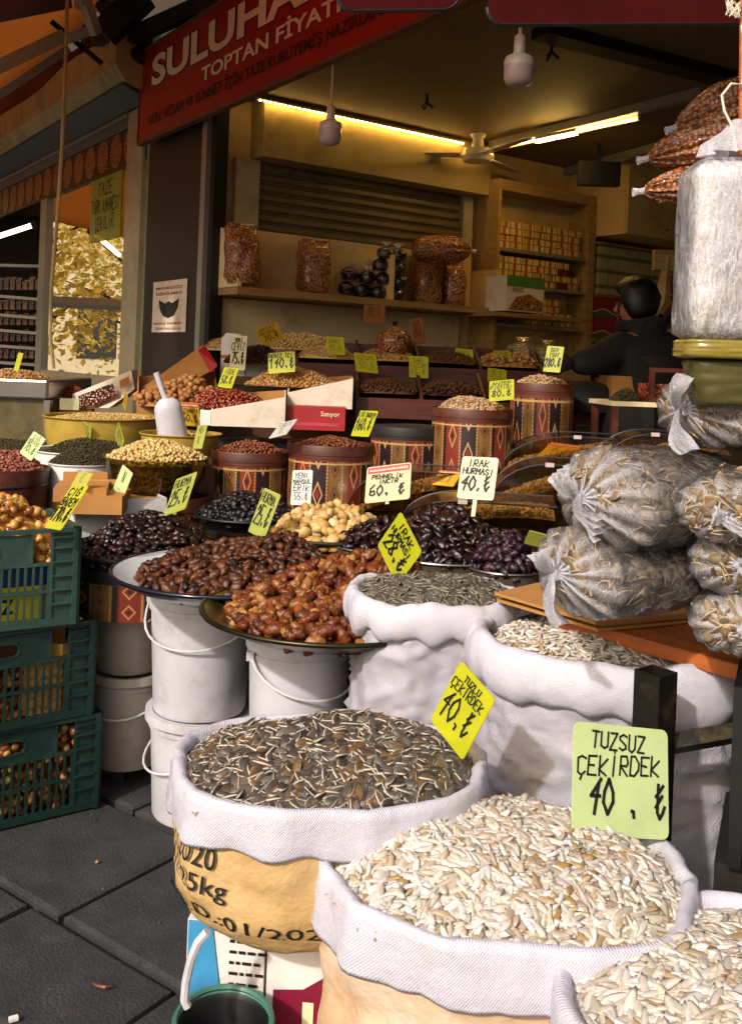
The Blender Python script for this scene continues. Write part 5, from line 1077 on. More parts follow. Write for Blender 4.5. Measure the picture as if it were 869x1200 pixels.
def seed_bag(px, py, z, Lpx, Wm, Hpx, yaw, label, seed, n=620, roll=0, tm=None, km=None, tails=((-35, .09), (150, .07)), pitch=0):
    L = Lpx / F * z; Hh = Hpx / F * z / 2; loc = P(px, py, z); t = thing('seed_bag', label, 'bag', loc, R(yaw)); t.rotation_euler = (R(roll), R(pitch), R(yaw))
    V, Fs, kn, prof = film_bag(L, Wm / 2, Hh, seed, blunt=.15, pleat=.13); mm = M(); mm.add(V, Fs); o = mm.build('film', m_film, t, smooth=180)
    at_ = o.data.attributes.new('knot', 'FLOAT', 'POINT'); at_.data.foreach_set('value', kn)
    tm = tm or T_BAG; u = RNG.uniform(.0, 1, n) * .93 + .035; a = RNG.uniform(0, 2 * PI, n); r = np.array([prof(x) for x in u])* .86
    lay = RNG.uniform(.8, 1, n); pos = np.stack([u * L, r * lay * Wm / 2 * np.cos(a), r * lay * Hh * np.sin(a)], 1); N = np.stack([np.zeros(n) + (u < .16) * -14.0, np.cos(a) / Wm, np.sin(a) / (2 * Hh)], 1)
    core = []; ct = []; nn = 20
    for i in range(13):
        s = .05 + i / 12 * .90; 
        for j in range(nn): b = 2 * PI * j / nn; q = prof(s) * .80; core.append((s * L, q * Wm / 2 * math.cos(b), q * Hh * math.sin(b)))
    for i in range(12):
        for j in range(nn): p0, p1 = i * nn + j, i * nn + (j + 1) % nn; ct += [(p0, p1, p1 + nn), (p0, p1 + nn, p0 + nn)]
    so_ = bpy.data.objects.new('seeds', joined('seeds', tm, pos, rots(n, .3, N), RNG.uniform(1.1, 1.7, n), km or k_bag, (np.array(core), np.array(ct)))); COL.objects.link(so_); so_.parent = t; so_['kind'] = 'stuff'
    # knot: a tight twist with flattened fan tails
    mm = M(); mm.lathe([(.004, -.012), (.012, -.008), (.010, 0), (.013, .007), (.006, .014)], 14, fn=lambda a, r, z, i: (r * (1 + .25 * math.sin(5 * a)), z)); kk = mm.build('knot', m_kfilm, t, smooth=True); kk.rotation_euler = (0, PI / 2, 0)
    for td, tl in tails:
        n2 = 9; VV = []; FF = []; rr = random.Random(seed + int(td))
        for i in range(n2):
            s = i / (n2 - 1); wd = .006 + .017 * s ** .7 * (1 + .3 * math.sin(s * 9 + seed))
            for j in range(9):
                v = j / 8 - .5; b = R(td); c0 = Vector((-.012 - .03 * math.sin(s * 2.0), math.cos(b) * 0 - .035 * s, 0)) + Vector((0, math.cos(b), math.sin(b))) * tl * s; side = Vector((.15, -math.sin(b), math.cos(b))).normalized()
                p = c0 + side * wd * v * 2 + Vector((-1, 0, 0)) * .007 * math.sin(j * 2.9 + seed + s * 3) * (.6 + s); VV.append(p)
        for i in range(n2 - 1):
            for j in range(8): FF.append((i * 9 + j, i * 9 + j + 1, (i + 1) * 9 + j + 1, (i + 1) * 9 + j))
        M().add(VV, FF).build('film_tail', m_kfilm, t, smooth=180)
    return t
k_bag = pieces('dull bagged seeds', ['54463a', '76644e', '403428', '887258', '64543f', '8e744c'], .5, .35, .3, .3, edge='c0aa88')
m_kfilm = film('bunched white film', 'eceaf4', .38, .9, 46, False, .12)
seed_bag(652, 672, 1.62, 190, .24, 104, 25, 'clear knotted bag of seeds at the bottom of the pile, on the cardboard', 11, 1900, tails=((-115, .075), (62, .05)))
seed_bag(680, 584, 1.60, 225, .26, 122, 24, 'largest clear knotted seed bag in the middle of the pile', 12, 2600, tails=((-155, .075), (55, .06)))
seed_bag(845, 604, 1.46, 130, .15, 80, 60, 'clear seed bag lying against the right of the middle bag', 13, 1000, tails=((20, .04), (200, .05)), pitch=-8)
seed_bag(800, 480, 1.62, 210, .24, 92, 24, 'topmost clear knotted seed bag under the hanging wrapped block', 14, 1900, tails=((105, .06), (-110, .07)))
seed_bag(868, 662, 1.50, 150, .155, 88, 75, 'small clear seed bag facing forward at the right edge above another', 15, 900, tails=((90, .07), (-90, .05)))
seed_bag(872, 738, 1.50, 150, .16, 76, 75, 'lowest clear seed bag at the right edge resting on the plank', 16, 900, tails=((125, .07), (-90, .05)))
# plank, cardboard sheet, steel stand
a, b = onh(655, 728, .835), onh(905, 798, .835)
d = b - a; t = M().box((0, .14, 0), (d.length, .30, .028)).build('orange_plank', m_orange, bevel=.003); t.location = (a + b) / 2; t.rotation_euler = (0, 0, math.atan2(d.y, d.x)); t['label'] = 'orange brown wooden plank carrying the clear seed bags'; t['category'] = 'plank'
zp = a.z
cs = thing('cardboard_sheet', 'layered corrugated cardboard sheet under the bottom seed bag', 'cardboard', (0, 0, 0))
q = [onh(582, 700, .86), onh(700, 735, .86), onh(835, 722, .86), onh(690, 675, .86)]
for i, (dz, sh) in enumerate(((.0, 0), (.0075, .012), (.015, -.006))):
    mm = M(); zz = zp + .016 + dz; pts = [Vector((p.x + sh, p.y + sh, zz)) for p in (q[0], q[1], q[2], q[3])]
    mm.add([(p.x, p.y, p.z) for p in pts] + [(p.x, p.y, p.z + .006) for p in pts], [(0, 3, 2, 1), (4, 5, 6, 7), (0, 1, 5, 4), (1, 2, 6, 5), (2, 3, 7, 6), (3, 0, 4, 7)]); mm.build('cardboard_layer', m_card, cs)
st = thing('steel_stand', 'weathered black square steel stand holding up the plank', 'stand', (0, 0, 0))
p = P(768, 786, 1.60); rz = R(38); zt_ = p.z
mm = M(); w2 = .025
for (cx, cy, sx, sy) in ((0, -w2 + .0015, .05, .003), (0, w2 - .0015, .05, .003), (-w2 + .0015, 0, .003, .044), (w2 - .0015, 0, .003, .044)): mm.box((cx, cy, zt_ / 2), (sx, sy, zt_))
o = mm.build('upright_tube', m_post, st); o.location = (p.x, p.y, 0); o.rotation_euler = (0, 0, rz)
a, b = P(786, 872, 1.62), P(930, 846, 1.62); M().tube([a, b], .018, 4).build('cross_bar', m_post, st)
p2 = P(905, 800, 1.50); M().box((p2.x, p2.y, zt_ / 2), (.04, .04, zt_), rz=rz).build('upright_tube', m_post, st)
p3 = P(860, 900, 1.75); M().box((p3.x + .05, p3.y + .1, .39), (.04, .04, .78), rz=rz).build('upright_tube', m_post, st)
# grey crate at the right edge
t = thing('dark_crate', 'dark grey ribbed plastic crate at the right edge behind the corner sack', 'crate', P(852, 1010, 1.5), R(-24))
hC = P(852, 800, 1.5).z - P(852, 1010, 1.5).z
M().bb(0, .02, 0, .3, 0, hC).bb(.02, .4, .28, .3, 0, hC).build('walls', m_black, t)
for i in range(5): M().bb(.0, .4, -.018, -.001, i * hC / 5 + .02, i * hC / 5 + .032).build('slat', m_black, t)
M().bb(.0, .02, -.02, -.001, 0, hC).build('corner_rib', m_black, t)
M().bb(-.02, .45, .0, .3, -t.location.z, -.005).build('base_block', m_dark, t)

# ---------------------------------------------------------------- green crates
def crate(corner, L, Wd, H, label, mat_, rz=TH, hole=True, closed=None):
    t = thing('plastic_crate', label, 'crate', corner, rz)
    def panel(L, nm, T, solid=None):
        mm = M(); e = .004
        for x in (0, L - .0): pass
        n = max(3, int((L - .075) / .0215)); xs = [.012 + (L - .09) * i / n for i in range(n + 1)]
        def bx(x0, x1, z0, z1, d=.008): mm.bb(x0 - L, x1 - L, -d / 2, d / 2, z0, z1, T)
        bx(0, L, 0, .022, .014); bx(0, L, H - .012, H, .018); bx(0, L, .095, .104, .009); bx(0, L, .172, .182, .009)
        for i, x in enumerate(xs):
            if solid and solid[0] <= i / n <= solid[1]: pass
            bx(x - .0035, x + .0035, .022, .172, .0065)
        hx0, hx1 = L * .38, L * .62
        bx(0.0, hx0, .182, .262, .005) if not nm.startswith('end') else bx(0, hx0, .182, .262, .005)
        bx(hx1, L - .13, .182, .262, .005); bx(hx0, hx1, .182, .198, .005); bx(hx0, hx1, .240, .262, .005)
        bx(L - .075, L - .068, .022, H - .012, .012); bx(L - .13, L - .124, .182, .262, .010)
        bx(L - .068, L, .02, H - .012, .004)
        for z in (.06, .10, .14, .18, .22, .25): bx(L - .072, L - .004, z, z + .005, .022)
        bx(L - .014, L, .0, H, .022)
        if solid: bx(L * solid[0], L * solid[1], .105, .17, .005)
        ring = []
        for k in range(20):
            a = 2 * PI * k / 20; ring.append(T @ Vector(((hx0 + hx1) / 2 - L + (hx1 - hx0) / 2 * (abs(math.cos(a)) ** .5 * (1 if math.cos(a) > 0 else -1)), 0, .219 + .022 * (abs(math.sin(a)) ** .6 * (1 if math.sin(a) > 0 else -1)))))
        mm.tube(ring, .005, 5, True); return mm
    I = Matrix.Identity(4)
    panel(L, 'front', I, closed).build('front_panel', mat_, t); panel(L, 'front', Matrix.Translation((0, Wd, 0))).build('back_panel', mat_, t)
    panel(Wd, 'end', Matrix.Rotation(-PI / 2, 4, 'Z')).build('side_panel', mat_, t); panel(Wd, 'end', Matrix.Translation((-L, 0, 0)) @ Matrix.Rotation(-PI / 2, 4, 'Z')).build('side_panel', mat_, t)
    M().bb(-L + .004, -.004, .004, Wd - .004, .002, .010).build('base', mat_, t)
    return t
cr = []
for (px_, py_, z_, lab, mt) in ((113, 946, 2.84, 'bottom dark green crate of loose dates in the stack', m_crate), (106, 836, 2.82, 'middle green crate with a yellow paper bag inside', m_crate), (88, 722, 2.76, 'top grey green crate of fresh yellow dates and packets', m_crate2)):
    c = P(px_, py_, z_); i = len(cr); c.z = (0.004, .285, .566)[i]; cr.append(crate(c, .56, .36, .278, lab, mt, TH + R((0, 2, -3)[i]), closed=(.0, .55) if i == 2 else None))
def fill(cr_, x0, x1, y0, y1, z0, z1, tm, km, n, name, lab, cat='dates', s0=.8, s1=1.15):
    Mx = cr_.matrix_basis; L = np.array(Mx)[:3, :3]; o_ = np.array(Mx.translation)
    p = np.stack([RNG.uniform(x0, x1, n), y0 + (y1 - y0) * RNG.uniform(0, 1, n) ** 1.6, RNG.uniform(z0, z1, n)], 1) @ L.T + o_
    bx = [Vector((x, y, z)) for x in (x0, x1) for y in (y0 + .02, y1) for z in (z0, z1 - .02)]; bv = np.array([tuple(Mx @ v) for v in bx]); bt = np.array([(0, 1, 3), (0, 3, 2), (4, 6, 7), (4, 7, 5), (0, 4, 5), (0, 5, 1), (2, 3, 7), (2, 7, 6), (1, 5, 7), (1, 7, 3)])
    o = bpy.data.objects.new(name, joined(name, tm, p, rots(n, .8), RNG.uniform(s0, s1, n), km, (bv, bt))); COL.objects.link(o); o['kind'] = 'stuff'; o['label'] = lab; o['category'] = cat
k_mixd = pieces('brown and yellow dates', ['5c2c12', '8a4c1c', 'b07830', '3a1a0c', 'c99850', '6b3414', 'a06424'], .35, .4, .35, .4, 40)
bpy.context.view_layer.update()
fill(cr[0], -.54, -.03, .012, .14, .02, .25, T_YD, k_mixd, 700, 'loose_dates', 'brown and yellow loose dates inside the bottom crate')
fill(cr[1], -.54, -.20, .014, .14, .02, .15, T_YD, k_mixd, 420, 'loose_dates', 'brown loose dates inside the middle crate')
mm = M(); V = []; Fs = []
for i in range(9):
    for j in range(15): V.append((-.205 + i * .02, .016 + .02 * abs(noise.noise(Vector((i * .5, j * .5, 2)))) + .012 * (i % 2), .02 + j * .0145 - .002 * i))
for i in range(8):
    for j in range(14): Fs.append((i * 15 + j, i * 15 + j + 1, (i + 1) * 15 + j + 1, (i + 1) * 15 + j))
o = mm.add(V, Fs).build('paper_bag', plain('yellow paper', 'c99a48', .6, dirt='a87830', bump=.4)); o.matrix_world = cr[1].matrix_world.copy(); o['label'] = 'crumpled yellow paper bag pressed inside the middle crate'; o['category'] = 'paper bag'; o.modifiers.new('t', 'SOLIDIFY').thickness = .003
o = M().bb(-.54, -.03, .15, .34, .012, .24).build('cardboard_box', m_card); o.matrix_world = cr[1].matrix_world.copy(); o['label'] = 'brown cardboard box inside the middle crate'; o['category'] = 'box'
# packets in the top crate
m_pblue = plain('navy packet', '1c2f5c', .35); m_pyel = plain('bright yellow packet', 'd8c81c', .35); m_pwh = plain('white packet', 'c8c4c8', .35, dirt='8a8088')
for i, (x0_, mt, mt2) in enumerate(((-.46, m_pwh, m_pblue), (-.38, m_pwh, m_pblue), (-.295, m_pwh, m_pblue), (-.215, m_pyel, m_pblue), (-.14, m_pyel, m_pblue), (-.092, m_pwh, m_pblue))):
    pk_ = thing('packet', ('white and navy packet, third left of the yellow ones', 'white and navy packet, second left of the yellow ones', 'white and navy packet just left of the yellow ones', 'yellow and navy packet marked Z1 inside the top crate', 'plain yellow and navy packet inside the top crate', 'narrow white and navy packet at the right inside the top crate')[i], 'packet')
    pk_.matrix_world = cr[2].matrix_world.copy(); w_ = .034 if i == 5 else .072
    M().bb(x0_, x0_ + w_, .012, .06, .012, .115).build('body', mt, pk_); M().bb(x0_, x0_ + w_, .013, .059, .116, .168).build('navy_top', mt2, pk_)
    if i == 3: text_on('Z1', Matrix.Translation((x0_ + w_ / 2, .0105, .062)) @ Matrix.Rotation(PI / 2, 4, 'X'), .045, m_ink, pk_, bold=.04, height=.042)
fill(cr[2], -.54, -.03, .02, .34, .175, .275, T_YD, k_yellow, 260, 'yellow_dates', 'fresh yellow dates seen through the top crate slots')
ct = cr[2].matrix_world @ Vector((-.30, .18, .268))
heap(ct, .25, .16, .10, T_YD, k_yellow, 190, 'fresh_dates', 'fresh yellow dates heaped above the top crate', 'dates', 'yellow_date', 'single fresh yellow date on top of the crate', 'date', 'fresh yellow dates in the top crate', 120, 2, .6, rz=TH, sq=.8, lump=.25, apex=(-.4, 0), pw=.7)
mm = M(); rg = random.Random(4)
for k in range(9):
    p = ct + Vector((rg.uniform(-.12, .2), rg.uniform(-.1, .02), .07)); mm.tube([p, p + Vector((rg.uniform(-.04, .04), 0, .02)), p + Vector((rg.uniform(-.07, .07), -.01, .0))], .0015, 4)
o = mm.build('date_stalks', m_rope); o['kind'] = 'stuff'; o['label'] = 'thin dry stalks among the fresh yellow dates'; o['category'] = 'stalks'

# ---------------------------------------------------------------- display table under everything (camera-side tiers)
def tier(x0, x1, y0, y1, h, label, m=m_dark):
    t = thing('display_table', label, 'table', (0, 0, 0)); M().bb(x0, x1, y0, y1, h - .03, h).build('table_top', m, t)
    for x in (x0 + .03, x1 - .03):
        for y in (y0 + .03, y1 - .03): M().bb(x - .025, x + .025, y - .025, y + .025, 0, h - .031).build('leg', m, t)
    return t
def base_of(px, py, z): return P(px, py, z).z
tier(-.26, .56, 2.55, 3.38, .65, 'low front display table under the figs and dark dates')
tier(-.72, .80, 3.36, 3.60, .70, 'narrow table under the mulberries and acrylic bins')
tier(-.68, 1.3, 3.62, 4.35, .655, 'main display table under the patterned drums')
tier(-.70, 1.1, 4.40, 4.75, .70, 'rear display table under the tallest drum')
tier(-1.75, -.72, 3.42, 4.6, .69, 'left display table under the tubs and bowls')
tier(-1.2, -.72, 3.0, 3.40, .60, 'small table under the blackish dates')
o = M().bb(-.24, .54, 2.56, 2.575, .05, .62).build('cloth_skirt', plain('dark table skirt', '1a1210', .9, var=.3)); o['label'] = 'dark cloth skirt hanging from the front display table'; o['category'] = 'cloth'
# white carton and brown cartons left of the blackish dates
t = thing('open_carton', 'white open carton with orange brown inside, left of the 25 card', 'carton', P(88, 632, 3.22), R(28)); w_, h_ = .31, .13
M().bb(0, w_, 0, .006, 0, h_).bb(0, .006, .007, .24, 0, h_).bb(w_ - .006, w_, .007, .24, 0, h_).bb(0, w_, .24, .246, 0, h_).bb(0, w_, .006, .24, 0, .006).build('box', m_cardw2, t)
M().add([(.006, .01, h_ - .02), (w_ - .01, .01, h_ - .02), (w_ - .01, .238, h_ + .0), (.006, .238, h_ + .0)], [(0, 1, 2, 3)]).build('brown_liner', m_card, t)
for px_, py_, w_, h_, rz, lab in ((62, 588, .17, .045, 12, 'flattened brown carton flap behind the yellow dates'), (70, 602, .2, .06, 6, 'lower brown carton flap behind the dull yellow card')):
    o = M().bb(0, w_, 0, .2, 0, h_).bb(.01, w_ - .01, .205, .212, 0, h_ + .03).build('carton_flap', m_card); at(o, P(px_, py_, 3.15), R(rz)); o['label'] = lab; o['category'] = 'carton'
# ---------------------------------------------------------------- tinted acrylic bins
def bin_(px0, px1, py0, py1, z, dep, km, label, nm, nlab, rz=-8, tm=T_NUT):
    a, b = P(px0, py1, z), P(px1, py1, z); L = (b - a).length; H = (py1 - py0) / F * z; t = thing('acrylic_bin', label, 'bin', (a.x, a.y, a.z), R(rz))
    arc = [(0, 0)] + [(L * .42 * (1 - math.cos(k * PI / 16)), H * math.sin(k * PI / 16)) for k in range(1, 9)] + [(L, H * .98)]
    poly = arc + [(L, -.02), (0, -.02)]
    M().prism(poly, 0, .004).build('side_panel', m_amber, t); M().prism(poly, dep, dep + .004).build('side_panel', m_amber, t)
    V = [(x, y, z) for x, z in arc for y in (.004, dep)]; M().add(V, [(2 * i, 2 * i + 1, 2 * i + 3, 2 * i + 2) for i in range(len(arc) - 1)]).build('curved_lid', m_amber, t)
    M().tube([(x, -.001, z) for x, z in arc], .003, 6).build('black_edge', m_dark, t); M().tube([(x, dep, z) for x, z in arc], .003, 6).build('black_edge', m_black, t)
    M().bb(0, L, -.002, dep + .005, -.06, -.021).build('base', m_brassd, t)
    M().box((L * .42, -.006, H * 1.0), (.03, .012, .014)).build('hinge', m_frost, t)
    n = 620; x = RNG.uniform(.04, .96, n) * L; y = RNG.uniform(.03, .97, n) * dep; hh = -.005 + H * .88 * np.sin(np.clip(x / L, 0, 1) * 1.9) * (1 - .35 * np.abs(y / dep - .5)); pos = np.stack([x, y, hh + RNG.uniform(-.006, .004, n)], 1)
    q = np.array([(i / 8 * L, j / 6 * dep, -.012 + H * .88 * math.sin(i / 8 * 1.9) * (1 - .35 * abs(j / 6 - .5)) * 1) for i in range(9) for j in range(7)]); qt = np.array([x for i in range(8) for j in range(6) for x in ((i * 7 + j, (i + 1) * 7 + j, (i + 1) * 7 + j + 1), (i * 7 + j, (i + 1) * 7 + j + 1, i * 7 + j + 1))])
    Mx = np.array(Matrix.Translation(a) @ Matrix.Rotation(R(rz), 4, 'Z')); T4 = lambda v: v @ Mx[:3, :3].T + Mx[:3, 3]
    q[:, 1] = np.clip(q[:, 1], .006, dep - .003); q[:, 0] = np.clip(q[:, 0], .004, L - .004)
    o = bpy.data.objects.new(nm, joined(nm, tm, T4(pos), rots(n, .5), RNG.uniform(.8, 1.3, n), km, (T4(q), qt))); COL.objects.link(o); o['kind'] = 'stuff'; o['label'] = nlab; o['category'] = 'nuts'
bin_(462, 648, 583, 622, 3.05, .26, k_bin, 'tinted acrylic bin with a black edge behind the dark dates', 'mixed_nuts', 'mixed nuts in the bin behind the dark glossy dates')
bin_(572, 735, 541, 596, 3.35, .30, k_bin, 'tinted acrylic bin in the middle, behind the clear bags', 'mixed_nuts', 'mixed nuts in the middle acrylic bin')
bin_(405, 560, 548, 604, 3.50, .26, k_bin, 'tinted acrylic bin behind the printed 60 card', 'shelled_nuts', 'pinkish nuts in the bin behind the printed 60 card')
bin_(588, 790, 508, 548, 3.85, .30, k_bin, 'farthest tinted acrylic bin, right of the tall drum', 'mixed_nuts', 'mixed nuts in the farthest acrylic bin')
bin_(700, 850, 506, 560, 3.6, .3, k_bin, 'tinted acrylic bin partly behind the top seed bag', 'mixed_nuts', 'mixed nuts in the bin behind the top seed bag')

# ================================================================ awning over the stall
AN = thing('stall_awning', 'dark red awning with hanging valances and sunlit orange cloth over the stall', 'awning')
fy = 3.0
sheet([Vector((-2.7, fy + .1, 2.85)), Vector((2.6, fy - .3, 2.62)), shop(-.14, -4.6, 3.6), shop(-.14, .95, 3.62)], m_cloth, 'roof_cloth', AN, 14, .015, .004)  # mostly out of view; stretched to the left to shade sign and side wall
def valance(px0, px1, pyb, z, nm='valance'):
    a, b, tp = P(px0, pyb, z), P(px1, pyb, z), P(px0, -75, z); r = .045; y = a.y
    pts = [(a.x, tp.z), (a.x, a.z + r)] + [(a.x + r - r * math.cos(k * PI / 8), a.z + r - r * math.sin(k * PI / 8)) for k in range(1, 4)] + [(a.x + r, a.z), (b.x - r, b.z)] + [(b.x - r + r * math.sin(k * PI / 8), b.z + r - r * math.cos(k * PI / 8)) for k in range(1, 5)] + [(b.x, tp.z)]
    M().prism(pts, y - .012, y).build(nm, m_awn, AN)
    M().tube([(x, y - .006, z_) for x, z_ in pts[1:-1]], .007, 6).build('piping', m_black, AN)
valance(570, 1010, 29, 2.62); valance(395, 537, 13, 2.74)
M().box(P(600, -40, 2.75), (3.2, .04, .04)).build('front_rail', m_post, AN)

# ================================================================ goods on the side shelf
def nutbag(px, pyb, wpx, hpx, z, label, seed, m=m_nutbag, lean=0, dep=.12, name='nut_bag', group=None):
    """upright filled clear bag; px = centre, pyb = bottom"""
    W, H = wpx / F * z, hpx / F * z; t = thing(name, label, 'bag', P(px, pyb, z), R(15), group); V = []; Fs = []; n, m_ = 32, 16
    for i in range(m_ + 1):
        s = i / m_; f = (1 - (1 - min(1, s / .12)) ** 2) ** .5 if s < .12 else 1; f *= 1 - .10 * s; f = max(f, .5) if i else .82
        fl = 1 - .55 * max(0, s - .72) / .28
        for j in range(n):
            a = 2 * PI * j / n; q = sup(a, 3.2) * (1 + .10 * noise.noise(Vector((math.cos(a) * 2 + seed, math.sin(a) * 2, s * 4))))
            V.append((W / 2 * f * q * math.cos(a) + lean * s, dep * f * fl * q * math.sin(a), H * s + .012 * math.sin(3 * a + seed) * (s > .9)))
    for i in range(m_):
        for j in range(n): Fs.append((i * n + j, i * n + (j + 1) % n, (i + 1) * n + (j + 1) % n, (i + 1) * n + j))
    Fs += [tuple(range(n))[::-1], tuple(m_ * n + j for j in range(n))]; M().add(V, Fs).build('filled_bag', m, t, smooth=60)
    M().box((lean, 0, H + .004), (W * .7, .01, .02)).build('sealed_top', m_kfilm, t); return t
nutbag(284, 333, 42, 68, 5.35, 'tall bag of brown nuts at the left end of the side shelf', 1, lean=-.02)
nutbag(366, 343, 40, 60, 5.75, 'bag of brown nuts standing alone in the middle of the shelf', 2)
nutbag(497, 361, 36, 68, 6.2, 'bag of brown nuts under the one lying on its side', 3)
nutbag(528, 362, 30, 54, 6.3, 'short bag of brown nuts at the right end of the shelf', 4)
def lying(px0, px1, py, hpx, z, label, seed, m=m_nutbag, yaw=0, name='nut_bag', pitch=0, depth=.2):
    a = P(px0, py, z); L = (px1 - px0) / F * z; H = hpx / F * z / 2; t = thing(name, label, 'bag', a); t.rotation_euler = (0, R(pitch), R(yaw)); V, Fs, kn, pr = film_bag(L, depth / 2, H, seed, pleat=.2)
    M().add(V, Fs).build('filled_bag', m, t, smooth=180); M().lathe([(.014, -.03), (.01, -.01), (.012, .01)], 10).build('tied_end', m_kfilm, t).rotation_euler = (0, PI / 2, 0); return t
lying(551, 482, 290, 34, 6.1, 'bag of brown nuts lying across two others on the shelf', 5) if 0 else None
t = lying(482, 552, 290, 34, 6.1, 'bag of brown nuts lying across two others on the shelf', 5); t.rotation_euler = (0, 0, PI); t.location = P(552, 294, 6.1)
rg = random.Random(2)
spots = [(405, 345), (424, 348), (443, 350), (462, 352), (409, 328), (430, 332), (450, 334), (468, 337), (446, 318), (464, 321), (452, 304), (466, 306)]
for i, (x, y) in enumerate(spots):
    c = P(x, y - 8, 5.95 + (i % 2) * .02); t = thing('dark_pouch', 'small tied pouch of dark dried fruit heaped on the side shelf', 'pouch', c, rg.uniform(0, 6), 'tied pouches on the side shelf')
    M().lathe([(0, -.045), (.045, -.04), (.058, -.012), (.05, .018), (.022, .034), (.008, .04)], 16, fn=lambda a, r, z, i_: (r * (1 + .12 * math.sin(7 * a + i) * (i_ > 2)), z)).build('pouch', m_nutbag2, t, smooth=True); M().lathe([(.008, .038), (.006, .044), (.026, .062), (.03, .066)], 12, fn=lambda a, r, z, i_: (r * (1 + .4 * math.sin(5 * a)), z)).build('gathered_top', m_kfilm, t)
# hanging bags at the top right
for i, (tx, ty, hp, lab) in enumerate(((757, 186, 44, 'middle long bag of brown nuts hanging at the upper right'), (752, 224, 40, 'lowest long bag of brown nuts hanging at the upper right'), (790, 150, 52, 'uppermost long bag of brown nuts near the ceiling beam'))):
    lying(tx, tx + 190, ty, hp * 1.25, 3.0, lab, 20 + i, pitch=(-14, -7, -20)[i], yaw=-6, depth=.22)
# ================================================================ wrapped block hanging at the right
HBk = thing('wrapped_block', 'large block wrapped in milky plastic hanging by a string at the right edge', 'wrapped block', P(790, 400, 1.5) + Vector((.024, 0, 0)))
iw = P(797, 178, 1.5); H_ = iw.z - HBk.location.z
def rbox(w0, w1, d, h, r, seed, n=40, m_=18, tilt=.0, amp=.006):
    V = []; Fs = []
    for i in range(m_ + 1):
        s = i / m_; e = min(s, 1 - s) * h; sh = (1 - max(0, 1 - e / r) ** 2) ** .5 if e < r else 1; w_ = (w0 + (w1 - w0) * s)
        for j in range(n):
            a = 2 * PI * j / n; q = sup(a, 7); ex = w_ / 2 - r * (1 - sh); ey = d / 2 - r * (1 - sh); nn = amp * noise.noise(Vector((math.cos(a) * 3 + seed, math.sin(a) * 3, s * 6))) + amp * .5 * noise.noise(Vector((math.cos(a) * 9 + seed, math.sin(a) * 9, s * 14)))
            V.append((w_ / 2 + (ex * q + nn) * math.cos(a) * 1.0 + tilt * s, d / 2 + (ey * q + nn) * math.sin(a), h * s))
    for i in range(m_):
        for j in range(n): Fs.append((i * n + j, i * n + (j + 1) % n, (i + 1) * n + (j + 1) % n, (i + 1) * n + j))
    Fs += [tuple(range(n))[::-1], tuple(m_ * n + j for j in range(n))]; return M().add(V, Fs)
g = G('packed pale goods'); g.set(.35, 0, g.ramp(g.noise(7, 7, .75, stretch=(1, 1, .6)), [(.32, hx('a08c50')), (.44, hx('b8b0a4')), (.58, hx('d4d0d8'))]), .6); g.bump(g.noise(16, 6, .7), .9, .012); g.b.inputs['Coat Weight'].default_value = .7
o = rbox(.302, .287, .105, H_ - .01, .018, 3, amp=.004).build('packed_goods', g.m, HBk, smooth=60); o.location = (.008, .01, .006)
o = rbox(.318, .302, .12, H_, .022, 4, amp=.005).build('wrapping', m_wrap, HBk, smooth=60)
m_olv = plain('olive yellow plastic', '8a7832', .2, var=.3, scale=9, bump=.1)
o = rbox(.30, .312, .115, .03, .006, 5, amp=.003).build('yellow_rim', m_olv, HBk, smooth=60); o.location = (.003, .003, -.024)
o = rbox(.26, .29, .09, .075, .008, 6, tilt=-.02, amp=.003).build('lower_tub', plain('dull olive clear tub', '4c4622', .25, var=.4, scale=12, bump=.2), HBk, smooth=60); o.location = (.034, .02, -.10)
tp = P(868, 178, 1.58); l = HBk.matrix_basis.inverted()
M().tube([P(862, 178, 1.55) - HBk.location, P(858, 150, 1.55) - HBk.location, P(848, 130, 1.55) - HBk.location, P(845, 112, 1.55) - HBk.location, P(856, 98, 1.55) - HBk.location, P(869, 99, 1.55) - HBk.location, P(874, 60, 1.55) - HBk.location, P(868, 30, 1.55) - HBk.location], .0022, 6).build('string', m_string, HBk)
pts = []; rg = random.Random(8)
for k in range(30): pts.append(P(859 + 9 * math.cos(k * 1.1) + rg.uniform(-2, 2), 10 + 10 * math.sin(k * 1.7) + rg.uniform(-2, 2), 1.55) - HBk.location)
M().tube(pts, .0013, 5).build('string_tangle', m_string, HBk)
M().tube([P(868, 182, 1.56) - HBk.location, P(870, -60, 1.56) - HBk.location], .005, 8).build('wooden_rod', m_orange, HBk)
mm = M(); mm.lathe([(.05, -.01), (.045, .01), (.02, .03), (.006, .05)], 20, P(862, 176, 1.56) - HBk.location, fn=lambda a, r, z, i: (r * (1 + .3 * math.sin(7 * a)), z)); mm.build('gathered_top', m_kfilm, HBk, smooth=True)

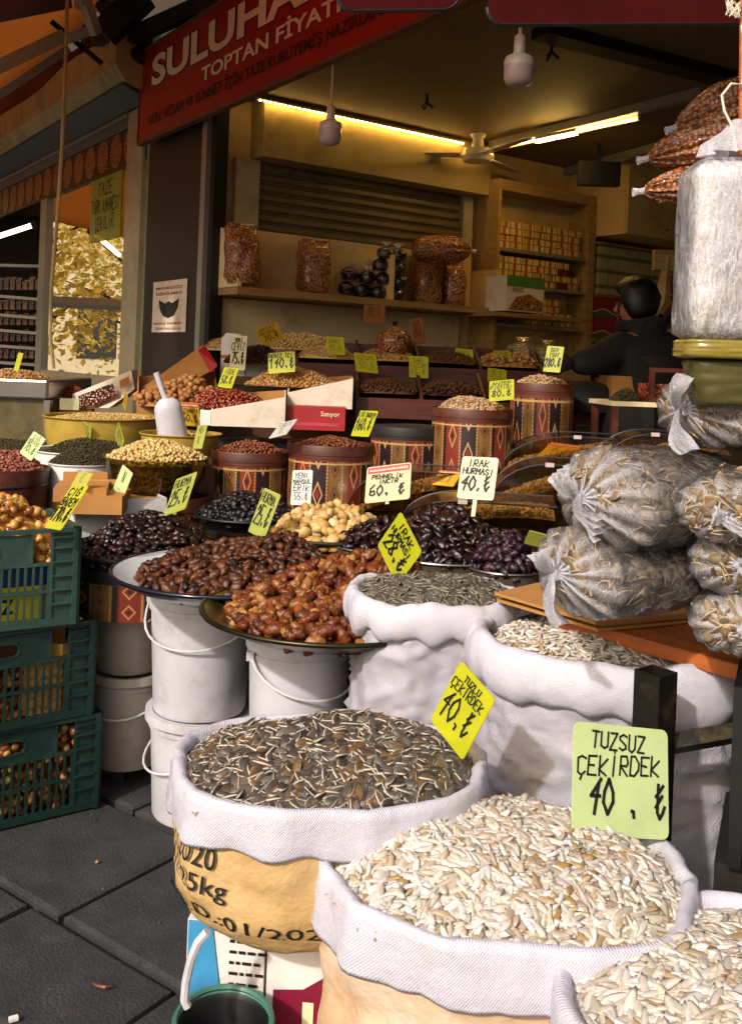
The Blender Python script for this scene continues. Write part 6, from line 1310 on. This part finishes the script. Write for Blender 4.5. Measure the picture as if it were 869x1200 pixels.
# ================================================================ tilted cartons at the back of the stall
def opentray(px, py, z, w_, d_, hl, hr, hb, rz, mat_, label, name='open_carton', matin=None, thin=.006, cat='carton', blx=None):
    """open box; hl/hr = height of the front at its left/right end, hb = height at the back"""
    t = thing(name, label, cat, P(px, py, z), R(rz)); e = thin
    M().prism([(0, 0), (w_, 0), (w_, hr), (0, hl)], 0, e).build('front_panel', mat_, t)
    M().prism([(0, 0), (w_, 0), (w_, hb), (0, hb * .8)], d_, d_ + e).build('back_panel', matin or mat_, t)
    for x, h0 in ((0, hl), (w_ - e, hr)): M().add([(x, e, 0), (x, d_, 0), (x, d_, hb), (x, e, h0), (x + e, e, 0), (x + e, d_, 0), (x + e, d_, hb), (x + e, e, h0)], [(0, 3, 2, 1), (4, 5, 6, 7), (3, 7, 6, 2), (0, 1, 5, 4)]).build('side_panel', mat_, t)
    M().bb(e, w_ - e, e, d_, 0, .006).build('bottom', matin or mat_, t); return t
def hp(px, py, z, Rx, Ry, H, tm, km, n, nm, lab, cat='nuts', **k): return heap(P(px, py, z), Rx, Ry, H, tm, km, n, nm, lab, cat, **k)
opentray(160, 492, 4.75, .40, .30, .07, .12, .26, 14, m_card, 'brown open carton of walnuts leaning by the dark pillar')
t = thing('carton_flap', 'raised brown carton flap with a red printed corner above the walnuts', 'carton', (0, 0, 0)); q_ = [P(155, 462, 4.95), P(238, 404, 5.1), P(252, 432, 5.0), P(170, 478, 4.9)]
M().add([p for p in q_] + [p + Vector((0, .006, 0)) for p in q_], [(0, 1, 2, 3), (7, 6, 5, 4), (0, 4, 5, 1), (1, 5, 6, 2), (2, 6, 7, 3), (3, 7, 4, 0)]).build('flap', m_card, t)
q_ = [P(232, 411, 5.07), P(240, 404, 5.09), P(255, 428, 4.99), P(247, 437, 4.98)]; M().add([p - Vector((0, .004, 0)) for p in q_], [(0, 3, 2, 1)]).build('red_print', m_signred, t)
hp(208, 468, 4.83, .21, .15, .10, T_WAL, k_walnut, 130, 'walnuts', 'whole walnuts heaped in the brown carton', piece='walnut', plabel='single whole walnut in the brown carton by the pillar', pcat='walnut', group='walnuts in the brown carton', indiv=70, apex=(.5, .3), lump=.2)
opentray(247, 499, 4.42, .34, .24, .075, .145, .17, 5, m_cardw, 'low white carton of glossy red dates in front of the walnuts', matin=m_card)
o = opentray(234, 498, 4.43, .05, .1, .07, .07, .08, -2, m_cardw2, 'short white carton end left of the red dates carton')
hp(268, 476, 4.56, .19, .12, .085, T_ALM, k_red, 420, 'red_dates', 'glossy red dates heaped in the low white carton', 'dates', smin=1.1, smax=1.5)
opentray(336, 477, 4.62, .315, .3, .07, .15, .16, 3, m_cardw, 'aged white carton right of the red dates, full of shelled nuts', matin=m_card)
hp(345, 452, 4.82, .25, .14, .09, T_SM, k_mix, 900, 'shelled_nuts', 'shelled brown nuts heaped in the aged white carton', smin=1.2, smax=1.8)
t = thing('red_carton', 'red printed carton with white letters under the aged white carton', 'carton', P(334, 503, 4.5), R(3)); M().bb(0, .28, 0, .2, 0, .112).build('box', m_redbox, t); text_on('Satıyor', Matrix.Translation((.21, -.002, .075)) @ Matrix.Rotation(PI / 2, 4, 'X'), .09, m_cream, t)
M().bb(.04, .25, -.0015, 0, .02, .035).build('pale_stripe', m_pinkp, t)
t = thing('white_carton', 'tall white carton with an orange band behind the white 75 card', 'carton', P(258, 440, 5.1), R(4)); w_, h_ = .13, .20
M().prism([(0, 0), (w_, 0), (w_, h_ * .9), (w_ * .75, h_ * 1.12), (w_ * .2, h_ * 1.15), (0, h_)], 0, .12).build('box', m_cardw2, t); M().bb(-.001, w_ * .95, -.002, 0, h_ * .47, h_ * .55).build('orange_band', m_orange, t)
M().prism([(w_ + .002, 0), (w_ + .21, 0), (w_ + .16, .025), (w_ + .002, h_ * .62)], .01, .016).build('side_flap', m_cardw2, t)
# bins of nuts stepping up behind the cartons
def rack(px0, px1, py, z, dep, n, H, rz, label):
    a = P(px0, py, z); L = (px1 - px0) / F * z; t = thing('bin_rack', label, 'rack', a, R(rz))
    M().bb(0, L, 0, .018, 0, H).build('front_rail', m_redwood, t); M().bb(0, L, dep, dep + .015, 0, H + .12).build('back_rail', m_redwood, t); M().bb(0, L, .019, dep - .001, 0, .01).build('base', m_redwood, t)
    for i in range(n + 1):
        x = i * (L - .016) / n; M().prism([(0, .011), (0, H + .02), (dep, H + .14), (dep, .011)], 0, .015).build('divider', m_redwood, t)
        o = [c for c in t.children if c.name.startswith('divider')][-1] if 0 else None
    for k, o in enumerate([c for c in t.children if c.name.startswith('divider')]):
        for v in o.data.vertices:
            if k == 0: pass
        o.rotation_euler = (0, 0, PI / 2); o.location = (k * (L - .016) / n + .0155, .019, 0)
        o.scale = (.96, 1, 1)
    bpy.context.view_layer.update(); return t, L
def rackfill(t, L, dep, n, H, items, z_off=0):
    for i, (km, tm, nm, lab) in enumerate(items):
        c = t.matrix_world @ Vector(((i + .5) * L / n, dep * .52, H + .03)); heap(c, L / n * .46, dep * .46, .06, tm, km, 420, nm, lab, 'nuts', rz=t.rotation_euler.z, sq=.9, pw=.5, smin=1.1, smax=1.5)
t, L = rack(416, 722, 489, 4.75, .28, 4, .10, 3, 'lower red brown rack of nut bins behind the patterned drums')
rackfill(t, L, .28, 4, .10, [(k_dim, T_ALM, 'dark_nuts', 'dark shelled nuts in the leftmost lower rack bin'), (k_dim, T_ALM, 'raisins', 'brown raisins in the second lower rack bin'), (k_dim, T_SM, 'dark_raisins', 'dark raisins behind the front pistachio drum'), (k_dim, T_ALM, 'almonds', 'dim almonds in the rightmost lower rack bin')])
t, L = rack(345, 640, 444, 5.15, .30, 4, .09, 4, 'upper red brown rack of nut bins below the white wall panel')
rackfill(t, L, .30, 4, .09, [(k_cook, T_SM, 'pale_chickpeas', 'pale roasted chickpeas in the leftmost upper rack bin'), (k_mix, T_SM, 'brown_seeds', 'brown seeds in the second upper rack bin'), (k_dim, T_SM, 'dark_seeds', 'dark seeds in the third upper rack bin'), (k_mix, T_NUT, 'small_nuts', 'small orange brown nuts in the rightmost upper rack bin')])
hp(298, 425, 5.0, .16, .12, .09, T_ALM, k_dark, 300, 'glossy_raisins', 'glossy black raisins heaped under the orange yellow card', 'raisins')
hp(352, 408, 5.4, .26, .16, .08, T_NUT, k_cook, 700, 'white_beans', 'pale white roasted beans heaped at the wall under the shelf', 'beans')
hp(262, 410, 5.35, .12, .12, .07, T_SM, k_mix, 300, 'orange_lentils', 'orange brown seeds heaped behind the tall white carton', 'seeds')
t = thing('tied_bag', 'round tied clear bag of reddish nuts standing on the upper rack', 'bag', P(461, 414, 5.3)); M().lathe([(0, 0), (.08, .005), (.10, .05), (.09, .10), (.045, .135), (.012, .15)], 24, fn=lambda a, r, z, i: (r * (1 + .06 * math.sin(9 * a + i)), z)).build('bag', m_nutbag, t, smooth=True); M().lathe([(.012, .148), (.008, .155), (.018, .175), (0, .18)], 10).build('black_tie', m_black, t)
# stepped dark stands below these
for x0_, x1_, y0_, y1_, h_, lab in ((-1.42, .35, 4.64, 4.98, .94, 'dark step carrying the tilted cartons'), (-.02, 1.4, 4.99, 5.08, 1.0, 'narrow dark step behind the tall drums'), (-1.0, 1.1, 5.1, 5.36, 1.20, 'rear dark step carrying the upper bins')):
    t = thing('display_step', lab, 'stand', (0, 0, 0)); M().bb(x0_, x1_, y0_, y1_, h_ - .03, h_).build('board', m_dark, t); M().bb(x0_, x1_, y0_, y0_ + .015, 0, h_ - .031).build('front_board', m_redwood, t); M().bb(x0_, x1_, y1_ - .015, y1_, 0, h_ - .031).build('back_board', m_dark, t)
# white scoop
t = thing('grain_scoop', 'white plastic scoop standing in the beige bowl', 'scoop', P(202, 506, 3.9)); t.rotation_euler = (R(6), R(-12), R(10))
n = 24; V = []; Fs = []
for i in range(9):
    s = i / 8; r = .058 * (1 - .12 * s) if i < 7 else .058 * (.8, .45)[i - 7]
    for j in range(n): a = 2 * PI * j / n; V.append((r * math.cos(a) * 1.05, r * math.sin(a) * .8, -.02 + .16 * s - (.05 * (1 - s) * (math.sin(a) > 0)) * 0))
for i in range(8):
    for j in range(n): Fs.append((i * n + j, i * n + (j + 1) % n, (i + 1) * n + (j + 1) % n, (i + 1) * n + j))
Fs.append(tuple(8 * n + j for j in range(n))); M().add(V, Fs).build('scoop_bowl', m_white, t, smooth=50)
M().tube([(0, 0, .13), (-.008, 0, .16), (-.02, 0, .25)], [.016, .011, .013], 10).build('handle', m_white, t, smooth=True)
# neighbour's steel counter with a glass front
t = thing('steel_counter', 'stainless steel display counter of the neighbouring shop at the left edge', 'counter', (0, 0, 0)); a, b = P(-70, 470, 4.75), P(56, 470, 4.75); zt_ = P(20, 444, 4.75).z
M().bb(a.x, b.x, 4.75, 5.5, zt_ - .10, zt_).build('steel_top', m_steel, t, bevel=.012); M().bb(a.x, b.x - .02, 4.78, 5.48, 0, zt_ - .101).build('body', plain('ochre counter front', '5c5034', .25, var=.3, dirt='2c2618'), t); M().bb(b.x - .02, b.x + .01, 4.755, 4.80, 0, zt_ - .101).build('corner_post', m_steel, t)
hp(18, 443, 4.9, .20, .12, .045, T_SM, k_mix, 600, 'counter_nuts', 'brown nuts in the tray on the steel counter', smin=1.1, smax=1.6)
M().tube([P(12, 443, 4.85), P(13, 434, 4.85), P(18, 431, 4.85), P(22, 435, 4.85)], .004, 6).build('scoop_handle', m_steel, t)
t = thing('picture_carton', 'tilted pale carton printed with brown nuts by the window frame', 'carton', (0, 0, 0)); q_ = [P(85, 462, 5.0), P(154, 434, 5.15), P(158, 456, 5.1), P(128, 478, 4.95), P(85, 478, 4.95)]
M().add([p for p in q_] + [p + Vector((0, .15, 0)) for p in q_], [(0, 4, 3, 2, 1), (5, 6, 7, 8, 9), (0, 1, 6, 5), (1, 2, 7, 6), (2, 3, 8, 7), (3, 4, 9, 8), (4, 0, 5, 9)]).build('box', m_cardw, t)
q_ = [P(92, 464, 4.98), P(132, 449, 5.03), P(137, 462, 5.0), P(110, 477, 4.93), P(92, 477, 4.93)]; M().add(q_, [(0, 4, 3, 2, 1)]).build('printed_nuts', packm[0], t)
q_ = [P(140, 446, 5.06), P(151, 441, 5.10), P(152, 450, 5.08), P(141, 456, 5.04)]; M().add(q_, [(0, 3, 2, 1)]).build('printed_panel', m_card, t)
hp(75, 462, 5.1, .14, .10, .05, T_ALM, k_red, 260, 'reddish_nuts', 'reddish brown nuts in front of the picture carton')
t = opentray(52, 492, 4.85, .2, .15, .03, .03, .06, -6, m_card, 'small brown carton beside the steel counter')
t = thing('paper_sign', 'blank cream card standing below the picture carton', 'sign', P(70, 480, 4.6), R(8)); M().bb(0, .09, 0, .003, 0, .055).build('card', CM['g'], t); M().bb(.03, .05, .004, .03, 0, .004).build('foot', CM['g'], t)
# small table with trays at the right back
t = thing('side_table', 'small reddish wooden table with trays behind the top seed bag', 'table', P(716, 522, 4.1), R(6)); L = .34
zt_ = .19
M().bb(-.005, L, 0, .3, zt_ - .02, zt_).build('table_top', m_wallw, t)
for x in (0, L - .04):
    for y in (.01, .26): M().bb(x + .005, x + .03, y, y + .03, -.6 + 0, zt_ - .021).build('leg', m_redwood, t)
c = t.matrix_basis @ Vector((.10, .12, zt_)); heap(c, .07, .07, .05, T_SM, k_olive, 200, 'green_raisins', 'yellow green raisins on the small reddish table', 'raisins', smin=1.3, smax=1.8)
t2 = thing('framed_tray', 'red framed wooden tray at the right end of the small table', 'tray', t.matrix_basis @ Vector((.17, .02, zt_ + .001)), R(6)); M().bb(0, .22, 0, .2, 0, .02).build('base', m_redwood, t2); M().bb(0, .02, 0, .02, .021, .13).bb(.2, .22, 0, .02, .021, .13).bb(.0, .22, 0, .02, .131, .15).build('frame', m_redwood, t2); M().bb(.021, .199, .03, .19, .021, .08).build('contents', packm[1], t2)
o = M().bb(0, .34, 0, .2, 0, .13).build('closed_carton', m_card); at(o, P(716, 472, 4.6), R(5)); o['label'] = 'plain brown carton below the man, behind the small table'; o['category'] = 'carton'
o = M().bb(0, .36, 0, .24, 0, 1.0).build('carton_stand', m_dark); at(o, P(716, 474, 4.6) - Vector((0.01, .02, 1.002)), R(5)); o['label'] = 'dark stand under the plain brown carton'; o['category'] = 'stand'
t = thing('wooden_chair_back', 'curved pale wooden stand behind the man, beside the wrapped block', 'stand', (0, 0, 0))
M().tube([P(781, 300, 5.6), P(778, 330, 5.6), P(775, 355, 5.6), P(760, 378, 5.6), P(748, 395, 5.6)], [.03, .035, .05, .035, .02], 6).build('curved_post', m_wood, t); M().box(P(777, 305, 5.6), (.12, .05, .12)).build('head_block', m_wood, t); M().box(P(776, 402, 5.6), (.22, .1, .16)).build('base_block', m_wood, t); M().bb(P(776, 402, 5.6).x - .02, P(776, 402, 5.6).x + .02, 5.58, 5.62, 0, P(776, 402, 5.6).z - .08).build('post', m_wood, t)

# ================================================================ the man
def skinned(name, nodes, edges, m, parent, sub=2, root=0):
    me = bpy.data.meshes.new(name); me.from_pydata([n[0] for n in nodes], edges, []); o = bpy.data.objects.new(name, me); COL.objects.link(o); o.parent = parent; me.materials.append(m)
    md = o.modifiers.new('skin', 'SKIN'); md.use_smooth_shade = True
    for i, n in enumerate(nodes): sv = me.skin_vertices[0].data[i]; r = n[1] if isinstance(n[1], tuple) else (n[1], n[1]); sv.radius = r; sv.use_root = (i == root)
    s_ = o.modifiers.new('subdivision', 'SUBSURF'); s_.levels = sub; s_.render_levels = sub; return o
zm = 4.75; Q = lambda x, y, dz=0: tuple(P(x, y, zm + dz) - Vector((mb.x, mb.y, 0)))
mb = P(757, 530, zm); MAN = thing('person', 'man in a black jacket with a raised collar, turned away and reaching left', 'person', (mb.x, mb.y, 0))
hip = Vector((0, 0, .96)); up = lambda v: tuple(v)
hd = Vector(Q(744, 358)); nk = Vector(Q(750, 384)); ch = Vector(Q(753, 412)); ab = Vector(Q(756, 470))
shL, elL, wrL = Vector(Q(722, 408, -.05)), Vector(Q(693, 424, -.12)), Vector(Q(672, 427, -.16)); shR, elR, wrR = Vector(Q(786, 408, .05)), Vector(Q(806, 452, .0)), Vector(Q(800, 492, -.2))
nodes = [(up(hip), (.16, .12)), (up(ab), (.15, .11)), (up(ch), (.17, .12)), (up(nk), .055), (up(hd + Vector((-.005, 0, -.05))), (.075, .08)), (up(hd + Vector((0, 0, .035))), (.088, .098)),
         (up(shL), .06), (up(elL), .035), (up(wrL), .022), (up(shR), .05), (up(elR), .035), (up(wrR), .022),
         ((-.09, .0, .90), .09), ((-.10, .02, .50), .06), ((-.10, .04, .09), .04), ((-.12, -.10, .05), .035), ((.10, .0, .90), .09), ((.11, .03, .50), .06), ((.12, .06, .09), .04), ((.12, -.08, .05), .035)]
skinned('body', nodes, [(0, 1), (1, 2), (2, 3), (3, 4), (4, 5), (2, 6), (6, 7), (7, 8), (2, 9), (9, 10), (10, 11), (0, 12), (12, 13), (13, 14), (14, 15), (0, 16), (16, 17), (17, 18), (18, 19)], m_skin, MAN)
nodes = [(up(hip + Vector((0, 0, -.06))), (.19, .15)), (up(ab), (.18, .14)), (up(ch), (.20, .15)), (up(shL), .085), (up(elL), .075), (up(wrL + (wrL - elL) * .2), .06), (up(shR), .09), (up(elR), .07), (up(wrR), .05), (up(nk + Vector((0.01, .02, -.02))), (.10, .11))]
skinned('jacket', nodes, [(0, 1), (1, 2), (2, 3), (3, 4), (4, 5), (2, 6), (6, 7), (7, 8), (2, 9)], m_jacket, MAN)
nodes = [((0, 0, .92), (.175, .14)), ((-.09, .0, .84), .105), ((-.10, .02, .50), .08), ((-.10, .04, .12), .065), ((.10, .0, .84), .105), ((.11, .03, .50), .08), ((.12, .06, .12), .065)]
skinned('trousers', nodes, [(0, 1), (1, 2), (2, 3), (0, 4), (4, 5), (5, 6)], m_dark, MAN)
mm = M(); mm.lathe([(.13, -.10), (.145, .0), (.15, .10), (.155, .2)], 24, tuple(ab + Vector((0.01, .0, .02))), ex=1.22, ey=.98); 
o = mm.build('vest_panel', m_vest, MAN, smooth=True)
# raised ragged collar
mm = M(); V = []; Fs = []; n = 30; rg = random.Random(3)
for i in range(4):
    for j in range(n): a = 2 * PI * j / n; r = (.085, .10, .115, .118)[i] * (1 + (.12 * math.sin(a) * 0)); V.append((nk.x + .02 + r * math.cos(a) * 1.15, nk.y + r * math.sin(a), nk.z - .06 + (0, .045, .08, .085)[i] + (rg.uniform(-.012, .03) if i > 1 else 0) + .03 * math.cos(a) * (i > 0)))
for i in range(3):
    for j in range(n): Fs.append((i * n + j, i * n + (j + 1) % n, (i + 1) * n + (j + 1) % n, (i + 1) * n + j))
o = mm.add(V, Fs).build('collar', m_jacket, MAN); o.modifiers.new('t', 'SOLIDIFY').thickness = .02
hv = M(); V = []; Fs = []; n, m_ = 28, 14
for i in range(m_ + 1):
    th = PI * .80 * i / m_
    for j in range(n):
        a = 2 * PI * j / n; nz = .010 * noise.noise(Vector((math.cos(a) * 6 * th, math.sin(a) * 6 * th, 4))); face = max(0, math.cos(a - PI * .82)); r = .112 + nz - (.05 * face * (th > 1.25)); V.append((hd.x + r * math.sin(th) * math.cos(a), hd.y + r * 1.08 * math.sin(th) * math.sin(a), hd.z + .028 + r * math.cos(th) * (1.0) + (.035 * face if th > 1.3 else 0)))
for i in range(m_):
    for j in range(n): Fs.append((i * n + j, i * n + (j + 1) % n, (i + 1) * n + (j + 1) % n, (i + 1) * n + j))
o = hv.add(V, Fs).build('hair', m_hair, MAN, smooth=180); o.modifiers.new('t', 'SOLIDIFY').thickness = .008
fd = Vector((-.84, .54, 0)).normalized(); sd_ = Vector((-.54, -.84, 0)); mm = M(); c = hd + fd * .085 + Vector((0, 0, -.02))
mm.tube([c + Vector((0, 0, .03)), c + fd * .018 + Vector((0, 0, -.005)), c + fd * .004 + Vector((0, 0, -.014))], [.008, .013, .009], 8); mm.build('nose', m_skin, MAN, smooth=True)
for k in (-1, 1):
    M().lathe([(0, .011), (.008, .008), (.011, 0), (.008, -.008), (0, -.011)], 10, tuple(c - fd * .012 + sd_ * .034 * k + Vector((0, 0, .022)))).build('eye', m_ink, MAN, smooth=True)
    M().lathe([(0, .03), (.012, .022), (.016, 0), (.01, -.022), (0, -.03)], 10, tuple(hd + sd_ * .088 * k + Vector((0, 0, -.01)))).build('ear', m_skin, MAN, smooth=True)
M().tube([c + fd * -.006 + sd_ * -.022 + Vector((0, 0, -.045)), c + fd * .004 + Vector((0, 0, -.046)), c - fd * .006 + sd_ * .022 + Vector((0, 0, -.045))], .005, 6).build('mouth', plain('lips', '6b3028', .5), MAN, smooth=True)
def hand(wr, dirv, upv, nm):
    d = dirv.normalized(); u_ = upv.normalized(); s_ = d.cross(u_).normalized(); pal = wr + d * .05
    nd = [(up(wr), .026), (up(pal), (.036, .02))]; ed = [(0, 1)]
    for k, (off, L) in enumerate(((-.03, .066), (-.010, .078), (.010, .072), (.029, .056))):
        b = len(nd); p0 = pal + u_ * off + d * .03; nd += [(up(p0), .0105), (up(p0 + d * L * .5 + s_ * .012), .0095), (up(p0 + d * L * .8 + s_ * .034), .008)]; ed += [(1, b), (b, b + 1), (b + 1, b + 2)]
    b = len(nd); p0 = wr + d * .03 + u_ * .03; nd += [(up(p0), .013), (up(p0 + d * .03 + u_ * .025 + s_ * .01), .011), (up(p0 + d * .055 + u_ * .03 + s_ * .022), .009)]; ed += [(1, b), (b, b + 1), (b + 1, b + 2)]
    skinned(nm, nd, ed, m_jacket, MAN, 2)
hand(wrL, wrL - elL, Vector((0, -.2, 1)), 'gloved_hand'); hand(wrR, wrR - elR, Vector((0, -1, 0)), 'gloved_hand')
for k, (x, y) in enumerate(((-.12, -.03), (.12, .0))): M().add([], []).lathe([(0, 0), (.05, 0), (.055, .02), (.05, .05), (.045, .09)], 16, (x, y, .0), ey=2.1).build('shoe', m_black, MAN, smooth=True)
# dark things on the counter in front of the man
t = thing('dark_bag', 'slumped black bag lying on the counter below the man\'s arm', 'bag', P(688, 468, 4.7), R(10)); M().lathe([(0, -.07), (.16, -.06), (.19, -.01), (.15, .05), (.06, .085), (0, .09)], 24, fn=lambda a, r, z, i: (r * (1 + .15 * math.sin(3 * a + i)), z), ey=.6).build('bag', m_jacket, t, smooth=True)
m_clr = film('clear pouch film', 'b8b088', .25, .6, 18, False)
for px_, py_, lab in ((612, 415, 'clear pouch of pale goods below the bottom carton shelf'), (640, 418, 'second clear pouch beside the man\'s reaching hand')):
    t = thing('clear_pouch', lab, 'pouch', P(px_, py_, 5.6)); M().lathe([(0, -.05), (.09, -.045), (.10, .0), (.08, .05), (.02, .075), (.05, .10)], 18, fn=lambda a, r, z, i: (r * (1 + .12 * math.sin(6 * a + i)), z)).build('film', m_clr, t, smooth=True); M().lathe([(0, -.045), (.08, -.04), (.085, .0), (.06, .04), (0, .05)], 14).build('contents', packm[3], t, smooth=True)
t = thing('back_counter', 'dim back counter with cream front under the cartons', 'counter', shop(1.2, -.9, 0), TH)
M().bb(0, 3.6, .0, .55, 1.0, 1.04).build('counter_top', m_shelfw, t); M().bb(.02, 3.58, .02, .53, 0, .999).build('front', plain('dim cream counter front', '7a6a4a', .6, dirt='3c2f1c'), t)
# grit, husks and crumbs on the paving
gp = []; 
for k in range(260): gp.append((RNG.uniform(-1.3, -.05), RNG.uniform(1.5, 3.2), .003))
gp = np.array(gp); o = bpy.data.objects.new('grit', joined('grit', T_SM, gp, rots(len(gp), .4), RNG.uniform(.15, .6, len(gp)), pieces('grit and husks', ['4a4038', '6b5c48', '2c2824', '8a7a60'], .8, .2, .3, .2))); COL.objects.link(o); o['kind'] = 'stuff'; o['label'] = 'fine grit and seed husks scattered on the dark paving'; o['category'] = 'litter'
